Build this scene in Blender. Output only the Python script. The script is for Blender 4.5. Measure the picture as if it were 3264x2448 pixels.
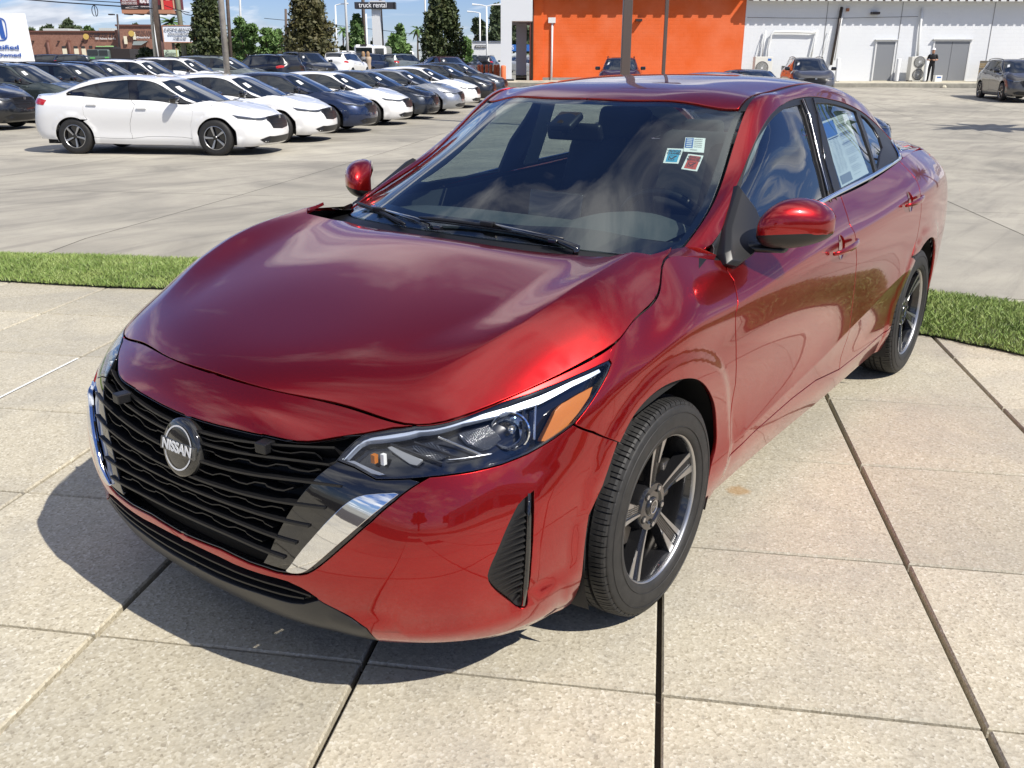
import bpy, bmesh, math, random
import numpy as np
from mathutils import Vector, Matrix, geometry
random.seed(7)
sc=bpy.context.scene
for o in list(bpy.data.objects): bpy.data.objects.remove(o)
COL=sc.collection
# ------------------------------------------------------------------ camera
CAMP=Vector((3.4658,1.9103,1.5334)); AZ=math.radians(216.582); PIT=math.radians(19.687); ROL=math.radians(.125)
cd=bpy.data.cameras.new('camera'); cam=bpy.data.objects.new('camera',cd); COL.objects.link(cam); sc.camera=cam
fw=Vector((math.cos(AZ)*math.cos(PIT),math.sin(AZ)*math.cos(PIT),-math.sin(PIT)))
r0=Vector((math.sin(AZ),-math.cos(AZ),0)); u0=r0.cross(fw)
rr=r0*math.cos(ROL)+u0*math.sin(ROL); uu=-r0*math.sin(ROL)+u0*math.cos(ROL)
cam.matrix_world=Matrix(((rr.x,uu.x,-fw.x,CAMP.x),(rr.y,uu.y,-fw.y,CAMP.y),(rr.z,uu.z,-fw.z,CAMP.z),(0,0,0,1)))
cd.sensor_fit='HORIZONTAL'; cd.sensor_width=36; cd.lens=36*2872.8/3264; cd.clip_end=4000; cd.clip_start=.05
# ------------------------------------------------------------------ sun, sky
SUNV=Vector((.04,.90,1)).normalized()
sl=bpy.data.lights.new('sun','SUN'); sl.energy=5.0; sl.angle=math.radians(.53); sl.color=(1,.945,.86)
so=bpy.data.objects.new('sun',sl); COL.objects.link(so); so.rotation_euler=SUNV.to_track_quat('Z','Y').to_euler(); so.location=(0,20,30)
world=bpy.data.worlds.new('World'); sc.world=world; world.use_nodes=True
nt=world.node_tree; N=nt.nodes; L=nt.links; N.clear()
wo=N.new('ShaderNodeOutputWorld'); bg=N.new('ShaderNodeBackground'); bg.inputs[1].default_value=.085
sky=N.new('ShaderNodeTexSky'); sky.sky_type='NISHITA'; sky.sun_disc=False
sky.sun_elevation=math.asin(SUNV.z); sky.sun_rotation=math.atan2(SUNV.x,SUNV.y); sky.air_density=1.0; sky.dust_density=0.0; sky.ozone_density=3.0
tc=N.new('ShaderNodeTexCoord'); sx=N.new('ShaderNodeSeparateXYZ'); L.new(tc.outputs['Generated'],sx.inputs[0])
def mth(op,a,b=None,c=None):
    n=N.new('ShaderNodeMath'); n.operation=op
    for i,v in enumerate((a,b,c)):
        if v is None: continue
        if isinstance(v,(int,float)): n.inputs[i].default_value=v
        else: L.new(v,n.inputs[i])
    return n.outputs[0]
CLW=2.0
zz=mth('MAXIMUM',sx.outputs[2],.0); dn=mth('ADD',zz,.16)
cx=mth('DIVIDE',sx.outputs[0],dn); cy=mth('DIVIDE',sx.outputs[1],dn)
cb=N.new('ShaderNodeCombineXYZ'); L.new(cx,cb.inputs[0]); L.new(cy,cb.inputs[1])
n1=N.new('ShaderNodeTexNoise'); n1.inputs['Scale'].default_value=1.5; n1.inputs['Detail'].default_value=9; n1.inputs['Roughness'].default_value=.56; n1.inputs['Distortion'].default_value=.6; n1.noise_dimensions='4D'; n1.inputs['W'].default_value=CLW
mp=N.new('ShaderNodeMapping'); mp.inputs['Location'].default_value=(3.1,1.7,0); mp.inputs['Rotation'].default_value=(0,0,.5); mp.inputs['Scale'].default_value=(1.0,.62,1)
L.new(cb.outputs[0],mp.inputs[0]); L.new(mp.outputs[0],n1.inputs[0])
cr=N.new('ShaderNodeValToRGB'); cr.color_ramp.elements[0].position=.50; cr.color_ramp.elements[1].position=.60; cr.color_ramp.elements[0].color=(0,0,0,1); cr.color_ramp.elements[1].color=(1,1,1,1)
L.new(n1.outputs[0],cr.inputs[0])
n2=N.new('ShaderNodeTexNoise'); n2.inputs['Scale'].default_value=3.2; n2.inputs['Detail'].default_value=6; L.new(mp.outputs[0],n2.inputs[0])
cc=N.new('ShaderNodeValToRGB'); cc.color_ramp.elements[0].position=.35; cc.color_ramp.elements[0].color=(5.2,5.6,6.6,1); cc.color_ramp.elements[1].position=.65; cc.color_ramp.elements[1].color=(13,13,13,1)
L.new(n2.outputs[0],cc.inputs[0])
hz=mth('MULTIPLY',cr.outputs[0],.85)
mx=N.new('ShaderNodeMix'); mx.data_type='RGBA'; L.new(hz,mx.inputs[0])
tn=N.new('ShaderNodeMix'); tn.data_type='RGBA'; tn.blend_type='MULTIPLY'; tn.inputs[0].default_value=1; L.new(sky.outputs[0],tn.inputs[6]); tn.inputs[7].default_value=(.60,.69,1.02,1); L.new(tn.outputs[2],mx.inputs[6]); L.new(cc.outputs[0],mx.inputs[7])
L.new(mx.outputs[2],bg.inputs[0]); L.new(bg.outputs[0],wo.inputs[0])
sc.view_settings.view_transform='Standard'; sc.view_settings.look='None'; sc.view_settings.gamma=1; sc.view_settings.exposure=.33; sc.view_settings.use_curve_mapping=False
sc.cycles.max_bounces=8; sc.cycles.transparent_max_bounces=24; sc.cycles.sample_clamp_indirect=6
# ------------------------------------------------------------------ materials
MATS={}
class NB:
    def __init__(s,name):
        m=bpy.data.materials.new(name); m.use_nodes=True; s.m=m; s.t=m.node_tree; s.n=s.t.nodes; s.l=s.t.links; s.b=s.n['Principled BSDF']; MATS[name]=m
    def add(s,t,**k):
        n=s.n.new(t)
        for a,v in k.items():
            if a in n.inputs: n.inputs[a].default_value=v
            else: setattr(n,a,v)
        return n
    def lk(s,a,b): s.l.new(a,b)
    def set(s,**k):
        for a,v in k.items(): s.b.inputs[a.replace('_',' ')].default_value=v
        return s
    def coord(s,kind='Object'):
        return s.add('ShaderNodeTexCoord').outputs[kind]
    def pos(s): return s.add('ShaderNodeNewGeometry').outputs['Position']
    def noise(s,vec,scale,detail=4,rough=.55,dist=0,norm=True):
        n=s.add('ShaderNodeTexNoise'); n.inputs['Scale'].default_value=scale; n.inputs['Detail'].default_value=detail; n.inputs['Roughness'].default_value=rough; n.inputs['Distortion'].default_value=dist
        s.lk(vec,n.inputs['Vector']); return n.outputs['Fac']
    def ramp(s,f,*st):
        n=s.add('ShaderNodeValToRGB'); e=n.color_ramp.elements
        while len(e)<len(st): e.new(.5)
        for i,(p,c) in enumerate(st):
            e[i].position=p; e[i].color=(c,c,c,1) if isinstance(c,(int,float)) else (*c,1)
        s.lk(f,n.inputs[0]); return n.outputs[0]
    def mix(s,f,a,b,mode='MIX'):
        n=s.add('ShaderNodeMix'); n.data_type='RGBA'; n.blend_type=mode
        for i,v in ((0,f),(6,a),(7,b)):
            if isinstance(v,(int,float)): n.inputs[i].default_value=v
            elif isinstance(v,tuple): n.inputs[i].default_value=(*v,1)
            else: s.lk(v,n.inputs[i])
        return n.outputs[2]
    def bump(s,h,st=.2,d=.01):
        n=s.add('ShaderNodeBump'); n.inputs['Strength'].default_value=st; n.inputs['Distance'].default_value=d; s.lk(h,n.inputs['Height']); s.lk(n.outputs[0],s.b.inputs['Normal'])
def simple(name,col,rough=.5,metal=0,coat=0,**k):
    b=NB(name); b.set(Base_Color=(*col,1),Roughness=rough,Metallic=metal,Coat_Weight=coat,**k); return b.m
def carpaint(name,col,metal=.6,rough=.36,flake=True):
    b=NB(name); b.set(Base_Color=(*col,1),Metallic=metal,Roughness=rough,Coat_Weight=1,Coat_Roughness=.012,Coat_IOR=1.5)
    if flake:
        v=b.add('ShaderNodeTexVoronoi'); v.inputs['Scale'].default_value=900; b.lk(b.coord(),v.inputs['Vector'])
        m=b.mix(.10,tuple(col),v.outputs['Color'],'OVERLAY'); b.lk(m,b.b.inputs['Base Color'])
        n=b.noise(b.coord(),700,1); bp=b.add('ShaderNodeBump'); bp.inputs['Strength'].default_value=.05; bp.inputs['Distance'].default_value=.001; b.lk(n,bp.inputs['Height']); b.lk(bp.outputs[0],b.b.inputs['Normal'])
    return b.m
M_RED=carpaint('red_metallic_paint',(.37,.008,.008),.88,.275)
M_WHITE=carpaint('white_pearl_paint',(.74,.74,.73),.0,.3,False)
M_NAVY=carpaint('navy_paint',(.010,.022,.065),.5,.35,False)
M_GREYP=carpaint('dark_grey_paint',(.035,.042,.055),.6,.35,False)
M_SILVER=carpaint('silver_paint',(.38,.40,.43),.75,.33,False)
M_BLACKP=carpaint('black_paint',(.008,.009,.011),.2,.3,False)
M_GREEN=carpaint('grey_green_paint',(.045,.06,.06),.55,.35,False)
M_SAGE=carpaint('sage_paint',(.20,.23,.22),.6,.35,False)
M_MAROON=carpaint('maroon_paint',(.07,.012,.015),.5,.35,False)
M_TAUPE=carpaint('taupe_grey_paint',(.12,.115,.11),.65,.35,False)
M_GLOSSBLK=simple('gloss_black_plastic',(.006,.006,.007),.06,0,1)
M_MATBLK=simple('matte_black_plastic',(.008,.008,.009),.42)
M_LIP=simple('grey_black_textured_plastic',(.016,.017,.020),.33)
M_VOID=simple('unlit_cavity_black',(.004,.004,.004),.8)
M_RUB=None
def m_rubber():
    b=NB('tyre_rubber'); n=b.noise(b.coord(),35,5); b.lk(b.ramp(n,(.3,(.010,.010,.010)),(.75,(.022,.021,.020))),b.b.inputs['Base Color']); b.set(Roughness=.62)
    b.bump(b.noise(b.coord(),220,2),.15,.002); return b.m
M_RUB=m_rubber()
M_CHROME=simple('chrome',(.82,.83,.85),.035,1)
M_SATIN=simple('satin_metal',(.55,.56,.58),.25,1)
M_ALLOY=simple('machined_alloy',(.50,.50,.50),.36,1)
M_WBLK=simple('wheel_gloss_black',(.012,.012,.013),.18,.1,.8)
M_DISC=simple('brake_disc_steel',(.30,.28,.26),.4,1)
M_PAPER=simple('paper_white',(.72,.73,.72),.5)
M_SEAT=simple('grey_seat_fabric',(.05,.053,.057),.85)
M_DASH=simple('dashboard_grey',(.075,.085,.088),.6)
M_TRIM=simple('light_grey_trim',(.52,.56,.56),.7)
M_AMBER=simple('amber_reflector',(.42,.13,.012),.25,0,.4)
M_REDL=simple('red_lamp',(.40,.01,.01),.12,0,1)
M_LAMPW=simple('lamp_silver',(.55,.56,.58),.16,1)
def m_ribbed():
    b=NB('ribbed_lamp_reflector'); b.set(Base_Color=(.34,.35,.37,1),Metallic=1,Roughness=.22); w=b.add('ShaderNodeTexWave'); w.inputs['Scale'].default_value=75; w.inputs['Distortion'].default_value=.3; b.lk(b.coord(),w.inputs['Vector']); b.bump(w.outputs['Fac'],.9,.004); return b.m
M_RIB=m_ribbed()
M_BLUE=simple('sign_blue',(.03,.13,.42),.4)
M_DKTXT=simple('dark_ink',(.02,.02,.03),.5)
M_WTXT=simple('white_ink',(.85,.85,.85),.4)
def glass(name,tint,ior=1.5,extra=.0,rough=0.0):
    b=NB(name); t=b.t; b.n.remove(b.b); out=b.n['Material Output']
    tr=b.add('ShaderNodeBsdfTransparent'); tr.inputs[0].default_value=(*tint,1)
    gl=b.add('ShaderNodeBsdfGlossy'); gl.inputs['Roughness'].default_value=rough; gl.inputs[0].default_value=(1,1,1,1)
    lw=b.add('ShaderNodeLayerWeight'); lw.inputs[0].default_value=.5; f0=((ior-1)/(ior+1))**2
    pw=b.add('ShaderNodeMath'); pw.operation='POWER'; pw.inputs[1].default_value=5; b.lk(lw.outputs['Facing'],pw.inputs[0])
    ad=b.add('ShaderNodeMath'); ad.operation='MULTIPLY_ADD'; ad.inputs[1].default_value=1-f0; ad.inputs[2].default_value=f0+extra; ad.use_clamp=True; b.lk(pw.outputs[0],ad.inputs[0])
    mx=b.add('ShaderNodeMixShader'); b.lk(ad.outputs[0],mx.inputs[0]); b.lk(tr.outputs[0],mx.inputs[1]); b.lk(gl.outputs[0],mx.inputs[2]); b.lk(mx.outputs[0],out.inputs[0]); return b.m
M_GLASS=glass('window_glass',(.62,.70,.69),2.0,.06)
M_WSGLASS=glass('windshield_glass',(.66,.75,.72),1.75,.05)
M_LENS=glass('clear_lamp_lens',(.93,.94,.95),1.45,.0)
M_DARKGL=simple('dark_tinted_glass',(.008,.010,.012),.03,0,1)
# ------------------------------------------------------------------ object helpers
def link(name,me,parent=None,mat=None,loc=None,rot=None):
    o=bpy.data.objects.new(name,me); COL.objects.link(o)
    if mat is not None and me is not None:
        for m in (mat if isinstance(mat,(list,tuple)) else [mat]): me.materials.append(m)
    if parent is not None: o.parent=parent
    if loc is not None: o.location=loc
    if rot is not None: o.rotation_euler=rot
    return o
def tag(o,label=None,cat=None,group=None,kind=None):
    if label: o['label']=label
    if cat: o['category']=cat
    if group: o['group']=group
    if kind: o['kind']=kind
    return o
def thing(name,label,cat,loc=(0,0,0),rz=0,group=None):
    o=bpy.data.objects.new(name,None); COL.objects.link(o); o.location=loc; o.rotation_euler=(0,0,rz); o.empty_display_size=.2
    return tag(o,label,cat,group)
class MB:
    def __init__(s): s.v=[]; s.f=[]
    def add(s,v,f):
        k=len(s.v); s.v+= [tuple(p) for p in v]; s.f+=[tuple(i+k for i in q) for q in f]; return s
    def box(s,c,d,rz=0,M=None):
        x,y,z=[a/2 for a in d]; P=[Vector((a*x,b*y,e*z)) for e in(-1,1) for b in(-1,1) for a in(-1,1)]
        R=Matrix.Rotation(rz,3,'Z') if M is None else M
        P=[R@p+Vector(c) for p in P]
        return s.add(P,[(0,2,3,1),(4,5,7,6),(0,1,5,4),(2,6,7,3),(0,4,6,2),(1,3,7,5)])
    def cyl(s,a,b,r,r2=None,n=12,cap=True):
        a=Vector(a);b=Vector(b);d=(b-a).normalized();t=d.orthogonal().normalized();w=d.cross(t);r2=r if r2 is None else r2
        P=[a+(t*math.cos(i*2*math.pi/n)+w*math.sin(i*2*math.pi/n))*r for i in range(n)]+[b+(t*math.cos(i*2*math.pi/n)+w*math.sin(i*2*math.pi/n))*r2 for i in range(n)]
        F=[(i,(i+1)%n,n+(i+1)%n,n+i) for i in range(n)]
        if cap: F+=[tuple(range(n-1,-1,-1)),tuple(range(n,2*n))]
        return s.add(P,F)
    def tube(s,pts,r,n=8,cap=True):
        pts=[Vector(p) for p in pts]; rs=r if isinstance(r,(list,tuple)) else [r]*len(pts); P=[];F=[]
        up=None
        for i,p in enumerate(pts):
            d=(pts[min(i+1,len(pts)-1)]-pts[max(i-1,0)]).normalized()
            if up is None: up=d.orthogonal().normalized()
            t=(up-d*up.dot(d)).normalized(); up=t; w=d.cross(t)
            P+=[p+(t*math.cos(k*2*math.pi/n)+w*math.sin(k*2*math.pi/n))*rs[i] for k in range(n)]
        for i in range(len(pts)-1):
            for k in range(n): F.append((i*n+k,i*n+(k+1)%n,(i+1)*n+(k+1)%n,(i+1)*n+k))
        if cap: F+=[tuple(range(n-1,-1,-1)),tuple(range((len(pts)-1)*n,len(pts)*n))]
        return s.add(P,F)
    def lathe(s,prof,axis='Y',n=48,c=(0,0,0)):
        """prof: list of (a, r) along the axis"""
        P=[];F=[];m=len(prof)
        for i in range(n):
            t=i*2*math.pi/n
            for a,r in prof:
                p={'Y':(r*math.cos(t),a,r*math.sin(t)),'Z':(r*math.cos(t),r*math.sin(t),a),'X':(a,r*math.cos(t),r*math.sin(t))}[axis]
                P.append((p[0]+c[0],p[1]+c[1],p[2]+c[2]))
        for i in range(n):
            j=(i+1)%n
            for k in range(m-1): F.append((i*m+k,i*m+k+1,j*m+k+1,j*m+k) if axis=='Y' else (i*m+k,j*m+k,j*m+k+1,i*m+k+1))
        return s.add(P,F)
    def prism(s,poly,z0,z1,f=lambda x,y,z:(x,y,z)):
        n=len(poly); P=[f(x,y,z0) for x,y in poly]+[f(x,y,z1) for x,y in poly]
        return s.add(P,[tuple(range(n-1,-1,-1)),tuple(range(n,2*n))]+[(i,(i+1)%n,n+(i+1)%n,n+i) for i in range(n)])
    def mesh(s,name,smooth=False):
        me=bpy.data.meshes.new(name); me.from_pydata(s.v,[],s.f); me.update()
        if smooth:
            me.polygons.foreach_set('use_smooth',[True]*len(me.polygons))
            if smooth!=True: me.set_sharp_from_angle(angle=math.radians(smooth))
        return me
    def build(s,name,mat,parent=None,smooth=False,**k): return link(name,s.mesh(name,smooth),parent,mat,**k)
def bevel(me,w,seg=2,ang=35):
    bm=bmesh.new(); bm.from_mesh(me); bmesh.ops.recalc_face_normals(bm,faces=bm.faces)
    e=[e for e in bm.edges if len(e.link_faces)==2 and e.calc_face_angle(0)>math.radians(ang)]
    bmesh.ops.bevel(bm,geom=e,offset=w,segments=seg,profile=.6,affect='EDGES',clamp_overlap=True)
    bm.to_mesh(me); bm.free(); return me
_fc={}
def text_mesh(txt,size=1,depth=0,align='CENTER',squash=1,bold=0):
    cu=bpy.data.curves.new('t','FONT'); cu.body=txt; cu.size=size; cu.align_x=align; cu.align_y='CENTER'; cu.extrude=depth; cu.offset=bold
    ob=bpy.data.objects.new('t',cu); COL.objects.link(ob); bpy.context.view_layer.update()
    me=bpy.data.meshes.new_from_object(ob.evaluated_get(bpy.context.evaluated_depsgraph_get())); bpy.data.objects.remove(ob); bpy.data.curves.remove(cu)
    if squash!=1: me.transform(Matrix.Diagonal((squash,1,1,1)))
    return me
def frame_mat(o,x,y):
    """matrix with local x,y axes along given world vectors"""
    x=Vector(x).normalized(); y=Vector(y); y=(y-x*y.dot(x)).normalized(); z=x.cross(y); o=Vector(o)
    return Matrix(((x.x,y.x,z.x,o.x),(x.y,y.y,z.y,o.y),(x.z,y.z,z.z,o.z),(0,0,0,1)))

# ------------------------------------------------------------------ body surfaces of the red sedan (metres, car frame)
def spl(K,Y):
    """C2 cubic spline (natural) through Y at knots K; returns evaluator"""
    K=np.asarray(K,float);Y=np.asarray(Y,float);n=len(K);h=np.diff(K)
    A=np.zeros((n,n));B=np.zeros(Y.shape)
    A[0,0]=A[-1,-1]=1
    for i in range(1,n-1):
        A[i,i-1]=h[i-1];A[i,i]=2*(h[i-1]+h[i]);A[i,i+1]=h[i]
        B[i]=6*((Y[i+1]-Y[i])/h[i]-(Y[i]-Y[i-1])/h[i-1])
    M=np.linalg.solve(A,B.reshape(n,-1)).reshape(Y.shape)
    def ev(t):
        t=np.asarray(t,float);i=np.clip(np.searchsorted(K,t,side='right')-1,0,n-2)
        a=(K[i+1]-t);b=(t-K[i]);hh=h[i]
        sh=t.shape+(1,)*(Y.ndim-1)
        a=a.reshape(sh);b=b.reshape(sh);hh=hh.reshape(sh)
        return (M[i]*a**3+M[i+1]*b**3)/(6*hh)+(Y[i]/hh-M[i]*hh/6)*a+(Y[i+1]/hh-M[i+1]*hh/6)*b
    return ev
def spl_pp(K,Y,t):
    """pointwise: Y has shape (n, N, 3), t shape (N)"""
    K=np.asarray(K,float);n=len(K);h=np.diff(K)
    A=np.zeros((n,n));B=np.zeros(Y.shape);A[0,0]=A[-1,-1]=1
    for i in range(1,n-1):
        A[i,i-1]=h[i-1];A[i,i]=2*(h[i-1]+h[i]);A[i,i+1]=h[i]
        B[i]=6*((Y[i+1]-Y[i])/h[i]-(Y[i]-Y[i-1])/h[i-1])
    M=np.linalg.solve(A,B.reshape(n,-1)).reshape(Y.shape)
    i=np.clip(np.searchsorted(K,t,side='right')-1,0,n-2);N=np.arange(len(t))
    a=(K[i+1]-t)[:,None];b=(t-K[i])[:,None];hh=h[i][:,None]
    return (M[i,N]*a**3+M[i+1,N]*b**3)/(6*hh)+(Y[i,N]/hh-M[i,N]*hh/6)*a+(Y[i+1,N]/hh-M[i+1,N]*hh/6)*b
# ---------------------------------------------------------------- side/front/rear wrap: stations x lines (bottom to top)
SIDE=[
 [(2.225,0,.187),(2.270,0,.218),(2.310,0,.33),(2.315,0,.43),(2.285,0,.62),(2.255,0,.705),(2.218,0,.748),(2.172,0,.781)],
 [(2.218,.21,.187),(2.263,.215,.219),(2.302,.215,.33),(2.307,.22,.43),(2.277,.22,.62),(2.245,.22,.703),(2.207,.22,.746),(2.157,.22,.779)],
 [(2.185,.390,.187),(2.233,.41,.223),(2.275,.41,.33),(2.283,.41,.43),(2.253,.42,.62),(2.212,.42,.695),(2.165,.42,.738),(2.110,.42,.768)],
 [(2.095,.578,.182),(2.147,.600,.228),(2.200,.607,.34),(2.215,.612,.46),(2.183,.614,.60),(2.142,.612,.672),(2.105,.608,.717),(2.062,.600,.750)],
 [(1.93,.745,.175),(1.985,.770,.24),(2.040,.785,.36),(2.050,.787,.48),(2.018,.780,.60),(1.975,.772,.675),(1.925,.762,.735),(1.862,.742,.800)],
 [(1.71,.805,.18),(1.75,.845,.26),(1.775,.863,.38),(1.775,.868,.49),(1.752,.866,.61),(1.715,.862,.695),(1.665,.857,.775),(1.59,.832,.867)],
 [(1.52,.825,.18),(1.54,.858,.265),(1.55,.874,.39),(1.55,.880,.51),(1.54,.884,.64),(1.53,.882,.74),(1.51,.872,.82),(1.478,.829,.910)],
 [(1.354,.84,.18),(1.354,.868,.27),(1.354,.880,.40),(1.354,.888,.53),(1.354,.898,.67),(1.352,.898,.775),(1.345,.882,.865),(1.320,.810,.938)],
 [(1.13,.84,.185),(1.13,.868,.275),(1.13,.874,.40),(1.13,.884,.535),(1.13,.899,.675),(1.13,.898,.785),(1.135,.875,.885),(1.148,.748,1.008)],
 [(.95,.84,.19),(.95,.870,.28),(.95,.876,.40),(.95,.884,.54),(.95,.899,.68),(.95,.897,.79),(.95,.876,.88),(.93,.790,.970)],
 [(.40,.84,.20),(.40,.870,.29),(.40,.872,.40),(.40,.882,.54),(.40,.900,.69),(.40,.902,.82),(.40,.878,.92),(.40,.803,1.005)],
 [(-.25,.84,.20),(-.25,.870,.29),(-.25,.873,.40),(-.25,.883,.54),(-.25,.902,.70),(-.25,.904,.83),(-.25,.880,.935),(-.25,.800,1.038)],
 [(-.85,.84,.21),(-.85,.870,.30),(-.85,.876,.41),(-.85,.888,.55),(-.85,.906,.71),(-.85,.908,.85),(-.85,.882,.97),(-.85,.79,1.072)],
 [(-1.354,.84,.21),(-1.354,.870,.30),(-1.354,.886,.42),(-1.354,.897,.56),(-1.354,.908,.72),(-1.354,.907,.87),(-1.36,.868,1.0),(-1.34,.755,1.105)],
 [(-1.75,.81,.22),(-1.77,.845,.31),(-1.79,.865,.44),(-1.79,.875,.58),(-1.78,.882,.73),(-1.77,.872,.88),(-1.76,.830,1.0),(-1.72,.715,1.10)],
 [(-2.05,.72,.24),(-2.10,.755,.33),(-2.13,.775,.46),(-2.13,.785,.60),(-2.11,.79,.74),(-2.09,.780,.88),(-2.06,.745,1.0),(-2.02,.66,1.09)],
 [(-2.20,.45,.25),(-2.26,.48,.34),(-2.29,.50,.47),(-2.29,.51,.61),(-2.26,.51,.75),(-2.24,.50,.89),(-2.24,.48,1.01),(-2.21,.44,1.11)],
 [(-2.24,0,.25),(-2.30,0,.34),(-2.33,0,.47),(-2.33,0,.61),(-2.29,0,.75),(-2.27,0,.89),(-2.28,0,1.02),(-2.25,0,1.12)],
]
SIDE=np.array(SIDE,float)
ku=np.array([0,.22,.43,.66,.96,1.24,1.42,1.60,1.84,2.05,2.55,3.2,3.8,4.3,4.72,5.10,5.45,5.95])
kv=np.array([0,.09,.21,.34,.49,.62,.73,.84])
_m=np.array([1,-1,1.])
_s=spl(np.r_[-ku[3:0:-1],ku],np.concatenate([SIDE[3:0:-1]*_m,SIDE]))
CR=1.0
def side(u,v):
    u=np.atleast_1d(np.asarray(u,float));v=np.atleast_1d(np.asarray(v,float))
    L=_s(u)                      # N,8,3
    P=spl_pp(kv,np.swapaxes(L,0,1),v)
    # wheel-arch flares: raised flat band with a crisp outer edge
    on=np.clip((P[:,1]-.6)/.2,0,1)
    for cx in(1.354,-1.354):
        r=np.hypot(P[:,0]-cx,P[:,2]-.335); t=np.clip((.470-r)/.045,0,1); P[:,1]+=.009*t*t*(3-2*t)*on
    # door creases
    m=np.clip((u-1.95)/.25,0,1)*np.clip((4.15-u)/.25,0,1); vc=np.interp(u,[1.95,2.3,2.9,3.5,4.0],[.175,.20,.255,.33,.40]); d=v-vc
    P[:,1]+=CR*m*.015*np.where(d<0,np.clip(1+d/.16,0,1)**1.5,np.clip(1-d/.17,0,1)**2)
    m=np.clip((u-1.15)/.5,0,1)*np.clip((5.0-u)/.5,0,1); vc=np.interp(u,[1.2,2.0,4.3,5],[.69,.70,.715,.70]); d=v-vc
    P[:,1]+=CR*m*.009*np.where(d<0,np.clip(1+d/.13,0,1)**2,np.clip(1-d/.10,0,1)**1.5)
    # chin step and cheek crease of the front bumper
    m=np.clip((u-.46)/.14,0,1)*np.clip((1.24-u)/.12,0,1); vc=np.interp(u,[.46,.7,1.0,1.24],[.19,.165,.165,.20]); t=np.clip((vc-v)/.035,0,1); t=t*t*(3-2*t)
    n=np.stack([np.cos(np.clip((u-.3)/.9,0,1)*1.35),np.sin(np.clip((u-.3)/.9,0,1)*1.35),0*u],1); P+=n*(m*t*.016*np.clip(v/.05,0.3,1))[:,None]
    m=np.clip((v-.12)/.1,0,1)*np.clip((.56-v)/.1,0,1); uc=1.10-.02*(v-.3); d=np.abs(u-uc); P+=n*(m*.008*np.clip(1-d/.13,0,1)**1.5)[:,None]
    return P
# ---------------------------------------------------------------- greenhouse
TOP=[
 [(1.225, 0, 1.007), (1.21, 0.25, 1.005), (1.15, 0.49, 0.997), (1.025, 0.7, 0.987), (0.97, 0.735, 0.9906), (0.93, 0.755, 0.998), (0.9, 0.775, 0.985), (0.885, 0.79, 0.972)],
 [(.985,0,1.140),(.97,.24,1.137),(.90,.465,1.130),(.80,.682,1.072),(.73,.715,1.100),(.675,.735,1.095),(.63,.768,1.04),(.60,.800,.992)],
 [(.72,0,1.268),(.705,.23,1.265),(.65,.435,1.255),(.56,.630,1.195),(.50,.672,1.215),(.44,.695,1.225),(.36,.755,1.11),(.32,.802,1.010)],
 [(.435,0,1.400),(.42,.22,1.398),(.38,.41,1.392),(.310,.577,1.373),(.25,.622,1.383),(.17,.648,1.355),(.06,.735,1.19),(.03,.802,1.023)],
 [(0.1, 0, 1.459), (0.1, 0.22, 1.456), (0.09, 0.41, 1.446), (0.07, 0.568, 1.427), (0.04, 0.612, 1.4206), (-0.02, 0.628, 1.395), (-0.12, 0.722, 1.21), (-0.15, 0.801, 1.034)],
 [(-0.3, 0, 1.483), (-0.3, 0.21, 1.48), (-0.3, 0.4, 1.47), (-0.3, 0.56, 1.45), (-0.3, 0.6, 1.436), (-0.3, 0.62, 1.404), (-0.34, 0.718, 1.215), (-0.36, 0.8, 1.045)],
 [(-0.7, 0, 1.472), (-0.7, 0.21, 1.469), (-0.7, 0.395, 1.458), (-0.69, 0.548, 1.434), (-0.69, 0.59, 1.4156), (-0.68, 0.612, 1.373), (-0.66, 0.712, 1.21), (-0.65, 0.796, 1.06)],
 [(-1.05, 0, 1.433), (-1.05, 0.2, 1.43), (-1.05, 0.385, 1.416), (-1.04, 0.533, 1.388), (-1.03, 0.58, 1.3624), (-1.01, 0.608, 1.318), (-0.92, 0.7, 1.19), (-0.88, 0.788, 1.075)],
 [(-1.36,0,1.365),(-1.355,.20,1.362),(-1.35,.38,1.347),(-1.33,.522,1.318),(-1.31,.575,1.290),(-1.28,.608,1.248),(-1.18,.69,1.165),(-1.12,.773,1.09)],
 [(-1.68,0,1.225),(-1.67,.20,1.222),(-1.65,.38,1.212),(-1.62,.52,1.193),(-1.60,.575,1.178),(-1.57,.615,1.160),(-1.49,.67,1.13),(-1.42,.745,1.102)],
 [(-1.92,0,1.135),(-1.91,.20,1.134),(-1.90,.38,1.13),(-1.87,.52,1.125),(-1.85,.57,1.12),(-1.83,.61,1.115),(-1.78,.65,1.11),(-1.72,.710,1.102)],
 [(-2.25,0,1.12),(-2.245,.15,1.119),(-2.235,.28,1.118),(-2.20,.42,1.114),(-2.17,.48,1.11),(-2.14,.53,1.108),(-2.10,.58,1.102),(-2.02,.66,1.09)],
]
TOP=np.array(TOP,float)
tu=np.array([0,.28,.57,.86,1.22,1.62,2.02,2.38,2.70,3.05,3.32,3.66])
tv=np.array([0,.22,.42,.58,.645,.70,.87,1.03])
TVX=np.r_[-tv[3:0:-1],tv]
def _symv(T): return np.concatenate([T[:,3:0:-1]*_m,T],axis=1)
_t=spl(tu,_symv(TOP))
def top(u,v):
    u=np.atleast_1d(np.asarray(u,float));v=np.atleast_1d(np.asarray(v,float))
    return spl_pp(TVX,np.swapaxes(_t(u),0,1),v)
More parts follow.
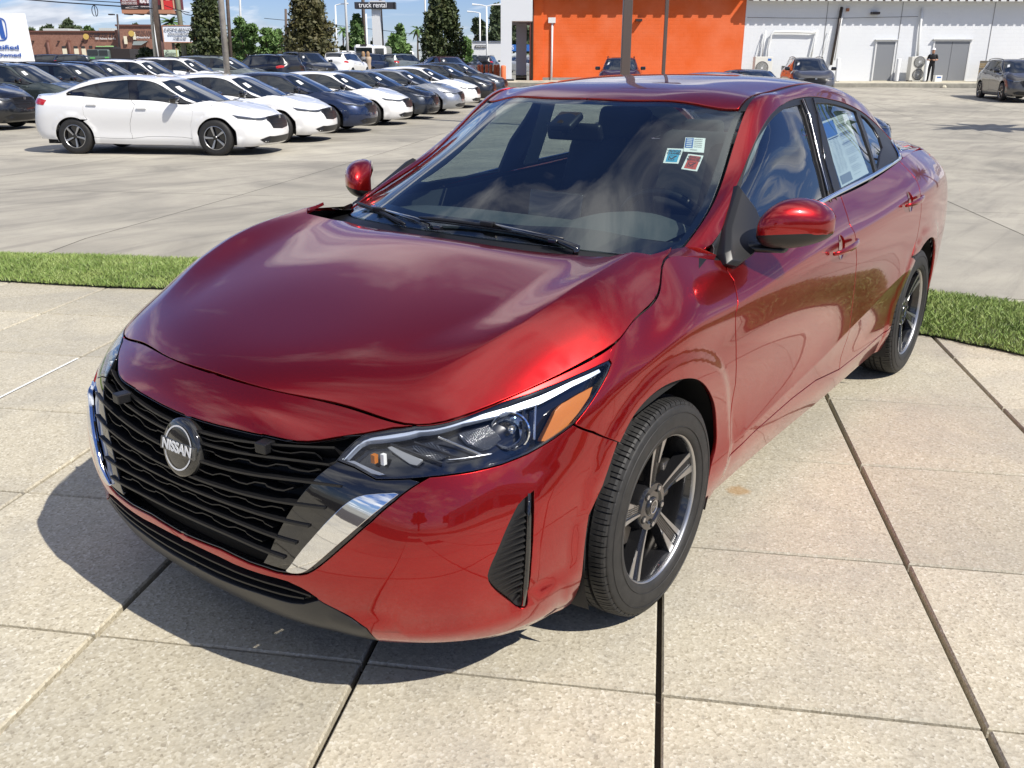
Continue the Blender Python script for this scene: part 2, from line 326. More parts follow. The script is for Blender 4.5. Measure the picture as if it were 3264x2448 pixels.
# ---------------------------------------------------------------- hood: thin-plate z(x,y)
U_FC,U_HR=.66,1.84          # hood cut: front corner / rear corner stations on side()
def _hb(x,y):
    X=(np.asarray(x)-1.6)/.6;Y=(np.asarray(y)/.8)**2
    return np.stack([X**i*Y**j for i in range(7) for j in range(5) if i+1.5*j<=7.2],-1)
def hood_fit():
    pts=[];wt=[]
    def add(p,l): pts.append(p);wt.append(l)
    for u in np.linspace(0,.66,15): add(side(u,.84)[0],6)
    for u in np.linspace(.70,1.84,26): add(side(u,.84)[0],6)
    for t in np.linspace(0,.9,6): add(top(.0,tv[3]*t)[0]+[.055,0,-.012],1.0)
    for p in HOODPTS: add(np.array(p),1.0)
    P=np.array(pts);w=np.array(wt);B=_hb(P[:,0],P[:,1]);n=B.shape[1]
    c=np.linalg.solve((B*w[:,None]**2).T@B+np.eye(n)*2e-3,(B*w[:,None]**2).T@P[:,2]);return c
HOODPTS=[(1.25,0,1.003),(1.5,0,.972),(1.75,0,.925),(1.97,0,.862),(2.1,0,.815),(1.25,.3,.999),(1.5,.3,.968),(1.75,.3,.920),(1.97,.3,.853),
 (1.22,.55,.996),(1.5,.58,.966),(1.75,.54,.910),(1.95,.50,.838),(1.5,.70,.955),(1.72,.68,.905),(1.3,.68,.990)]
RX=np.array([.9,1.05,1.25,1.45,1.60,1.72,1.80,1.88,1.96,2.05]);RY=np.array([.645,.662,.680,.683,.672,.650,.622,.588,.553,.515])
_h=None
def hoodz(x,y):
    global _h
    if _h is None:_h=hood_fit()
    return _hb(np.atleast_1d(x),np.atleast_1d(y))@_h
def hood(x,y):
    x=np.atleast_1d(np.asarray(x,float));y=np.atleast_1d(np.asarray(y,float));z=hoodz(x,y)
    yr=np.interp(x,RX,RY);d=np.abs(y)-yr;a=np.clip((2.06-x)/.35,0,1)*np.clip((x-1.0)/.25,0,1);a=a*a*(3-2*a)
    h=.026*a;inn=np.clip(1+d/.17,0,1);inn=inn*inn*(1.6-.6*inn);outr=np.clip(1-d/.13,0,1)
    s=np.where(d<0,inn,outr*outr*(3-2*outr)*.35+outr*.65)
    w=.010;soft=np.exp(-(d/w)**2)*.0006*a
    return np.stack([x,y,z+h*s-soft],1)

DATA={
 'strip_low':[[0.0,0.5932],[0.0068,0.5944],[0.0525,0.5946],[0.1161,0.5997],[0.1756,0.6068],[0.2326,0.6122],[0.2685,0.6176],[0.2671,0.6204],[0.3027,0.6228],[0.3371,0.6254],[0.3697,0.6308],[0.3992,0.6425],[0.4261,0.6593],[0.4634,0.6904],[0.5263,0.7426],[0.5893,0.8095],[0.6542,0.84]],
 'grille_bot':[[0.025,0.2776],[0.0858,0.283],[0.1489,0.2878],[0.2022,0.2835],[0.255,0.2811],[0.3073,0.2857],[0.3574,0.2874],[0.4055,0.2963],[0.4358,0.303],[0.4563,0.3103],[0.4791,0.3255],[0.5312,0.3661],[0.5785,0.4039],[0.6229,0.4439],[0.6732,0.5018],[0.6909,0.5275],[0.7136,0.5559],[0.7347,0.5786],[0.7553,0.5979]],
 'hl_low':[[0.6997,0.5875],[0.6537,0.5777],[0.6098,0.5648],[0.5755,0.5791],[0.5415,0.5921],[0.4947,0.5987]],
 'hl_top':[[0.4949,0.6092],[0.5037,0.652],[0.5163,0.7024],[0.5284,0.7374],[0.589,0.7964],[0.6582,0.84],[0.692,0.84],[0.7983,0.84],[0.9148,0.8359],[0.9858,0.8257],[1.0541,0.8217],[1.1272,0.8189],[1.193,0.8141],[1.2317,0.809]],
 'hl_out':[[1.2477,0.7935],[1.2376,0.7738],[1.2126,0.7416],[1.1819,0.7023],[1.1558,0.672],[1.105,0.6485],[1.0376,0.623],[0.9674,0.6074],[0.8924,0.6025],[0.8149,0.6014],[0.7613,0.5981]],
 'chrome':[[0.392,0.309],[0.4416,0.3665],[0.487,0.4092],[0.5276,0.4495],[0.5528,0.4775],[0.5759,0.4986],[0.6061,0.5145],[0.6889,0.5362],[0.6693,0.5098],[0.6318,0.4665],[0.5796,0.4172],[0.5232,0.3733],[0.4801,0.3391],[0.4532,0.3185],[0.4321,0.3104],[0.4029,0.3042]],
 'chrome_ridge':[[0.4386,0.3589],[0.4768,0.3866],[0.5245,0.4232],[0.5574,0.4553],[0.5947,0.4968],[0.573,0.4979]],
 'intake_top':[[0.0249,0.2536],[0.1437,0.2501],[0.1969,0.2454],[0.2503,0.2473],[0.303,0.2525],[0.3538,0.2594],[0.3919,0.2605],[0.4287,0.2487],[0.4516,0.2355],[0.4696,0.2194],[0.4734,0.212]],
 'lip_top':[[0.103,0.1519],[0.1804,0.1568],[0.2554,0.1646],[0.3246,0.169],[0.3737,0.1727],[0.4169,0.1827],[0.4453,0.1965],[0.4734,0.212]],
 'lip_side':[[0.4734,0.212],[0.486,0.2022],[0.5199,0.1845],[0.5542,0.1657],[0.5887,0.1433],[0.6039,0.1222]],
 'bump_rear':[[1.1562,0.6707],[1.2401,0.6035],[1.3342,0.5083],[1.2962,0.3902],[1.2587,0.3227],[1.2474,0.1333],[1.2394,0.0424]],
 'arch':[[1.3417,0.4956],[1.3794,0.552],[1.4301,0.5744],[1.4957,0.5782],[1.5674,0.5658],[1.664,0.5355],[1.7467,0.495],[1.8424,0.4222],[1.9212,0.3471],[1.9728,0.2552],[1.9751,0.2078],[1.947,0.1673],[1.9325,0.1325]],
 'vent':[[1.0763,0.4799],[1.085,0.4102],[1.0893,0.3082],[1.0813,0.2012],[1.0607,0.149],[1.0498,0.1406],[1.0363,0.1453],[1.0165,0.172],[0.9791,0.225],[0.9653,0.2614],[0.9739,0.2897],[0.997,0.3382],[1.0129,0.3821],[1.0313,0.4299],[1.0439,0.4587]],
 'hood_side':[[1.2378,0.8154],[1.2237,0.84],[1.2266,0.84],[1.3121,0.84],[1.464,0.84],[1.5681,0.84],[1.6705,0.8238],[1.7634,0.8153],[1.8889,0.8379],[1.8927,0.84]],
 'door_cut':[[2.0956,0.8378],[2.0755,0.7994],[2.0768,0.7665],[2.0709,0.7632],[2.0075,0.6682],[2.0413,0.5049],[2.0851,0.3856],[2.0928,0.1836],[2.0862,0.1387]],
 'sill_top':[[1.9583,0.1479],[2.2733,0.1598],[2.6086,0.1676],[2.8674,0.1625],[3.2082,0.1308],[3.5785,0.1069],[3.8426,0.1158]],
 'door_mid':[[3.1532,0.8316],[3.0569,0.7417],[3.0929,0.6378],[3.1191,0.5919],[3.1344,0.5315],[3.1923,0.3971],[3.2115,0.2477],[3.182,0.1719],[3.1959,0.1169]],
 'door_rear':[[4.0698,0.7563],[4.0283,0.7117],[4.0532,0.6286],[4.0531,0.5183],[3.999,0.4456]],
 'handle1':[[2.783,0.6693],[3.0515,0.6819]],
 'handle2':[[3.7522,0.6994],[4.0016,0.6954]],
 'cup1':[[2.851,0.7283],[2.9037,0.7319],[2.9553,0.7087],[2.9615,0.6916],[2.9818,0.6394],[2.9138,0.6188],[2.8707,0.638],[2.805,0.685]],
 'pillar':[[0.1112,0.7225],[0.2324,0.6865],[0.4208,0.6661],[0.5706,0.6672],[0.6847,0.6744],[0.7766,0.6826],[0.8919,0.6941],[1.0511,0.7024],[1.3079,0.6969],[1.5272,0.6996],[1.8604,0.7043],[2.05,0.7013],[2.2614,0.701],[2.4551,0.6994],[2.6434,0.6985],[2.7922,0.6949],[2.9674,0.6785]],
 'glass_front':[[1.3825,0.7263],[1.1535,0.7224],[0.9372,0.7111],[0.8368,0.7014],[0.7558,0.6929],[0.6648,0.6798],[0.5733,0.6762],[0.4632,0.6804],[0.3848,0.6914],[0.3028,0.7495],[0.273,0.8404],[0.4375,0.9362],[0.6733,0.9983],[0.9905,1.0201],[1.0188,0.979],[1.0833,0.8934],[1.2464,0.819],[1.3355,0.7692]],
 'glass_rear':[[1.6234,0.7286],[1.8418,0.7214],[2.0313,0.7196],[2.2736,0.7159],[2.2841,0.7958],[2.2253,0.9097],[2.1442,1.015],[1.7908,1.0177],[1.4541,1.0142],[1.4228,1.0024],[1.4606,0.9373],[1.5803,0.804]],
 'glass_quarter':[[2.3489,0.7179],[2.485,0.7194],[2.621,0.7415],[2.6641,0.7991],[2.5888,0.9017],[2.3315,0.9791],[2.2086,1.0064],[2.2393,0.9596],[2.3504,0.823]],
 'paper':[[1.6028,0.7908],[2.1022,0.7362],[2.0359,1.0018],[1.4898,1.0077]],
 'st_blue':[[0.6017,0.4368],[0.6267,0.4718],[0.5513,0.476],[0.5244,0.4455]],
 'st_red':[[0.6126,0.4867],[0.6275,0.5221],[0.5497,0.5211],[0.5327,0.4865]],
 'st_tag':[[0.6812,0.463],[0.7058,0.5102],[0.6404,0.5201],[0.6144,0.4741]],
 'ws_header':[[0.8234,0.1719],[0.8168,0.3647],[0.858,0.4794],[0.8657,0.5658]],
 'ws_side':[[0.8453,0.5907],[0.6236,0.587],[0.3871,0.574],[0.1058,0.6125]],
 'ditch':[[0.8503,0.5888],[0.962,0.5891],[1.3293,0.5284],[1.5231,0.5061]],
 'hl_lens':[[0.5067,0.6118],[0.5221,0.6856],[0.5392,0.7182],[0.6704,0.8153],[0.8068,0.8178],[0.942,0.7902],[1.0305,0.7807],[1.1165,0.7916],[1.2139,0.7893],[1.2021,0.8018],[1.1111,0.8092],[1.0239,0.8068],[0.9369,0.8142],[0.8019,0.84],[0.6429,0.8236],[0.5475,0.7437],[0.5294,0.7136],[0.518,0.6643]],
 'hl_drl2':[[0.5067,0.6118],[0.5305,0.6228],[0.6276,0.593],[0.6119,0.5837],[0.5796,0.585]],
 'hl_amber':[[1.0703,0.6522],[1.0842,0.7404],[1.0983,0.7542],[1.1458,0.7612],[1.1919,0.7622],[1.1891,0.7377],[1.1658,0.7017],[1.1374,0.6679],[1.0825,0.6486]],
 'hl_proj':[[0.9731,0.7322]],
 'hl_box':[[0.7967,0.7917],[0.8932,0.7827],[0.9496,0.711],[0.9243,0.6785],[0.9047,0.682],[0.8492,0.7251]],
 'hl_wing':[[0.5956,0.7149],[0.6078,0.7259],[0.7169,0.6748],[0.7043,0.6459],[0.68,0.652]],
 'grille_edge':[[0.5184,0.7279],[0.4939,0.5957],[0.4669,0.541],[0.4393,0.4902],[0.412,0.4569],[0.3818,0.4216],[0.3483,0.3772],[0.3049,0.3014]],
 'belt_chrome':[[0.9738,1.029],[1.3456,1.029],[1.7937,1.03],[2.2803,1.03],[2.5012,1.0051],[2.8671,0.8033]],
 'quarter_dark':[[2.961,0.6637],[2.9915,0.6867],[3.66,0.7369],[3.5143,0.704],[3.5546,0.6668],[2.8792,0.7903]],
 'badge_cam1':[[0.2865,0.5672]],
 'hood_rear':[[1.1356,0.7403],[1.2018,0.7152],[1.2801,0.6316],[1.2308,0.4665],[1.2679,0.3106],[1.2774,0.164],[1.2935,0.0848]],
 'bar_ends':[[0.4747,0.6493],[0.4809,0.5741],[0.5264,0.5139],[0.495,0.4556],[0.4564,0.4159],[0.4211,0.38],[0.3847,0.343]],
 'bar_mid':[[0.0967,0.5521],[0.1023,0.5177],[0.1074,0.4728],[0.11,0.4352],[0.111,0.411],[0.1115,0.3837],[0.1114,0.3491]],
 'ridge':[[1.1997,0.7464],[1.3923,0.7303],[1.5903,0.7021],[1.7063,0.6613],[1.7817,0.6259],[1.8803,0.5807],[1.9494,0.5518]],
 'emblem':[[0.0,0.4874]],
 'arch_rear':[[3.942,0.0085],[3.9289,0.0651],[3.925,0.1273],[3.9303,0.1911],[3.9444,0.2475],[3.9672,0.2971],[3.9979,0.3422],[4.036,0.383],[4.0805,0.4181],[4.1305,0.4461],[4.1847,0.4661],[4.2417,0.4778],[4.2999,0.4808],[4.3577,0.4754],[4.4137,0.4614],[4.4665,0.4388],[4.5148,0.4075],[4.5573,0.3682],[4.5931,0.3231],[4.6218,0.2746],[4.6446,0.2237],[4.6629,0.1707],[4.6762,0.1157],[4.6824,0.0585],[4.6793,0.0009]],
}

# ------------------------------------------------------------------ trimmed panels on the body surfaces
def nrm(fn,U,V,sg):
    e=2e-4; a=fn(U+e,V)-fn(U-e,V); b=fn(U,V+e)-fn(U,V-e); n=np.cross(a,b)*sg; return n/np.maximum(np.linalg.norm(n,axis=1,keepdims=True),1e-9)
def pip(px,py,poly):
    x=poly[:,0];y=poly[:,1];x2=np.roll(x,-1);y2=np.roll(y,-1);ins=np.zeros(len(px),bool)
    for a,b,c,d in zip(x,y,x2,y2):
        if b==d: continue
        k=((b>py)!=(d>py))&(px<(c-a)*(py-b)/(d-b)+a); ins^=k
    return ins
def resample(fn,poly,step):
    P=fn(poly[:,0],poly[:,1]);out=[]
    n=len(poly)
    for i in range(n):
        j=(i+1)%n; m=max(1,int(np.ceil(np.linalg.norm(P[j]-P[i])/step)))
        for k in range(m): out.append(poly[i]+(poly[j]-poly[i])*k/m)
    return np.array(out)
def smoothpoly(p,closed=False,it=1):
    p=np.array(p,float)
    for _ in range(it):
        q=[p[0]]
        for i in range(len(p)-1): q+= [p[i]*.75+p[i+1]*.25,p[i]*.25+p[i+1]*.75]
        q.append(p[-1]); p=np.array(q)
    return p
def metric(fn,U,V):
    e=1e-3; return np.linalg.norm(fn(U+e,V)-fn(U-e,V),axis=1)/(2*e),np.linalg.norm(fn(U,V+e)-fn(U,V-e),axis=1)/(2*e)
def inset(fn,poly,d,keep=None):
    su,sv=metric(fn,poly[:,0],poly[:,1]); n=len(poly)
    area=.5*np.sum(poly[:,0]*np.roll(poly[:,1],-1)-np.roll(poly[:,0],-1)*poly[:,1]); s=1 if area>0 else -1
    nx=np.roll(poly,-1,0); pv=np.roll(poly,1,0)
    def un(a): 
        t=np.stack([a[:,0]*su,a[:,1]*sv],1); return t/np.maximum(np.linalg.norm(t,axis=1,keepdims=True),1e-9)
    t1=un(poly-pv); t2=un(nx-poly)
    n1=np.stack([-t1[:,1],t1[:,0]],1)*s; n2=np.stack([-t2[:,1],t2[:,0]],1)*s
    b=n1+n2; b/=np.maximum(np.linalg.norm(b,axis=1,keepdims=True),1e-6); c=np.maximum((b*n1).sum(1),.5)
    off=b*(d/c)[:,None]; q=poly.copy(); q[:,0]+=off[:,0]/su; q[:,1]+=off[:,1]/sv
    if keep is not None: q[keep]=poly[keep]
    return q
def panel_arrays(fn,sg,poly,holes=(),gap=.002,res=.03,hem=.012,offset=0,lip=.0016,bounds=None,disp=None,feat=None):
    poly=np.array(poly,float)
    out=resample(fn,poly,res*.7); keep=(out[:,0]<1e-6)
    loops=[]
    p=inset(fn,out,gap+lip,keep) if gap+lip>0 else out
    if bounds is not None: p[:,0]=np.clip(p[:,0],bounds[0],bounds[1]); p[:,1]=np.clip(p[:,1],bounds[2],bounds[3])
    loops.append((p,keep,1))
    for h in holes:
        h=resample(fn,np.array(h,float),res*.6); k=h[:,0]<1e-6
        loops.append((inset(fn,h,-(gap+lip),k),k,-1))
    mu,mv=metric(fn,out[:,0],out[:,1]); mu=np.median(mu);mv=np.median(mv)
    x0,y0=p.min(0);x1,y1=p.max(0); gx=np.arange(x0,x1,res/mu); gy=np.arange(y0,y1,res/mv)
    X,Y=np.meshgrid(gx,gy,indexing='ij'); X=X.ravel();Y=Y.ravel(); X=X+(np.sin(Y*997)*.05)*res/mu
    ok=pip(X,Y,p)
    for q,_,_ in loops[1:]: ok&=~pip(X,Y,q)
    allb=np.vstack([l[0] for l in loops]); X=X[ok];Y=Y[ok]
    if len(X):
        d=np.full(len(X),9.)
        for a in allb: d=np.minimum(d,np.hypot((X-a[0])*mu,(Y-a[1])*mv))
        k=d>res*.45; X=X[k];Y=Y[k]
    if feat is not None:
        fp=np.array(feat); ok=pip(fp[:,0],fp[:,1],p)
        for q_,_,_ in loops[1:]: ok&=~pip(fp[:,0],fp[:,1],q_)
        fp=fp[ok]
        for a in allb: fp=fp[np.hypot((fp[:,0]-a[0])*mu,(fp[:,1]-a[1])*mv)>.006] if len(fp) else fp
        if len(fp) and len(X):
            d=np.full(len(X),9.)
            for a in fp: d=np.minimum(d,np.hypot((X-a[0])*mu,(Y-a[1])*mv))
            k=d>res*.4; X=X[k];Y=Y[k]; X=np.r_[X,fp[:,0]];Y=np.r_[Y,fp[:,1]]
    pts=np.vstack([allb,np.stack([X,Y],1)]) if len(X) else allb
    ed=[];k=0
    for q,_,_ in loops:
        m=len(q); ed+=[(k+i,k+(i+1)%m) for i in range(m)]; k+=m
    r=geometry.delaunay_2d_cdt([Vector((a*mu,b*mv)) for a,b in pts],ed,[],0,1e-7)
    V2=np.array([(v.x/mu,v.y/mv) for v in r[0]]); F=[tuple(f) for f in r[2]]; orig=r[3]
    c=np.array([V2[list(f)].mean(0) for f in F]); ins=pip(c[:,0],c[:,1],p)
    for q,_,_ in loops[1:]: ins&=~pip(c[:,0],c[:,1],q)
    F=[f for f,i in zip(F,ins) if i]
    P=fn(V2[:,0],V2[:,1]); Nn=nrm(fn,V2[:,0],V2[:,1],sg)
    # centre line: force symmetric normal
    cl=np.abs(P[:,1])<1e-4; Nn[cl,1]=0; Nn/=np.linalg.norm(Nn,axis=1,keepdims=True)
    if disp is not None: P=P+Nn*disp(V2)[:,None]
    P=P+Nn*offset
    # orient
    f=F[0] if F else None
    FF=[]
    for f in F:
        a,b,c2=P[f[0]],P[f[1]],P[f[2]]
        FF.append(f if np.dot(np.cross(b-a,c2-a),Nn[list(f)].mean(0))>0 else f[::-1])
    V=[*P];NN=[*Nn]
    # map original boundary verts
    mp={}
    for i,ol in enumerate(orig):
        for o in ol: mp[o]=i
    k=0
    for q,kp,sgn in loops:
        m=len(q); idx=[mp.get(k+i,None) for i in range(m)]; k+=m
        if hem<=0 or any(i is None for i in idx): continue
        # outward direction in 3D: from inset to outset
        o2=inset(fn,q,-.004*sgn if sgn==1 else .004,None); O=fn(o2[:,0],o2[:,1])-fn(q[:,0],q[:,1]); O/=np.maximum(np.linalg.norm(O,axis=1,keepdims=True),1e-9)
        base=len(V)
        for i in range(m):
            pnt=V[idx[i]];nn=NN[idx[i]]
            V.append(pnt);NN.append(nn)
            V.append(pnt+O[i]*lip-nn*lip);NN.append((O[i]+nn*.25)/np.linalg.norm(O[i]+nn*.25))
            V.append(pnt+O[i]*lip*.6-nn*hem);NN.append(O[i])
        for i in range(m):
            j=(i+1)%m
            if kp[i] and kp[j]: continue
            for t in range(2):
                a,b,c2,d=base+i*3+t,base+j*3+t,base+j*3+t+1,base+i*3+t+1
                A,B,Cc=V[a],V[b],V[d]; q4=(a,b,c2,d); n4=np.cross(B-A,Cc-A)
                FF.append(q4 if np.dot(n4,NN[a]+NN[d])>0 else q4[::-1])
    return np.array(V),np.array(NN),FF
def to_mesh(name,V,NN,F):
    me=bpy.data.meshes.new(name); me.from_pydata([tuple(v) for v in V],[],F); me.update()
    me.polygons.foreach_set('use_smooth',[True]*len(me.polygons))
    me.normals_split_custom_set_from_vertices([tuple(n) for n in NN]); return me
def mirror_arr(V,NN,F): 
    s=np.array([1,-1,1]); return V*s,NN*s,[tuple(f[::-1]) for f in F]
def merge_arr(A,B):
    k=len(A[0]); return np.vstack([A[0],B[0]]),np.vstack([A[1],B[1]]),list(A[2])+[tuple(i+k for i in f) for f in B[2]]
def panel(name,mat,parent,fn,sg,poly,centre=False,both=True,label=None,**k):
    A=panel_arrays(fn,sg,poly,**k)
    if centre: 
        o=link(name,to_mesh(name,*merge_arr(A,mirror_arr(*A))),parent,mat)
        if label:o['label']=label
        return [o]
    r=[link(name,to_mesh(name,*A),parent,mat)]
    if both: r.append(link(name,to_mesh(name,*mirror_arr(*A)),parent,mat))
    return r
def at_side(u,v,off=0): 
    U=np.array([u]);V=np.array([v]); return Vector(side(U,V)[0]+nrm(side,U,V,SGS)[0]*off)
def at_top(u,v,off=0):
    U=np.array([u]);V=np.array([v]); return Vector(top(U,V)[0]+nrm(top,U,V,SGT)[0]*off)
def _sg(fn,u,v,d):
    return 1 if nrm(fn,np.array([u]),np.array([v]),1)[0]@np.array(d)>0 else -1
SGS=_sg(side,2.5,.5,(0,1,0)); SGT=_sg(top,1.2,.2,(0,0,1)); SGH=1
SB=(0,6.2,0,.84)

# ------------------------------------------------------------------ the red sedan
D={k:np.array(v) for k,v in DATA.items()}
A_=lambda *a: np.vstack([np.atleast_2d(x) for x in a])
M_EMB=simple('emblem_silver',(.72,.73,.74),.35,.2)
M_STRIP=simple('bright_lamp_strip',(.50,.57,.70),.38,.45)  # sky-blue reflection on the strip is put into its base colour
def build_hero():
    car=thing('sedan','glossy metallic red sedan with stickers on its windshield, large in front on the pale slabs','car')
    P=lambda *a,**k: panel(*a,**k)
    vt=.84
    sl_=D['strip_low'].copy(); sl_[0]=[0,sl_[0][1]]; sl_=np.delete(sl_,1,0)
    gb=D['grille_bot'].copy(); gb[0][0]=0; it=D['intake_top'].copy(); it[0][0]=0; lt=D['lip_top'].copy(); lt=A_([0,lt[0][1]],lt)
    ls=D['lip_side']; ls=ls.copy(); ls[-1]=[ls[-1][0],0]
    topu=lambda a,b,n: np.stack([np.linspace(a,b,n),np.full(n,vt)],1)
    nose=A_(topu(0,.654,14),sl_[::-1][1:])
    P('nose_panel',M_RED,car,side,SGS,nose,centre=True,res=.028,bounds=(0,6,0,.838))
    # bumper
    ho=D['hl_out']; br=D['bump_rear'].copy(); br[-1]=[1.225,0]
    bum=A_([[0,gb[0][1]]],gb[1:],ho[4:][::-1],br[1:],topu(1.225,ls[-1][0],6)[1:]*[1,0],ls[::-1][1:],it[::-1][1:-1],[[0,it[0][1]]])
    bum=A_([[0,gb[0][1]]],gb[1:],ho[4:][::-1],br[1:],np.stack([np.linspace(1.2,.56,8),np.zeros(8)],1),ls[::-1],it[::-1][1:-1],[[0,it[0][1]]])
    vent=smoothpoly(A_(D['vent'],D['vent'][:1]),it=1)[:-1]
    P('bumper_cover',M_RED,car,side,SGS,bum,holes=[vent],centre=True,res=.026,bounds=(0,6,0,1))
    lip=A_(lt,ls[1:],np.stack([np.linspace(ls[-1][0]-.03,0,12),np.zeros(12)],1))
    P('lower_lip',M_LIP,car,side,SGS,lip,centre=True,res=.028,hem=.02,bounds=(0,6,0,1),offset=-.001)
    # black surround + grille opening
    ht=D['hl_top']; hw=D['hl_low']; ge=D['grille_edge']
    mask=A_(sl_,ht[5:0:-1],hw[::-1],gb[::-1][1:])
    hole=A_([[0,sl_[0][1]-.006]],sl_[1:10]-[0,.006],ge,gb[::-1][14:]+[0,.006]); hole[-1][0]=0
    hole=A_(sl_[:9]-[0,.008],ge,gb[:8][::-1]+[0,.008])
    P('grille_surround',M_GLOSSBLK,car,side,SGS,mask,centre=True,res=.028,offset=-.004,gap=.001,holes=[hole])
    bk=A_(sl_,[ [.50,.74],[.55,.60],[.36,.27]],gb[:8][::-1])
    g=P('grille',M_VOID,car,side,SGS,A_(sl_,[[.56,.72]],gb[:12][::-1]),centre=True,res=.05,offset=-.055,gap=0,hem=0)[0]
    # main bars and zig ribs
    be=D['bar_ends'];bm_=D['bar_mid']
    def rib(pts,th,dep,base):
        mb=MB(); n=len(pts); V=[]
        for (u,v,o) in pts:
            p=at_side(u,v,base+o*0); q=nrm(side,np.array([u]),np.array([v]),SGS)[0]; q=Vector(q); up=Vector((0,0,1))
            V+= [p-q*dep-up*th*.9,p+q*.003-up*th*.35,p+q*.003+up*th*.15,p-q*dep+up*th*.5]
        F=[]
        for i in range(n-1):
            for k in range(4): F.append((i*4+k,i*4+(k+1)%4,(i+1)*4+(k+1)%4,(i+1)*4+k))
        F+=[(0,1,2,3),tuple((n-1)*4+k for k in (3,2,1,0))]
        return V,F
    def both_ribs(name,pts,th,dep,base,mat=M_MATBLK):
        V,F=rib(pts,th,dep,base); mb=MB(); mb.add(V,F); V2=[(a[0],-a[1],a[2]) for a in V]; mb.add(V2,[f[::-1] for f in F])
        mb.build(name,mat,g)
    for i in range(7):
        vm=bm_[i][1]; um=bm_[i][0]; ue,ve=be[i]
        pts=[]
        for k in range(15):
            t=k/14; u=ue*t; c=(ve-vm)/(ue**2-um**2+1e-6); v=vm+c*(u*u-um*um); pts.append((u,v,0))
        both_ribs('grille_bar',pts,.011,.045,.0)
        if i<6:
            # stepped rib in the gap below
            vm2=bm_[i+1][1];ue2,ve2=be[i+1]; umax=min(ue,ue2)-.075 if i>1 else min(ue,ue2)-.01
            pts=[];per=.125;ph=(i%2)*per*.5
            k=0;u=0
            seq=[]
            x=-ph
            while x<umax:
                seq+=[(x,0),(x+.02,1),(x+.055,1),(x+.062,.2),(x+.09,-.4),(x+.118,-.4)]; x+=per
            for (u,h) in seq:
                if u<0 or u>umax: continue
                c1=(ve-vm)/(ue**2-um**2+1e-6);c2=(ve2-vm2)/(ue2**2-bm_[i+1][0]**2+1e-6)
                va=vm+c1*(u*u-um*um);vb=vm2+c2*(u*u-bm_[i+1][0]**2); vv=(va+vb)/2; pts.append((u,vv+h*(va-vb)*.13,0))
            if len(pts)>2:
                if pts[0][0]>0: pts=[(0,pts[0][1],0)]+pts
                both_ribs('grille_rib',pts,.006,.035,-.006)
    # sensor studs near the top of the grille
    u,v=D['badge_cam1'][0]
    for s in(1,-1):
        p=at_side(u,v,.004); q=nrm(side,np.array([u]),np.array([v]),SGS)[0]; M=frame_mat((p.x,p.y*s,p.z),(-q[1],q[0]*s,0),(0,0,1))
        m=MB().box((0,0,-.01),(.034,.026,.04)).mesh('sensor'); bevel(m,.003); m.transform(M.to_4x4() if s else M); link('parking_sensor',m,g,M_MATBLK)
    # emblem
    p=at_side(0,.486,.0); q=Vector(nrm(side,np.array([0.]),np.array([.486]),SGS)[0]); q.y=0; q.normalize()
    M=frame_mat(p+q*.012,(0,1,0),Vector((0,0,1)))   # local x to car left => as seen from front, text runs right-to-left; flip below
    M=frame_mat(p+q*.010,(0,1,0),(0,0,1)); 
    up=Vector((0,0,1)); yv=(up-q*up.dot(q)).normalized(); xv=yv.cross(q)
    M=Matrix(((xv.x,yv.x,q.x,p.x+q.x*.003),(xv.y,yv.y,q.y,p.y),(xv.z,yv.z,q.z,p.z+q.z*.003),(0,0,0,1)))
    em=MB().lathe([(-.03,.076),(.0,.076),(.004,.073),(.0065,.067),(.0095,.045),(.011,.02),(.0112,.0005)],'Z',56).build('emblem',simple('emblem_smoked_face',(.020,.020,.019),.10,.3,1),car,smooth=40); em.matrix_local=M
    rm=MB()
    for a0,a1 in((14,166),(194,346)):
        n=26;V=[];F=[]
        for i in range(n+1):
            t=math.radians(a0+(a1-a0)*i/n)
            for r in(.0525,.0568): V.append((r*math.cos(t),r*math.sin(t)*1.02,.0105))
        for i in range(n): F.append((2*i,2*i+1,2*i+3,2*i+2))
        rm.add(V,F)
    k=rm.build('ring',M_EMB,em)
    b_=MB().box((0,0,.0085),(.143,.033,.007)).mesh('band'); bevel(b_,.002); link('band',b_,em,simple('emblem_band_grey',(.085,.085,.08),.25,.5,.6))
    tm=text_mesh('NISSAN',.036,.0006,squash=1.0,bold=.0011); to=link('lettering',tm,em,M_EMB); to.location=(0,0,.0145)
    # lower intake: cavity and two slats
    inp=A_(it,lt[::-1][1:])
    ik=P('lower_intake',M_VOID,car,side,SGS,A_([[0,.30]],it[1:]+[.02,.03],[[.50,.16]],lt[::-1][1:]-[0,.04]),centre=True,res=.05,offset=-.06,gap=0,hem=0)[0]
    for fr in(.36,.72):
        pts=[]
        for k in range(13):
            u=.455*k/12*(1-.06*(fr>.5)); vt_=np.interp(u,it[:,0],it[:,1]); vb=np.interp(u,lt[:,0],lt[:,1]); pts.append((u,vb+(vt_-vb)*(1-fr),0))
        V,F=rib(pts,.009,.05,-.004); mb=MB(); mb.add(V,F); mb.add([(a[0],-a[1],a[2]) for a in V],[f[::-1] for f in F]); mb.build('slat',M_MATBLK,ik)
    # chrome wings
    ch=smoothpoly(A_(D['chrome'],D['chrome'][:1]),it=1)[:-1]
    rid=D['chrome_ridge']
    def cdisp(V2):
        d=np.full(len(V2),9.)
        for a,b in zip(rid[:-1],rid[1:]):
            ab=b-a; t=np.clip(((V2-a)@ab)/(ab@ab),0,1); q_=a+t[:,None]*ab; d=np.minimum(d,np.hypot(*((V2-q_)*[1.1,.85]).T))
        return .010*np.clip(1-d/.06,0,1)
    P('chrome_wing',M_CHROME,car,side,SGS,ch,res=.012,offset=.004,gap=0,hem=.014,disp=cdisp)
    # fog vent
    vi=vent
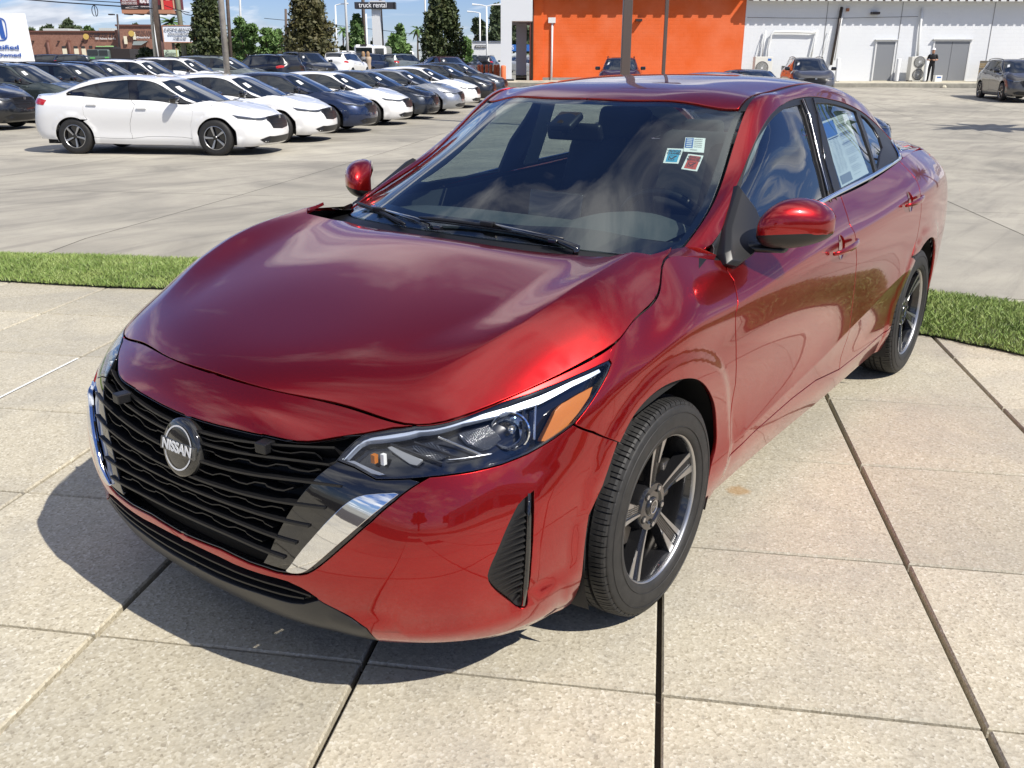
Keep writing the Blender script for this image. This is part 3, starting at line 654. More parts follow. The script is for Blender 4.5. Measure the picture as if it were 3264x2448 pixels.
    for s in range(1): pass
    vp=P('vent_cover',M_MATBLK,car,side,SGS,vi,res=.02,offset=-.010,gap=-.001,hem=0)
    vv=D['vent']
    c_top=vv[0];c_bot=vv[4]
    for sgn,par in((1,vp[0]),(-1,vp[1])):
        mb=MB(); n=16
        for i in range(n):
            t=(i+1.2)/(n+1.5); v=c_top[1]+(c_bot[1]-c_top[1])*t; uR=np.interp(-v,[-a[1] for a in vv[:5]],[a[0] for a in vv[:5]])-.02
            lf=vv[7:]; o_=np.argsort(lf[:,1]); uL=np.interp(v,lf[o_,1],lf[o_,0])+.012
            if uR-uL<.015: continue
            a=at_side(uR,v,-.003);b=at_side(uL,v-.012,-.006)
            mb.tube([(p_.x,p_.y*sgn,p_.z) for p_ in (a,b)],[.0042,.001],5)
        mb.build('fin',M_MATBLK,par)
        mb=MB(); pts=[at_side(a[0]-.012,a[1],-.001) for a in vv[:5]]; mb.tube([(p_.x,p_.y*sgn,p_.z) for p_ in pts],[.003,.006,.0075,.0075,.005],8); mb.build('vent_pillar',M_GLOSSBLK,par,smooth=True)
    FE=[]
    for u_ in np.linspace(1.98,4.2,120):
        for c_ in (float(np.interp(u_,[1.95,2.3,2.9,3.5,4.0],[.175,.20,.255,.33,.40])),float(np.interp(u_,[1.2,2.0,4.3,5],[.69,.70,.715,.70]))):
            for dd in(-.006,.006): FE.append((u_,c_+dd))
    # fender, doors, sill, quarter
    dc=D['door_cut'];dc=A_([[dc[0][0]+.012,vt]],dc); ar=D['arch'].copy(); st=D['sill_top'];dm=A_([[D['door_mid'][0][0],vt]],D['door_mid'])
    ar[-1][1]=.09; ar=smoothpoly(ar,it=2); arend=ar[-1][0]
    fen=A_([[1.222,.82]],topu(1.235,2.045,22),dc[1:],[[2.07,.06],[2.06,0]],[[arend+.01,0]],ar[::-1],br[1:2],br[:1],ho[:4][::-1])
    P('fender',M_RED,car,side,SGS,fen,res=.017,bounds=(0,6,0,.838))
    dme=dm[-1]; si=[a for a in st if dc[-1][0]+.03<a[0]<dme[0]-.03]
    fd=A_(dc,si,dme,dm[::-1][1:-1],topu(dm[0][0],dc[0][0],12))
    fds=P('front_door',M_RED,car,side,SGS,fd,res=.026,bounds=(0,6,0,.838),feat=FE)
    arr=D['arch_rear']; dr=A_([[D['door_rear'][0][0]+.02,vt]],D['door_rear'])
    i0=int(np.argmin(np.abs(arr[:,1]-.13))) if True else 0
    lo=[a for a in arr if a[0]<4.2 and .12<a[1]<.43]; lo=sorted(lo,key=lambda a:a[1])
    si2=[a for a in st if dme[0]+.03<a[0]<lo[0][0]-.03]
    rd=A_(dm,si2,lo,dr[::-1][:-1],topu(dr[0][0],dm[0][0],10))
    rds=P('rear_door',M_RED,car,side,SGS,rd,res=.026,bounds=(0,6,0,.838),feat=FE)
    sill=A_([[2.07,0]],[[2.07,dc[-1][1]-.004]],si,dme,si2,[[lo[0][0],lo[0][1]-.003]],[[3.935,0]])
    P('sill',M_RED,car,side,SGS,sill,res=.03,bounds=(0,6,0,1))
    hi=[a for a in arr if not(a[0]<4.2 and a[1]<.43)]; hi=sorted(hi,key=lambda a:a[0])
    q=A_(dr,hi,[[5.0,0]],[[5.0,.5]],[[4.9,.62]],[[4.9,.80]],[[4.98,.84]],topu(4.98,dr[0][0],10))
    P('quarter_panel',M_RED,car,side,SGS,q,res=.035,bounds=(0,6.2,0,.838))
    P('tail_lamp',M_REDL,car,side,SGS,[[4.9,.62],[5.62,.62],[5.62,.79],[4.9,.79]],res=.05)
    P('rear_bumper',M_RED,car,side,SGS,[[5.0,0],[6.15,0],[6.15,.5],[5.62,.61],[4.92,.61],[5.0,.5]],res=.06)
    P('boot_lid',M_RED,car,side,SGS,[[5.63,.62],[6.15,.52],[6.15,.84],[4.99,.84],[4.92,.80],[5.63,.80]],res=.06)
    # hood
    us=np.linspace(0,.66,16); f=side(us,np.full(16,vt))[:,:2]; us2=np.linspace(.70,1.84,26); e=side(us2,np.full(26,vt))[:,:2]; hr=D['hood_rear'][1:]; hr[:,0]-=0; hr=hr.copy(); hr[-1]=[hr[-1][0],0]
    half=A_(f,e,[[1.10,.735]],hr); full=A_(half,(half[::-1]*[1,-1])[1:-1])
    fe=[]
    for xx in np.linspace(1.02,2.05,70):
        yr=float(np.interp(xx,RX,RY))
        for dd in(-.012,-.004,.004,.012): fe+=[(xx,yr+dd),(xx,-yr-dd)]
    P('hood',M_RED,car,hood,SGH,full,both=False,res=.022,gap=.003,bounds=None,feat=fe)
    P('hood_flange',M_RED,car,side,SGS,A_(ht[5:],topu(1.232,ht[5][0]-.0,16)*[1,1]-[0,.0015]),res=.02,gap=.0,hem=.006,lip=.0008,bounds=(0,6,0,.8395))
    for s in(1,-1):
        q_=MB(); V=[(1.150,.748*s,1.0075),(1.04,.700*s,1.006),(.985,.722*s,1.008),(.95,.752*s,1.003),(.905,.786*s,.978),(.93,.792*s,.968),(1.04,.766*s,.992)]; q_.add(V,[(0,1,2,3,4,5,6)] if s<0 else [(6,5,4,3,2,1,0)]); q_.build('cowl_filler',M_RED,car); q_=MB(); V=[(1.16,.742*s,.996),(1.03,.675*s,.994),(.93,.72*s,.990),(.84,.755*s,.975),(.74,.797*s,.975),(.80,.815*s,.950),(.92,.800*s,.955),(1.04,.765*s,.982)]; q_.add(V,[tuple(range(8))]); q_.build('cowl_seal',M_MATBLK,car)
    # door handles
    for nm,par in(('handle1',fds),('handle2',rds)):
        a,b=D[nm]
        for s,pr in((1,par[0]),(-1,par[1])):
            p0=at_side(*a,.0);p1=at_side(*b,.0); n_=Vector(nrm(side,np.array([a[0]]),np.array([a[1]]),SGS)[0]); d=(p1-p0)
            mb=MB();V=[];n=14
            for i in range(n+1):
                t=i/n; c=p0+d*t+n_*(.012+.026*math.sin(math.pi*min(1,max(0,t)))**.6); w=.014*(math.sin(math.pi*(.08+.84*t))**.5); h=.007+.002*math.sin(math.pi*t)
                for k in range(8):
                    an=k*math.pi/4; V.append(c+Vector((0,0,1))*w*math.sin(an)+n_*h*math.cos(an))
            F=[(i*8+k,i*8+(k+1)%8,(i+1)*8+(k+1)%8,(i+1)*8+k) for i in range(n) for k in range(8)]+[tuple(range(8)),tuple(n*8+k for k in range(7,-1,-1))]
            V=[(v_[0],v_[1]*s,v_[2]) for v_ in V]
            if s<0: F=[f_[::-1] for f_ in F]
            m=mb.add(V,F).mesh('handle',True); bmm=bmesh.new(); bmm.from_mesh(m); bmesh.ops.recalc_face_normals(bmm,faces=bmm.faces); bmm.to_mesh(m); bmm.free()
            h_=link('door_handle',m,pr,M_RED)
            # finger cup: recessed bowl (shading normals follow the hollow)
            N_=30; V=[];NN=[]; um=a[0]*.55+b[0]*.45; vm=a[1]*.55+b[1]*.45; su_,sv_=metric(side,np.array([um]),np.array([vm]))
            for j,(r_,k_) in enumerate([(1.0,.15),(.93,.75),(.7,.62),(.4,.35),(.02,.0)]):
                for k in range(N_):
                    t=k*2*math.pi/N_; uu_=um+.034*r_*math.cos(t)/su_[0]; vv_=vm+.046*r_*math.sin(t)/sv_[0]; pt=at_side(uu_,vv_,.0012); n1_=Vector(nrm(side,np.array([uu_]),np.array([vv_]),SGS)[0]); dr_=(at_side(um+.01*math.cos(t)/su_[0],vm+.01*math.sin(t)/sv_[0])-at_side(um,vm)).normalized(); nn=(n1_-dr_*k_).normalized(); V.append((pt.x,pt.y*s,pt.z)); NN.append((nn.x,nn.y*s,nn.z))
            F=[(j*N_+k,j*N_+(k+1)%N_,(j+1)*N_+(k+1)%N_,(j+1)*N_+k) for j in range(4) for k in range(N_)]
            A3,B3,C3=[Vector(V[i]) for i in F[0][:3]]
            if (B3-A3).cross(C3-A3).dot(Vector((n_.x,n_.y*s,n_.z)))<0: F=[f_[::-1] for f_ in F]
            link('handle_cup',to_mesh('handle_cup',np.array(V),np.array(NN),F),pr,M_RED)
    # headlight assemblies
    hp=A_(ht,ho,hw)
    for s in(0,1):
        pass
    lens=P('headlight',M_LENS,car,side,SGS,hp,res=.022,gap=.0015,hem=.004)
    for s,pr in((1,lens[0]),(-1,lens[1])):
        def sub(name,mat,poly,**k):
            A=panel_arrays(side,SGS,poly,**k)
            if s<0: A=mirror_arr(*A)
            return link(name,to_mesh(name,*A),pr,mat)
        sub('lamp_housing',M_GLOSSBLK,hp,offset=-.045,gap=.001,hem=-1,res=.04)
        # rim band of black around the lens edge
        inner=inset(side,resample(side,hp,.02),.009)
        sub('lamp_rim',M_GLOSSBLK,hp,offset=-.0022,gap=.0016,hem=.042,res=.02,lip=0,holes=[inner])
        dl=D['hl_lens']
        sub('light_strip',M_STRIP,dl,offset=-.010,gap=0,hem=.02,res=.015)
        sub('strip_return',M_LAMPW,D['hl_drl2'],offset=-.012,gap=0,hem=.02,res=.015)
        sub('amber_reflector',M_AMBER,D['hl_amber'],offset=-.008,gap=0,hem=.02,res=.015)
        sub('reflector_box',M_RIB,D['hl_box'],offset=-.026,gap=0,hem=.02,res=.012)
        sub('light_guide',simple('lamp_grey_guide',(.25,.26,.27),.3,.4),D['hl_wing'],offset=-.016,gap=0,hem=.02,res=.012)
        # dark fins and inner dividers that break up the lamp
        for (ua,va,ub,vb,w_) in ((.60,.735,.78,.655,.004),(.665,.765,.84,.665,.004),(.735,.79,.90,.665,.003),(.985,.80,1.03,.655,.005),(1.02,.79,1.055,.665,.003)):
            a_=at_side(ua,va,-.02);b_=at_side(ub,vb,-.022); MB().tube([(a_.x,a_.y*s,a_.z),(b_.x,b_.y*s,b_.z)],w_,6).build('lamp_fin',M_SATIN if w_<.0035 else M_GLOSSBLK,pr)
        c_=at_side(.575,.655,-.024); MB().box((c_.x,c_.y*s,c_.z),(.012,.012,.02)).build('marker_bulb',M_AMBER,pr); c_=at_side(.60,.66,-.024); MB().box((c_.x,c_.y*s,c_.z),(.01,.01,.026)).build('bulb_clip',M_PAPER,pr)
        sub('second_reflector',M_RIB,[[.655,.755],[.715,.78],[.80,.70],[.775,.675],[.73,.675]],offset=-.030,gap=0,hem=.01,res=.015)
        sub('inner_step',M_SATIN,[[.79,.672],[.80,.665],[.93,.655],[.935,.662]],offset=-.016,gap=0,hem=.01,res=.015)
        u,v=D['hl_proj'][0]; c=at_side(u,v,-.03); q=Vector(nrm(side,np.array([u]),np.array([v]),SGS)[0])*.5+Vector((.9,.25,.0)); q.normalize()
        M=frame_mat((c.x,c.y*s,c.z),(-q.y*s,q.x,0) if s>0 else (q.y,q.x,0),(0,0,1))
        q_=Vector((q.x,q.y*s,q.z)); t_=q_.orthogonal().normalized(); w_=q_.cross(t_)
        M=Matrix(((t_.x,w_.x,q_.x,c.x),(t_.y,w_.y,q_.y,c.y*s),(t_.z,w_.z,q_.z,c.z),(0,0,0,1)))
        o=MB().lathe([(.016,.047),(.018,.044),(.0,.040),(-.02,.028),(-.03,.008),(-.03,.0005)],'Z',28).build('reflector_bowl',M_CHROME,pr,smooth=50); o.matrix_local=M
        o=MB().lathe([(-.03,.010),(.004,.009),(.008,.004),(.009,.0005)],'Z',14).build('bulb',M_LAMPW,pr,smooth=50); o.matrix_local=M
    # roof, rails, glass
    P('roof',M_RED,car,top,SGT,A_(np.stack([np.linspace(.875,2.50,30),np.zeros(30)],1),[[2.50,.2],[2.50,.4],[2.47,.565]],np.stack([np.linspace(2.4,.885,22),np.full(22,.572)],1),[[.875,.45],[.872,.25]]),both=False,res=.04) if False else None
    rf=lambda s: A_()
    ua=np.linspace(.872,2.50,26)
    rp=A_([[.872,0],[.872,.2],[.872,.4],[.875,.568]],np.stack([ua[1:],np.full(25,.568)],1),[[2.52,.3],[2.53,0]])
    # top() uses v for the half width, so the centre edge is v=0: build half, mirror and weld visually
    def half_panel(name,mat,poly,**k):
        pl=np.array(poly,float)
        fn=lambda a,b: top(b,a)
        return panel(name,mat,car,lambda a,b: top(b,a),_sg(lambda a,b: top(b,a),.2,1.2,(0,0,1)),pl[:,::-1],centre=True,**k)
    half_panel('roof',M_RED,rp,res=.035)
    half_panel('windshield',M_WSGLASS,A_([[.0,0],[.0,.3],[.0,.5],[.012,.565]],np.stack([np.linspace(.03,.845,14),np.full(14,.585)],1),[[.866,.575],[.864,.4],[.864,.2],[.864,0]]),res=.035,offset=-.004,gap=.001,hem=.004)
    half_panel('rear_window',M_GLASS,A_([[2.545,0],[2.54,.3],[2.53,.55]],[[2.9,.555],[3.28,.56]],[[3.30,.3],[3.30,0]]),res=.06,offset=-.003,gap=.001,hem=.004)
    half_panel('boot_deck',M_RED,A_([[3.31,0],[3.31,.3],[3.29,.57],[3.45,.85],[3.45,1.03],[3.66,1.03],[3.66,.5],[3.66,0]]),res=.07)
    # black shade band printed around the windshield edge
    wb=A_([[.0,.0],[.0,.3],[.012,.565]],np.stack([np.linspace(.03,.845,14),np.full(14,.584)],1),[[.864,.4],[.864,0]])
    # ditch strip
    TS=lambda name,mat,poly,**k: panel(name,mat,car,top,SGT,poly,**k)
    ud=np.linspace(.86,2.55,24)
    TS('roof_ditch_strip',M_MATBLK,A_(np.stack([ud,np.full(24,.570)],1),np.stack([ud[::-1],np.full(24,.594)],1)),res=.03,offset=-.005,gap=0,hem=.01)
    # body-side rail incl. A pillar and C pillar
    pl=D['pillar']
    rail=A_([[.02,.592],[.0,.62]],[[-.0,.70]],[[.03,.735]],pl,[[3.08,.70],[3.2,.80],[3.40,.86],[3.30,.57],[3.1,.563],[2.9,.559],[2.6,.560],[2.53,.592]],np.stack([np.linspace(2.4,.10,26),np.full(26,.594)],1))
    rail=A_([[.02,.594],[.0,.64],[.0,.70],[.03,.735]],pl,[[3.05,.72],[3.10,.82],[3.36,.84],[3.36,.60],[3.28,.562],[2.9,.559],[2.62,.560],[2.54,.594]],np.stack([np.linspace(2.45,.08,30),np.full(30,.5945)],1))
    TS('side_rail',M_RED,rail,res=.028,gap=.001,hem=.015)
    # black window surround with three openings
    gf=D['glass_front'];gr=D['glass_rear'];gq=D['glass_quarter']
    sur=A_([[.03,.737]],pl,[[3.0,.74],[2.98,.90],[2.86,1.0],[2.84,1.025]],np.stack([np.linspace(2.7,.0,30),np.full(30,1.028)],1),[[.0,.9]])
    TS('window_surround',M_MATBLK,sur,holes=[gf,gr,gq],res=.03,gap=.0,hem=.014,offset=-.003)
    e1=np.array([gf[-1],gf[-2],gf[-3],gf[-4]]); 
    for s in(1,-1):
        for off,mt,rad in((.035,M_GLOSSBLK,.0035),(.062,M_SATIN,.0022),(.085,M_GLOSSBLK,.003),(.215,M_GLOSSBLK,.0035)):
            pts=[at_top(a+off+.01*i*0,b,.0015) for i,(a,b) in enumerate([(gf[0][0]+0*off,gf[0][1])]+[(x[0],x[1]) for x in gf[::-1][:5]])]
            us_=[gf[0]]+[x for x in gf[::-1][:4]]+[gf[-5] if False else gf[13]]
            pts=[at_top(float(x[0])+off,float(x[1])-(.02 if k==0 else 0)+(.02 if k==5 else 0),.0012) for k,x in enumerate(us_)]
            mb=MB(); mb.tube([(p_.x,p_.y*s,p_.z) for p_ in pts],rad,5); mb.build('pillar_bead',mt,car,smooth=True)
    sw=TS('side_window',M_GLASS,gf,res=.04,gap=-.004,hem=0,offset=-.010)
    sw2=TS('side_window',M_GLASS,gr,res=.04,gap=-.004,hem=0,offset=-.010)
    sw3=TS('quarter_window',M_GLASS,gq,res=.04,gap=-.004,hem=0,offset=-.010)
    TS('pillar_cover',M_GLOSSBLK,[[3.0,.75],[3.08,.73],[3.12,.82],[3.36,.85],[3.36,.95],[3.05,.95]],res=.04,gap=.001,hem=.01)
    # C pillar lower filler
    TS('rear_haunch',M_RED,[[2.86,1.03],[2.99,.93],[3.05,.955],[3.36,.955],[3.45,1.03]],res=.04,gap=.0005)
    # chrome belt strips
    for s in(1,-1):
        mb=MB()
        pts=[at_top(u,1.018,.004) for u in np.linspace(.55,2.80,34)]+[at_top(2.86,.985,.004),at_top(2.93,.92,.004),at_top(2.97,.84,.004),at_top(2.985,.76,.004)]
        V=[]
        for i,p_ in enumerate(pts):
            d=(pts[min(i+1,len(pts)-1)]-pts[max(i-1,0)]).normalized(); n_=Vector((0,.9,.42)).normalized(); w_=d.cross(n_).normalized()
            hh=.008
            V+=[p_-w_*hh-n_*.006,p_-w_*hh+n_*.001,p_+n_*.004,p_+w_*hh+n_*.001,p_+w_*hh-n_*.006]
        F=[(i*5+k,i*5+k+1,(i+1)*5+k+1,(i+1)*5+k) for i in range(len(pts)-1) for k in range(4)]
        mb.add([(v_.x,v_.y*s,v_.z) for v_ in V],F if s>0 else [f_[::-1] for f_ in F]); mb.build('belt_trim',M_CHROME,car,smooth=50)
    # ---------------- dark underbody shell
    mb=MB(); us_=np.linspace(0,5.95,90); vs_=np.linspace(0,.84,26)
    Ug,Vg=np.meshgrid(us_,vs_,indexing='ij'); Pg=side(Ug.ravel(),Vg.ravel())-nrm(side,Ug.ravel(),Vg.ravel(),SGS)*.014
    # deeper behind the front openings
    fr_=np.clip((0.72-Ug.ravel())/.2,0,1)*np.clip((.80-Vg.ravel())/.1,0,1); Pg-=np.array([[.075,0,0]])*fr_[:,None]
    F=[]
    for i in range(89):
        for j in range(25):
            c=Pg[i*26+j]
            a4=[i*26+j,(i+1)*26+j,(i+1)*26+j+1,i*26+j+1]; m_=Pg[a4].mean(0)
            if min(math.hypot(m_[0]-1.354,m_[2]-.33),math.hypot(m_[0]+1.354,m_[2]-.33))<.385 and abs(m_[1])>.5: continue
            uu_=us_[i]; vv_=vs_[j]
            if .45<uu_<1.26 and .50<vv_: continue   # lamp pocket
            F.append(tuple(a4))
    mb.add(Pg,F); mb.add(Pg*[1,-1,1],[f_[::-1] for f_ in F])
    mb.build('inner_structure',M_VOID,car)
    mb=MB(); 
    mb.add([(2.10,-.48,.19),(2.10,.48,.19),(1.85,.62,.19),(1.66,.66,.19),(1.66,-.66,.19),(1.85,-.62,.19)],[(0,1,2,3,4,5)])
    mb.box((0,0,.22),(1.95,1.62,.06)); mb.box((1.354,0,.4),(.8,1.0,.4)); mb.box((1.78,0,.32),(.62,1.30,.22)); mb.box((1.9,0,.5),(.30,1.2,.3)); mb.box((-1.45,0,.4),(1.1,1.0,.3))  # wide box below the nose added to block sun leaking onto the ground
    mb.box((.88,0,.62),(.05,1.66,.62))
    mb.build('underbody',M_VOID,car)
    for sx in(1,-1):
        for sy in(1,-1):
            mb=MB();V=[];n=26
            for i in range(n+1):
                t=math.radians(-25+230*i/n)
                for y,r_ in((.885,.388),(.84,.392),(.55,.385)): V.append((sx*1.354+r_*math.cos(t),sy*y*(.985 if sx>0 else 1)-sy*.012,.335+r_*math.sin(t)))
            F=[(i*3+k,(i+1)*3+k,(i+1)*3+k+1,i*3+k+1) for i in range(n) for k in range(2)]
            mb.add(V,F); mb.build('wheel_liner',M_VOID2,car,smooth=True)
    return car
M_REDCUP=M_RED
M_VOID2=simple('wheel_arch_plastic',(.012,.012,.012),.7)
HERO=build_hero()

# ------------------------------------------------------------------ wheels
def tyre_mesh():
    half=[(.070,.214),(.088,.2195),(.097,.2235),(.1005,.236),(.1030,.250),(.1035,.270),(.1015,.288),(.0985,.3030),(.0955,.3075),(.0925,.3085),(.0900,.3155),(.0840,.3195),(.0700,.3228),(.0500,.3250),(.0495,.3165),(.0405,.3165),(.0400,.3257),(.0160,.3262),(.0155,.3175),(.0075,.3175),(.0070,.3262)]
    full=half+[(-a,r) for a,r in half[::-1]]; m=len(full); mb=MB(); V=[]; nb=64
    steps=[(0,0),(.06,0),(.075,1),(.20,1),(.215,0),(.50,0),(.515,2),(.60,2),(.615,0)]
    sg_=[]
    for i in range(nb):
        for f_,c_ in steps: sg_.append(((i+f_)/nb*2*math.pi,c_))
    for t0,c_ in sg_:
        for a,r in full:
            t=t0+ (.02 if a<0 else 0); q=r
            sh=.080<abs(a)<.0965 and r>.306; mid=.052<abs(a)<.086 and r>.318; cen=abs(a)<.048 and r>.32
            if c_==1 and (sh or mid): q=min(r,.3075) if sh else r-.0065
            if c_==2 and (cen or mid): q=r-.004
            V.append((q*math.cos(t),a,q*math.sin(t)))
    N_=len(sg_); F=[(i*m+k,i*m+k+1,((i+1)%N_)*m+k+1,((i+1)%N_)*m+k) for i in range(N_) for k in range(m-1)]
    me=mb.add(V,F).mesh('tyre'); sm=[abs(p.center.y)>.0965 or math.hypot(p.center.x,p.center.z)<.306 for p in me.polygons]; me.polygons.foreach_set('use_smooth',sm); return me
TY=tyre_mesh(); TY.materials.append(M_RUB)
def letters_ring(txt,r,a0,size,y):
    pass
LIPM=MB().lathe([(.074,.2150),(.0860,.2155),(.0905,.2175),(.0922,.2205),(.090,.2228),(.082,.2228)],'Y',72).mesh('rim_lip',40)
BARM=MB().lathe([(.080,.2140),(.060,.2060),(.02,.2030),(-.085,.2010),(-.086,.10),(-.086,.001)],'Y',48).mesh('rim_barrel',40)
DISM=MB().lathe([(-.002,.001),(-.002,.07),(-.010,.072),(-.010,.140),(-.03,.142)],'Y',40).mesh('brake_disc',40)
HUBM=MB().lathe([(.0,.078),(.050,.078),(.0635,.070),(.0655,.052),(.0600,.046),(.060,.030),(.0640,.0285),(.0665,.026),(.0675,.012),(.0678,.0005)],'Y',48).mesh('hub',35)
def spoke_meshes():
    body=MB();face=MB();rid=MB()
    R=[.060,.085,.110,.135,.160,.185,.2145]
    def lw(r): return .013+.005*(r-.06)/.15
    def wl(r): return max(0.0,(r-.105)/.11)*.026
    def wr(r): return .005+(r-.06)/.155*.011
    def yy(r): return .062+.019*((r-.06)/.155)**1.4
    V=[]
    for r in R:
        a=lw(r)+wr(r); b=-lw(r)-wl(r)-.002
        V+=[(a,yy(r)-.001,r),(a+.002,yy(r)-.035,r),(b-.002,yy(r)-.035,r),(b,yy(r)-.001,r),(-lw(r),yy(r)-.004,r),(lw(r),yy(r)-.004,r)]
    F=[(i*6+k,i*6+(k+1)%6,(i+1)*6+(k+1)%6,(i+1)*6+k) for i in range(6) for k in range(6)]
    body.add(V,F)
    for f0,f1 in ((lambda r:lw(r),lambda r:lw(r)+wr(r)),(lambda r:-lw(r)-wl(r),lambda r:-lw(r))):
        V=[]
        for r in R:
            a,b=f0(r),f1(r)
            if b-a<.0012: continue
            V+=[(a,yy(r)+.0005,r),(b,yy(r)+.0005,r),(b,yy(r)-.003,r),(a,yy(r)-.003,r)]
        n=len(V)//4; face.add(V,[(i*4+k,i*4+(k+1)%4,(i+1)*4+(k+1)%4,(i+1)*4+k) for i in range(n-1) for k in range(4)]+[(0,1,2,3)])
    for x in(-.0095,-.0032,.0032,.0095):
        rid.tube([(x,yy(r)-.0035,r) for r in R],.0013,5)
    out=[]
    for mb,n in((body,'spoke'),(face,'spoke_face'),(rid,'spoke_rib')):
        me=mb.mesh(n); bm=bmesh.new(); bm.from_mesh(me); bmesh.ops.recalc_face_normals(bm,faces=bm.faces); bm.to_mesh(me); bm.free(); out.append(me)
    return out
SPM=spoke_meshes()
for me,m in zip((LIPM,BARM,DISM,HUBM,*SPM),(M_ALLOY,M_WBLK,M_DISC,M_WBLK,M_WBLK,M_ALLOY,M_WBLK)): me.materials.append(m)
NUTM=MB().cyl((0,.040,0),(0,.056,0),.0095,.008,6).mesh('lug_nut'); NUTM.materials.append(M_SATIN)
HOLM=MB().cyl((0,.045,0),(0,.0645,0),.0125,.0125,14).mesh('lug_hole'); HOLM.materials.append(M_VOID)
CAPM=MB().lathe([(.0679,.020),(.0690,.021),(.0690,.0175),(.0680,.0165)],'Y',28).mesh('cap_ring'); CAPM.materials.append(M_LAMPW)
_cp=text_mesh('NISSAN',.0085,.0004,bold=.0002); 
CAL=bevel(MB().box((-.13,.012,.03),(.05,.05,.12)).mesh('caliper'),.008); CAL.materials.append(M_DISC)
RINGM=MB().lathe([(.1034,.2450),(.1046,.2460),(.1034,.2470)],'Y',72).lathe([(.1025,.2865),(.1038,.2875),(.1020,.2885)],'Y',72).mesh('sidewall_rib',40); RINGM.materials.append(M_RUB)
def arc_text(txt,r,a0,size):
    ms=[];bmx=bmesh.new(); a=a0
    for ch in txt:
        if ch==' ': a-=size*.5/r; continue
        me=text_mesh(ch,size,.0008); w=max([v.co.x for v in me.vertices])-min([v.co.x for v in me.vertices]); a-=w*.5/r+.0015/r
        # outward (+Y) face: x right is -X when seen from outside
        M=Matrix.Rotation(-a,4,'Y')@Matrix.Translation((r,.1036,0))@Matrix(((0,1,0,0),(0,0,1,0),(1,0,0,0),(0,0,0,1)))@Matrix.Rotation(0,4,'Z')
        me.transform(M); bmx.from_mesh(me); a-=w*.5/r+.0045/r
    o=bpy.data.meshes.new('sidewall_text'); bmx.to_mesh(o); bmx.free(); return o
def wheel(x,sy,rot,steer=0):
    w=thing('wheel',None,None); w.parent=HERO; w.location=(x,sy*.785,.326); w.rotation_euler=(0,0,(math.pi if sy<0 else 0)+steer)
    spin=Matrix.Rotation(rot,4,'Y')
    def ch(n,me,M=None):
        o=link(n,me,w); 
        if M is not None:o.matrix_local=M
        return o
    ch('sidewall_rib',RINGM); ch('tyre',TY,spin);ch('rim_lip',LIPM);ch('rim_barrel',BARM);ch('brake_disc',DISM);ch('hub',HUBM);ch('caliper',CAL)
    for k in range(5):
        M=spin@Matrix.Rotation(k*2*math.pi/5,4,'Y'); ch('spoke',SPM[0],M);ch('spoke_face',SPM[1],M);ch('spoke_rib',SPM[2],M)
        M2=M@Matrix.Rotation(math.radians(36),4,'Y')@Matrix.Translation((0,0,.0565)); ch('lug_hole',HOLM,M2@Matrix.Translation((0,.0012,0))); ch('lug_nut',NUTM,M2@Matrix.Translation((0,.012,0)))
    ch('cap_ring',CAPM)
    t=link('cap_lettering',_cp,w,None); t.matrix_local=Matrix.Translation((0,.0684,0))@Matrix.Rotation(rot*.3+math.radians(-20),4,'Y')@Matrix(((-1,0,0,0),(0,0,1,0),(0,1,0,0),(0,0,0,1)))
_cp.materials.append(M_LAMPW)
wheel(1.354,1,math.radians(3),0); wheel(-1.354,1,math.radians(28)); wheel(1.354,-1,.5); wheel(-1.354,-1,1.1)
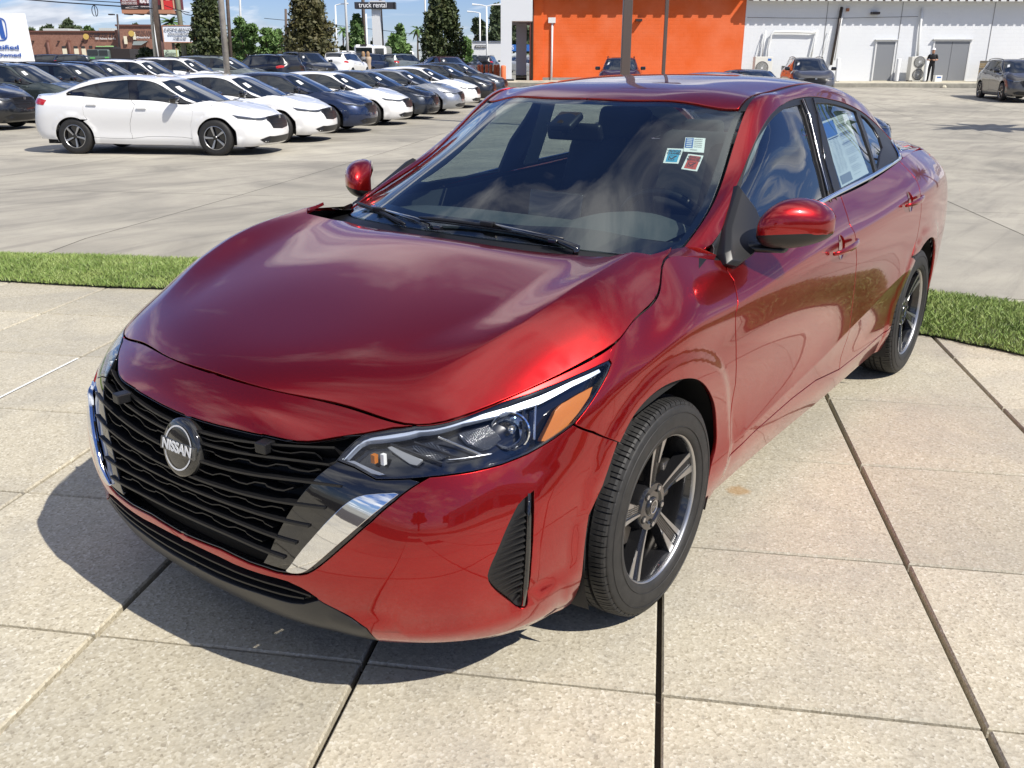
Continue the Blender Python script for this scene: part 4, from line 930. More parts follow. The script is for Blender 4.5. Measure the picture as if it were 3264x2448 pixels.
# ------------------------------------------------------------------ door mirrors
def mirror(s):
    ys=[.858,.862,.876,.905,.940,.975,1.005,1.028,1.042,1.047]
    #      ztop   zbot   xfront  xrear
    prm=[(1.058,1.030,.775,.745),(1.080,1.008,.800,.730),(1.108,.992,.818,.700),(1.135,.984,.818,.670),(1.143,.984,.800,.645),(1.139,.990,.772,.628),(1.126,1.000,.742,.615),(1.108,1.012,.712,.608),(1.090,1.026,.680,.610),(1.070,1.040,.640,.622)]
    red=MB();V=[];n=20
    def sec(y,p,lo=False):
        zt,zb,xf,xr=p; zc=(zt+zb)/2; h=(zt-zb)/2; d=(xf-xr); out=[]
        for k in range(n):
            t=2*math.pi*k/n; c,s_=math.cos(t),math.sin(t)
            z=zc+h*(abs(s_)**.8)*(1 if s_>0 else -1)
            x=xr+d*(.30+.70*abs(c)**.9) if c>0 else xr+d*.30*(1-abs(c)**.35)
            out.append((x,y*s,z))
        return out
    for y,p in zip(ys,prm): V+=sec(y,p)
    m=len(ys)
    F=[(i*n+k,i*n+(k+1)%n,(i+1)*n+(k+1)%n,(i+1)*n+k) for i in range(m-1) for k in range(n)]+[tuple(range(n)),tuple((m-1)*n+k for k in range(n-1,-1,-1))]
    me=red.add(V,F).mesh('mirror_housing',True)
    bm=bmesh.new(); bm.from_mesh(me); bmesh.ops.recalc_face_normals(bm,faces=bm.faces)
    bmesh.ops.subdivide_edges(bm,edges=bm.edges,cuts=1,use_grid_fill=True,smooth=.6) if False else None
    bmesh.ops.bisect_plane(bm,geom=list(bm.verts)+list(bm.edges)+list(bm.faces),plane_co=(.7,.95*s,1.028),plane_no=Vector((-.12,-.13*s,1)).normalized())
    bm.to_mesh(me); bm.free()
    # lower third black, separated by material index
    me.materials.append(M_RED); me.materials.append(M_MATBLK)
    for f in me.polygons:
        c=f.center
        if (Vector((c.x-.7,c.y-.95*s,c.z-1.028))).dot(Vector((-.12,-.13*s,1)))<0: f.material_index=1
    o=link('mirror_housing',me,HERO); md=o.modifiers.new('s','SUBSURF'); md.levels=1; md.render_levels=2
    # glass
    g=MB(); pts=[(p[3]-.002,y*s,p[1]+.008+(p[0]-p[1]-.016)*t) for t in(0,1) for y,p in zip(ys[1:-1],prm[1:-1])]
    k=len(ys)-2; g.add(pts,[(i,i+1,k+i+1,k+i) for i in range(k-1)]); g.build('mirror_glass',M_CHROME,o)
    # arm and sail
    a=MB(); secs=[((.775,.815,.985),.020,.034),((.745,.85,.985),.016,.030),((.725,.885,.983),.014,.030),((.715,.93,.982),.010,.028)]
    V=[];n2=12
    for (x,y,z),h,d in secs:
        for k in range(n2):
            t=2*math.pi*k/n2; V.append((x+d*math.cos(t)*1.2,y*s,z+h*math.sin(t)))
    F=[(i*n2+k,i*n2+(k+1)%n2,(i+1)*n2+(k+1)%n2,(i+1)*n2+k) for i in range(len(secs)-1) for k in range(n2)]+[tuple(range(n2)),tuple((len(secs)-1)*n2+k for k in range(n2))]
    me=a.add(V,F).mesh('mirror_arm',True); bm=bmesh.new(); bm.from_mesh(me); bmesh.ops.recalc_face_normals(bm,faces=bm.faces); bm.to_mesh(me); bm.free()
    link('mirror_arm',me,HERO,M_MATBLK)
    q=MB(); out=[(.620,.716,1.155),(.79,.757,1.045),(.895,.806,.985),(.912,.822,.955),(.875,.842,.944),(.79,.852,.965),(.70,.838,1.0),(.62,.812,1.030),(.605,.77,1.09)]
    c=Vector((.74,.815,1.01)); n_=Vector((.15,.92,.36)).normalized()
    V=[Vector(p)+n_*.002 for p in out]+[Vector(p)*.86+c*.14+n_*.014 for p in out]+[Vector(p)-n_*.03 for p in out]; m=len(out)
    V=[(v.x,v.y*s,v.z) for v in V]
    me=q.add(V,[(i,(i+1)%m,m+(i+1)%m,m+i) for i in range(m)]+[tuple(range(m,2*m))]+[(i,(i+1)%m,2*m+(i+1)%m,2*m+i) for i in range(m)]).mesh('mirror_sail'); bm=bmesh.new(); bm.from_mesh(me); bmesh.ops.recalc_face_normals(bm,faces=bm.faces); bm.to_mesh(me); bm.free()
    bevel(me,.003,2,25); me.polygons.foreach_set('use_smooth',[True]*len(me.polygons)); me.set_sharp_from_angle(angle=.6); link('mirror_sail',me,HERO,M_MATBLK)
for s in(1,-1): mirror(s)
# ------------------------------------------------------------------ wipers and cowl
def ws(y,t,off=.0):
    """point on the windshield: y across, t up the glass (u station)"""
    vs=np.linspace(0,.58,30); P=top(np.full(30,t),vs); v=np.interp(abs(y),P[:,1],vs); p=at_top(t,float(v),off); p.y=abs(p.y)*(1 if y>=0 else -1)
    return p
def wiper(y0,t0,y1,t1,piv):
    a=ws(y0,t0,.020); b=ws(y1,t1,.016); mb=MB()
    pts=[a+(b-a)*(i/10)+Vector((0,0,.005*math.sin(math.pi*i/10))) for i in range(11)]
    mb.tube(pts,[.0035]+[.0065]*9+[.0035],7); mb.tube([p-Vector((.004,0,.010)) for p in pts],.0025,5)
    mb.build('wiper_blade',M_MATBLK,HERO,smooth=True)
    p0=Vector(piv); mid=a+(b-a)*.5+Vector((0,0,.012)); arm=MB()
    arm.tube([p0+Vector((.01,0,-.03)),p0,p0+(mid-p0)*.25+Vector((0,0,.008)),mid],[.014,.013,.009,.006],8); arm.build('wiper_arm',M_GLOSSBLK,HERO,smooth=True)
    k=MB().box(mid,(.022,.05,.016)).mesh('wiper_clip'); bevel(k,.004); link('wiper_clip',k,HERO,M_MATBLK)
wiper(-.16,.030,.40,.018,(1.185,.46,1.004))
wiper(-.62,.060,-.20,-.01,(1.20,-.12,1.010))
c=MB(); n=30
V=[]
for i in range(n+1):
    y=-.80+1.60*i/n; a=ws(max(-.69,min(.69,y)),.035,-.012); hx=1.262-.19*(abs(y)/.8)**2.2
    V+=[(a.x,y,a.z-.002),(hx+.02,y,a.z-.040),(hx+.05,y,a.z-.09)]
c.add(V,[(i*3+k,i*3+k+1,(i+1)*3+k+1,(i+1)*3+k) for i in range(n) for k in range(2)]); c.build('cowl_panel',M_MATBLK,HERO,smooth=True)
# washer nozzles
for y in(-.05,.38): 
    p=Vector((1.235-.1*(y/.6)**2,y,1.018)); me=MB().box(p,(.02,.03,.012)).mesh('n'); bevel(me,.003); link('washer_nozzle',me,HERO,M_GLOSSBLK)
# ------------------------------------------------------------------ cabin
def rounded(name,c,d,mat,w=.04,rot=None,seg=3):
    me=MB().box((0,0,0),d).mesh(name); bevel(me,w,seg); me.polygons.foreach_set('use_smooth',[True]*len(me.polygons)); o=link(name,me,HERO,mat); o.location=c
    if rot: o.rotation_euler=rot
    return o
for y in(.37,-.37):
    rounded('front_seat',(-.02,y,.60),(.50,.50,.16),M_SEAT,.06)
    rounded('seat_back',(-.36,y,.90),(.14,.48,.60),M_SEAT,.06,(0,math.radians(-20),0))
    rounded('head_restraint',(-.52,y,1.235),(.10,.27,.19),M_SEAT,.045,(0,math.radians(-12),0))
    m=MB();[m.cyl((-.475,y+a,1.05),(-.51,y+a,1.19),.006,n=8) for a in(-.06,.06)]; m.build('restraint_post',M_SATIN,HERO)
rounded('rear_seat',(-1.05,0,.62),(.5,1.25,.2),M_SEAT,.06); rounded('rear_seat_back',(-1.36,0,.92),(.16,1.25,.50),M_SEAT,.06,(0,math.radians(-22),0))
for y in(.40,-.40): rounded('rear_restraint',(-1.47,y,1.165),(.09,.24,.12),M_SEAT,.035)
rounded('parcel_shelf',(-1.72,0,1.07),(.5,1.15,.03),M_DASH,.01)
m=MB(); n=16;V=[]
prof=[(1.10,.965),(1.0,.985),(.80,.990),(.66,.985),(.60,.955),(.58,.86),(.62,.6)]
for i in range(n+1):
    y=-.70+1.40*i/n; cut=.10*(abs(y)/.7)**3
    for (x,z) in prof: V.append((x-(cut*1.5 if x>.8 else 0),y,z-(.02*(abs(y)/.7)**4)))
k=len(prof); m.add(V,[(i*k+j,(i+1)*k+j,(i+1)*k+j+1,i*k+j+1) for i in range(n) for j in range(k-1)]); m.build('dashboard',M_DASH,HERO,smooth=35)
V=[];m=MB()
for i in range(13):
    t=i/12; y=.37+.22*(-1+2*t)
    for x,z in((.86,.99),(.72,1.0+.045*math.sin(math.pi*t)),(.62,.99+.045*math.sin(math.pi*t)),(.60,.93)): V.append((x,y,z))
m.add(V,[(i*4+j,(i+1)*4+j,(i+1)*4+j+1,i*4+j+1) for i in range(12) for j in range(3)]); m.build('instrument_hood',M_DASH,HERO,smooth=50)
rounded('touch_screen',(.62,0,1.005),(.025,.24,.14),M_GLOSSBLK,.01,(0,math.radians(-12),0))
m=MB(); R_=.185; m.tube([Vector((.43+.07*math.sin(t),.37+R_*math.cos(t),.925+R_*math.sin(t)*.9)) for t in np.linspace(0,2*math.pi,33)],.016,8,False); m.build('steering_wheel',M_MATBLK,HERO,smooth=True)
rounded('steering_boss',(.46,.37,.92),(.05,.15,.13),M_MATBLK,.03,(0,math.radians(20),0)); m=MB(); m.box((.45,.37,.93),(.02,.34,.035)); m.box((.45,.37,.85),(.02,.04,.14)); m.build('steering_spoke',M_MATBLK,HERO)
rounded('centre_console',(.2,0,.62),(.8,.2,.35),M_DASH,.03)
rounded('cabin_floor',(-.3,0,.33),(2.6,1.5,.04),M_VOID,.01)
for s in(1,-1):
    # pillar trims, headliner edge, door cards
    m=MB();V=[];us=np.linspace(.03,.84,12)
    for u in us:
        a=at_top(u,.590,-.014);b=at_top(u,.625,-.085);d=at_top(u,.705,-.03); V+=[(p.x-.01,p.y*s,p.z-.0) for p in (a,b,d)]
    m.add(V,[(i*3+j,(i+1)*3+j,(i+1)*3+j+1,i*3+j+1) for i in range(11) for j in range(2)]); m.build('pillar_trim',M_TRIM,HERO,smooth=True)
    m=MB(); V=[]
    for z,y in((.42,.80),(.75,.80),(.92,.79),(1.0,.765)):
        V+=[(x,y*s,z+(.03 if x<-.2 else 0)*(z>.9)) for x in(.80,.2,-.4,-.95,-1.4)]
    m.add(V,[(r*5+c_,r*5+c_+1,(r+1)*5+c_+1,(r+1)*5+c_) for r in range(3) for c_ in range(4)]); m.build('door_card',M_DASH,HERO)
    m=MB(); V=[];us=np.linspace(.86,3.1,24)
    for u in us: V+=[(p.x,p.y*s,p.z) for p in (at_top(u,.56,-.05),at_top(u,.63,-.06),at_top(u,.70,-.03))]
    m.add(V,[(i*3+j,(i+1)*3+j,(i+1)*3+j+1,i*3+j+1) for i in range(23) for j in range(2)]); m.build('cant_rail_trim',M_TRIM,HERO,smooth=True)
    # B pillar trim
    m=MB(); V=[]
    for t in np.linspace(.72,1.0,7):
        p=at_top(1.5-.05*(t-.7),t,-.035); V+=[(p.x-.06,p.y*s,p.z),(p.x+.06,p.y*s,p.z)]
    m.add(V,[(i*2,i*2+1,i*2+3,i*2+2) for i in range(6)]); m.build('centre_pillar_trim',M_TRIM,HERO)
m=MB();V=[];us=np.linspace(.90,2.5,14);vv=np.linspace(0,.57,8)
for u in us:
    for v in vv: p=at_top(u,float(v),-.035); V.append(tuple(p))
F=[(i*8+j,(i+1)*8+j,(i+1)*8+j+1,i*8+j+1) for i in range(13) for j in range(7)]
m.add(V,F); m.add([(a[0],-a[1],a[2]) for a in V],F); m.build('headliner',M_TRIM,HERO,smooth=True)
rounded('rear_view_mirror',(.50,0,1.285),(.03,.24,.065),M_MATBLK,.02,(0,math.radians(15),0)); m=MB(); m.cyl((.56,0,1.28),(.60,0,1.325),.012); m.build('mirror_stalk',M_MATBLK,HERO)
rounded('camera_housing',(.56,0,1.325),(.10,.10,.03),M_MATBLK,.012,(0,math.radians(27),0))
# black ceramic band on the windshield (inside face)
for s in(1,-1):
    m=MB();V=[]
    for u in np.linspace(.0,.862,20): V+=[(p.x,p.y*s,p.z) for p in (at_top(u,.585,-.0085),at_top(u,.562,-.0085))]
    m.add(V,[(i*2,i*2+1,i*2+3,i*2+2) for i in range(19)]); m.build('glass_edge_band',M_GLOSSBLK,HERO)
m=MB();V=[]
for y in np.linspace(-.68,.68,29):
    w_=.055+.03*abs(y)**2; V+=[ws(y,.0,-.0085),ws(y,w_*1.6,-.0085)]
m.add(V,[(i*2,i*2+1,i*2+3,i*2+2) for i in range(28)])
V=[]
for y in np.linspace(-.57,.57,21): V+=[ws(y,.862,-.0085),ws(y,.835,-.0085)]
m.add(V,[(i*2,i*2+1,i*2+3,i*2+2) for i in range(20)]); m.build('glass_edge_band',M_GLOSSBLK,HERO)
# ------------------------------------------------------------------ stickers and papers behind the glass
def sticker(name,label,uvq,fn_at,off,bgm,parts,wd=1.0,ht=1.0,sgn=1,cat='sticker'):
    P_=[fn_at(u,v,off) for u,v in uvq]; P_=[Vector((p.x,p.y*sgn,p.z)) for p in P_]  # TL TR BR BL as seen
    o=bpy.data.objects.new(name,MB().add([P_[3],P_[2],P_[1],P_[0]],[(0,1,2,3)]).mesh(name)); o.data.materials.append(bgm); COL.objects.link(o); tag(o,label,cat)
    n=((P_[1]-P_[0]).cross(P_[3]-P_[0])).normalized(); n=n if n.dot(CAMP-P_[0])>0 else -n
    def M(x,y,wid):   # x,y in 0..1 from top-left
        a=P_[0]+(P_[1]-P_[0])*x; b=P_[3]+(P_[2]-P_[3])*x; c=a+(b-a)*y; return c
    for kind,*ar in parts:
        if kind=='rect':
            x0,y0,x1,y1,mt=ar; q=[M(x0,y1,0)+n*.0006,M(x1,y1,0)+n*.0006,M(x1,y0,0)+n*.0006,M(x0,y0,0)+n*.0006]; link('print',MB().add(q,[(0,1,2,3)]).mesh('p'),o,mt)
        if kind=='text':
            tx,x,y,h,mt=ar; w=(P_[1]-P_[0]).length; hh=(P_[3]-P_[0]).length; c=M(x,y,0)+n*.0014
            me=text_mesh(tx,h*hh,0,bold=h*hh*.02); bw=max(v.co.x for v in me.vertices)-min(v.co.x for v in me.vertices); xm=min(.86*w/bw,1.6) if bw>0 else 1; me.transform(Matrix.Diagonal((xm,1,1,1)))
            me.transform(frame_mat(c,P_[1]-P_[0],P_[0]-P_[3])); link('lettering',me,o,mt)
        if kind=='line':
            pts,wd_,mt=ar; V=[];F=[]
            w=(P_[1]-P_[0]).normalized(); 
            mb=MB()
            for (a,b),(c_,d_) in zip(pts[:-1],pts[1:]):
                p=M(a,b,0)+n*.001;q=M(c_,d_,0)+n*.001; t=(q-p).cross(n).normalized()*wd_; mb.add([p-t,q-t,q+t,p+t],[(0,1,2,3)])
            link('print',mb.mesh('p'),o,mt)
    return o
M_STB=simple('sticker_cyan',(.03,.33,.55),.5);M_STR=simple('sticker_red',(.55,.06,.035),.5);M_INK2=simple('blue_ink',(.02,.03,.22),.5);M_TXG=simple('grey_ink',(.25,.26,.28),.6)
chk=[(.30,.62),(.44,.74),(.72,.50)]
ck=[('line',chk,.0022,M_DKTXT),('line',[(.28,.52),(.28,.80),(.62,.80),(.62,.70)],.0012,M_DKTXT),('line',[(.28,.52),(.60,.52)],.0012,M_DKTXT)]
sticker('windshield_sticker','blue VEHICLE CLEANED sticker with a white border and tick on the windshield',D['st_blue'],at_top,-.009,M_WTXT,[('rect',.13,.09,.87,.92,M_STB),('text','VEHICLE',.5,.20,.17,M_DKTXT),('text','CLEANED',.5,.36,.17,M_DKTXT)]+ck)
sticker('windshield_sticker','red VEHICLE SERVICED sticker with a white border and tick on the windshield',D['st_red'],at_top,-.009,M_WTXT,[('rect',.13,.09,.87,.92,M_STR),('text','VEHICLE',.5,.20,.17,M_DKTXT),('text','SERVICED',.5,.36,.17,M_DKTXT)]+ck)
sq=[('rect',.03,.04,.42,.72,M_BLUE)]+[('text',t,.22,.14+.13*i,.13,M_WTXT) for i,t in enumerate(('STOCK','YEAR','MAKE','MODEL','COLOR'))]
sq+=[('line',[(.46+.05*k,.14+.13*i+(.02 if k%2 else -.02)) for k in range(9)],.0009,M_DKTXT) for i in range(5)]
sq=[(q if q[0]!='text' else ('text',q[1],q[2],q[3],q[4],q[5])) for q in sq]
def txfix(parts,fr): return parts
sticker('stock_tag','small white and blue handwritten stock tag behind the top of the windshield',D['st_tag'],at_top,-.009,M_WTXT,[('rect',.03,.04,.42,.74,M_BLUE)]+[('line',[(.09,.13+.13*i),(.36,.13+.13*i)],.0018,M_WTXT) for i in range(5)]+[('line',[(.46+.05*k,.13+.13*i+(.022 if k%2 else -.022)) for k in range(9)],.0009,M_DKTXT) for i in range(5)]+[('line',[(.3+.05*k,.86+(.02 if k%2 else -.02)) for k in range(8)],.0009,M_DKTXT)],cat='tag')
pp=[('rect',.03,.03,.42,.26,M_BLUE),('line',[(.05,.285),(.42,.285)],.002,M_DKTXT),('rect',.06,.84,.42,.97,M_TXG),('text','BUYERS GUIDE',.72,.06,.030,M_DKTXT),('text','NO DEALER WARRANTY',.72,.20,.026,M_DKTXT),('text','AS IS',.72,.30,.03,M_DKTXT)]
pp=[p for p in pp if p[0]!='text']
random.seed(3)
for i in range(22):
    y=.31+.023*i; 
    for k in range(3):
        x=.07+.12*k; pp.append(('line',[(x,y),(x+random.uniform(.03,.09),y)],.0007,M_TXG))
for i in range(34):
    y=.06+.026*i
    if i in(3,4,8,9,14): pp.append(('line',[(.5,y),(.5+random.uniform(.3,.42),y)],.0022,M_TXG))
    elif i%5!=2: pp.append(('line',[(.5,y),(.5+random.uniform(.25,.45),y)],.0006,M_TXG))
def at_top_(u,v,off): return at_top(float(u),float(v),off)
sticker('window_price_sheet','large white printed window sheet taped inside the rear side glass, tilted',D['paper'],at_top_,-.0108,M_PAPER,pp,cat='paper sheet')
sticker('windshield_sticker','pale printed certificate sticker at the far edge of the windshield',[[.56,.555],[.60,.50],[.50,.50],[.44,.555]],at_top_,-.009,M_PAPER,[('line',[(.1,.15),(.9,.15)],.003,M_INK2),('line',[(.1,.32),(.9,.32)],.006,M_INK2),('line',[(.1,.62),(.9,.62)],.003,M_REDL),('line',[(.1,.80),(.8,.80)],.0015,M_TXG)],sgn=-1)

# ------------------------------------------------------------------ camera-aligned ground frame: R metres right, D metres ahead
FD=Vector((math.cos(AZ),math.sin(AZ),0)); RD=Vector((math.sin(AZ),-math.cos(AZ),0))
def hgt(D): return float(np.interp(D,[7,12,19,33,42,53,400],[-.08,-.15,-.2,-.2,.04,.38,.38]))
def W(R,D,z=0): p=Vector((CAMP.x,CAMP.y,0))+RD*R+FD*D; p.z=z; return p
def RDof(x,y): d=Vector((x,y,0))-Vector((CAMP.x,CAMP.y,0)); return d.dot(RD),d.dot(FD)
def Rpx(x,D,z=.8): return (x-1632)/2872.8*(D*math.cos(PIT)+(CAMP.z-z)*math.sin(PIT))      # lateral metres of a photo column at distance D
def Zpx(y,D):     # height of a photo row at distance D
    t=math.tan(-PIT+math.atan((1224-y)/2872.8)); return CAMP.z+D*t
def yawof(hR,hD): v=RD*hR+FD*hD; return math.atan2(v.y,v.x)
# ------------------------------------------------------------------ ground materials
def m_slab():
    b=NB('exposed_aggregate_slab'); p=b.pos()
    v=b.add('ShaderNodeTexVoronoi'); v.inputs['Scale'].default_value=135; b.lk(p,v.inputs['Vector'])
    s=b.add('ShaderNodeSeparateColor'); b.lk(v.outputs['Color'],s.inputs[0])
    c=b.ramp(s.outputs[0],(0,(.15,.12,.075)),(.08,(.31,.27,.185)),(.32,(.46,.415,.31)),(.72,(.53,.485,.37)),(.93,(.68,.64,.52)),(1,(.82,.80,.70)))
    mort=b.noise(p,60,3); c=b.mix(b.ramp(v.outputs['Distance'],(.004,0),(.011,.55)),c,b.ramp(mort,(.3,(.39,.35,.265)),(.7,(.50,.455,.35))))
    big=b.noise(p,1.3,5,.6,.6); c=b.mix(b.ramp(big,(.36,.38),(.60,0)),c,(.27,.26,.235))
    md=b.noise(p,6,5,.6,.3); c=b.mix(b.ramp(md,(.5,0),(.8,.28)),c,(.24,.225,.20))
    dr=b.noise(p,26,3,.5); c=b.mix(b.ramp(dr,(.66,0),(.78,.5)),c,(.16,.145,.12))
    oi=b.add('ShaderNodeObjectInfo'); r=b.ramp(oi.outputs['Random'],(0,.86),(1,1.04)); c=b.mix(1,c,r,'MULTIPLY')
    # one rusty stain on the slab beside the front wheel
    sb=b.add('ShaderNodeVectorMath',operation='DISTANCE'); b.lk(p,sb.inputs[0]); sb.inputs[1].default_value=(STAIN[0],STAIN[1],0)
    st=b.add('ShaderNodeMath',operation='ADD'); b.lk(sb.outputs['Value'],st.inputs[0]); n=b.noise(p,14,3); mm=b.add('ShaderNodeMath',operation='MULTIPLY_ADD'); mm.inputs[1].default_value=.09; mm.inputs[2].default_value=-.045; b.lk(n,mm.inputs[0]); b.lk(mm.outputs[0],st.inputs[1])
    c=b.mix(b.ramp(st.outputs[0],(.022,.55),(.05,0)),c,(.36,.19,.05))
    b.lk(c,b.b.inputs['Base Color']); b.set(Roughness=.72)
    h=b.mix(.5,v.outputs['Distance'],mort); b.bump(h,.35,.004); return b.m
def m_lot():
    b=NB('weathered_lot_concrete'); p=b.pos()
    n=b.noise(p,.55,6,.6,1.0); c=b.ramp(n,(.32,(.25,.235,.195)),(.5,(.36,.335,.275)),(.68,(.45,.42,.34)))
    mp=b.add('ShaderNodeMapping'); mp.inputs['Rotation'].default_value=(0,0,-math.radians(27)); mp.inputs['Scale'].default_value=(.35,3.2,1); b.lk(p,mp.inputs[0])
    n2=b.noise(mp.outputs[0],1.1,6,.65,.4); c=b.mix(b.ramp(n2,(.50,0),(.72,.62)),c,(.19,.175,.15))
    n3=b.noise(p,5,5,.6); c=b.mix(b.ramp(n3,(.55,0),(.8,.3)),c,(.20,.19,.165))
    n4=b.noise(p,120,3,.6); c=b.mix(b.ramp(n4,(.3,.35),(.7,0)),c,(.22,.20,.17))
    oi=b.add('ShaderNodeObjectInfo'); c=b.mix(1,c,b.ramp(oi.outputs['Random'],(0,.88),(1,1.06)),'MULTIPLY')
    b.lk(c,b.b.inputs['Base Color']); b.set(Roughness=.8); b.bump(n4,.3,.004); return b.m
def ray0(u,v,z=0):
    x=(u-1632)/2872.8; y=(1224-v)/2872.8; d=fw+rr*x+uu*y; t=(z-CAMP.z)/d.z; return CAMP+d*t
STAIN=ray0(2352,1562)
M_SLAB=m_slab(); M_LOT=m_lot()
M_JOINT=simple('dark_joint_filler',(.035,.027,.020),.9)
M_CAULK=simple('white_joint_caulk',(.72,.73,.70),.6)
M_SIDEW=None
def m_plain(name,c0,c1,sc_=2,rough=.8):
    b=NB(name); n=b.noise(b.pos(),sc_,6,.6,.4); b.lk(b.ramp(n,(.3,c0),(.7,c1)),b.b.inputs['Base Color']); b.set(Roughness=rough); return b.m
M_SIDEW=m_plain('pale_sidewalk_concrete',(.42,.385,.29),(.54,.50,.39))
M_FAR=m_plain('far_ground',(.16,.16,.13),(.26,.25,.21),.05)
M_SOIL=m_plain('grass_soil',(.035,.045,.018),(.07,.08,.03),9)
# ------------------------------------------------------------------ far ground sheet
g=MB(); Ds=[-250,-60,-10,6,12,19,33,42,53,70,120,300,1500]; Rs=[-1500,-300,-60,-20,0,20,60,300,1500]
V=[W(R,D,hgt(max(D,7))-.16) for D in Ds for R in Rs]; nR=len(Rs)
g.add(V,[(i*nR+j,i*nR+j+1,(i+1)*nR+j+1,(i+1)*nR+j) for i in range(len(Ds)-1) for j in range(nR-1)])
tag(g.build('ground',M_FAR),kind='structure')
# ------------------------------------------------------------------ pad of slabs
LO=Vector((1.699,1.072,0)); LA=math.radians(117.43); LI=Vector((math.cos(LA),math.sin(LA),0)); LJ=Vector((-math.sin(LA),math.cos(LA),0)); SXL,SYL=.790,.778
inner=[(9.5,-14),(4.2,-11.2),(2.0,-8.2),(1.0,-6.0),(.5,-4.97),(.25,-4.42),(-.01,-3.92),(-.75,-2.7),(-1.5,-1.2),(-2.0,.1),(-2.13,.8),(-2.09,1.07),(-2.04,1.35),(-1.75,2.2),(-1.1,3.1),(.2,4.1),(2.2,4.9),(5,5.6),(9,6.3),(14,7)]
outer=[(7.5,-16),(2.4,-12.4),(.6,-9.6),(.1,-7.4),(-.16,-6.36),(-.61,-5.65),(-1.05,-4.8),(-2.0,-3.6),(-2.9,-2.0),(-3.45,-.6),(-3.62,.4),(-3.66,.9),(-3.63,1.4),(-3.4,2.7),(-2.6,4.4),(-.6,6.0),(2.0,6.9),(5,7.6),(9,8.3),(14,9)]
def dens(P,n=4):
    P=[Vector((*p,0)) for p in P]; out=[]
    for i in range(len(P)-1):
        a=P[max(i-1,0)];b=P[i];c=P[i+1];d=P[min(i+2,len(P)-1)]
        for k in range(n):
            t=k/n; out.append(.5*((2*b)+(c-a)*t+(2*a-5*b+4*c-d)*t*t+(3*b-a-3*c+d)*t**3))
    return out+[P[-1]]
IN=dens(inner);OU=dens(outer)
padpoly=np.array([(p.x,p.y) for p in IN]+[(14,-14)])
base=MB(); q=[LO+LI*a*SXL+LJ*c*SYL for a,c in((-9,-8),(9,-8),(9,9),(-9,9))]
bp=MB(); bp.add([(p.x,p.y,-.035) for p in IN]+[(14,7,-.035),(16,-14,-.035)],[tuple(range(len(IN)+2))]); PAD=bp.build('concrete_pad',M_JOINT); tag(PAD,kind='structure')
gi,gj=.016,.013
sm=MB(); a_,b_=(SXL-gi)/2,(SYL-gj)/2; w_=.005
def ring(a,b,z): return [(-a,-b,z),(a,-b,z),(a,b,z),(-a,b,z)]
sm.add(ring(a_,b_,-.034)+ring(a_,b_,-.006)+ring(a_-w_,b_-w_*.8,0),[(i+4*k,(i+1)%4+4*k,(i+1)%4+4*k+4,i+4*k+4) for k in range(2) for i in range(4)]+[(8,9,10,11)])
SLM=sm.mesh('slab'); SLM.materials.append(M_SLAB)
cnt=0
rnd=random.Random(5)
for i in range(-12,12):
    for j in range(-9,12):
        c=LO+LI*((i+.5)*SXL)+LJ*((j+.5)*SYL)
        if (c-Vector((1.0,.5,0))).length>8.2: continue
        if not any(pip(np.array([c.x+dx]),np.array([c.y+dy]),padpoly)[0] for dx in(-.4,0,.4) for dy in(-.4,0,.4)): continue
        if (c-Vector((CAMP.x,CAMP.y,0))).dot(FD)<-1.5 and c.y<3.2: continue
        o=link('slab',SLM,PAD); o.location=(c.x,c.y,rnd.uniform(-.0012,.0012)); o.rotation_euler=(rnd.uniform(-.0012,.0012),rnd.uniform(-.0012,.0012),LA); cnt+=1
# outside the tiled region (behind the viewpoint) one continuous slab
# white caulk in one joint, left
p0=LO+LI*(-4*SXL); s=MB()
for j0,j1 in((-1.0,2.95),):
    a=p0+LJ*(j0*SYL)+LI*.0; b=p0+LJ*(j1*SYL); n=LI*.0075; s.add([a-n+Vector((0,0,.0015)),a+n+Vector((0,0,.0015)),b+n+Vector((0,0,.0015)),b-n+Vector((0,0,.0015))],[(0,1,2,3)])
o=s.build('joint_caulk',M_CAULK); o.parent=PAD
# ------------------------------------------------------------------ lawn strip
lawn=MB(); n=len(IN); m=5; V=[]
for k in range(n):
    for t in range(m+1):
        f=t/m; p=IN[k].lerp(OU[k],f); V.append((p.x,p.y,.018+.02*math.sin(math.pi*f)-.10*f*f))
lawn.add(V,[(k*(m+1)+t,(k+1)*(m+1)+t,(k+1)*(m+1)+t+1,k*(m+1)+t+1) for k in range(n-1) for t in range(m)])
LW=lawn.build('lawn_soil',M_SOIL,smooth=True); tag(LW,kind='structure')
def m_grass():
    b=NB('grass_blades'); p=b.pos(); n=b.noise(p,3.0,4); n2=b.noise(p,45,2)
    c=b.ramp(n,(.3,(.12,.21,.035)),(.5,(.19,.29,.06)),(.7,(.28,.36,.10))); c=b.mix(b.ramp(n2,(.4,0),(.75,.65)),c,(.38,.40,.17)); b.lk(c,b.b.inputs['Base Color']); b.set(Roughness=.55)
    try: b.set(Subsurface_Weight=0)
    except Exception: pass
    return b.m
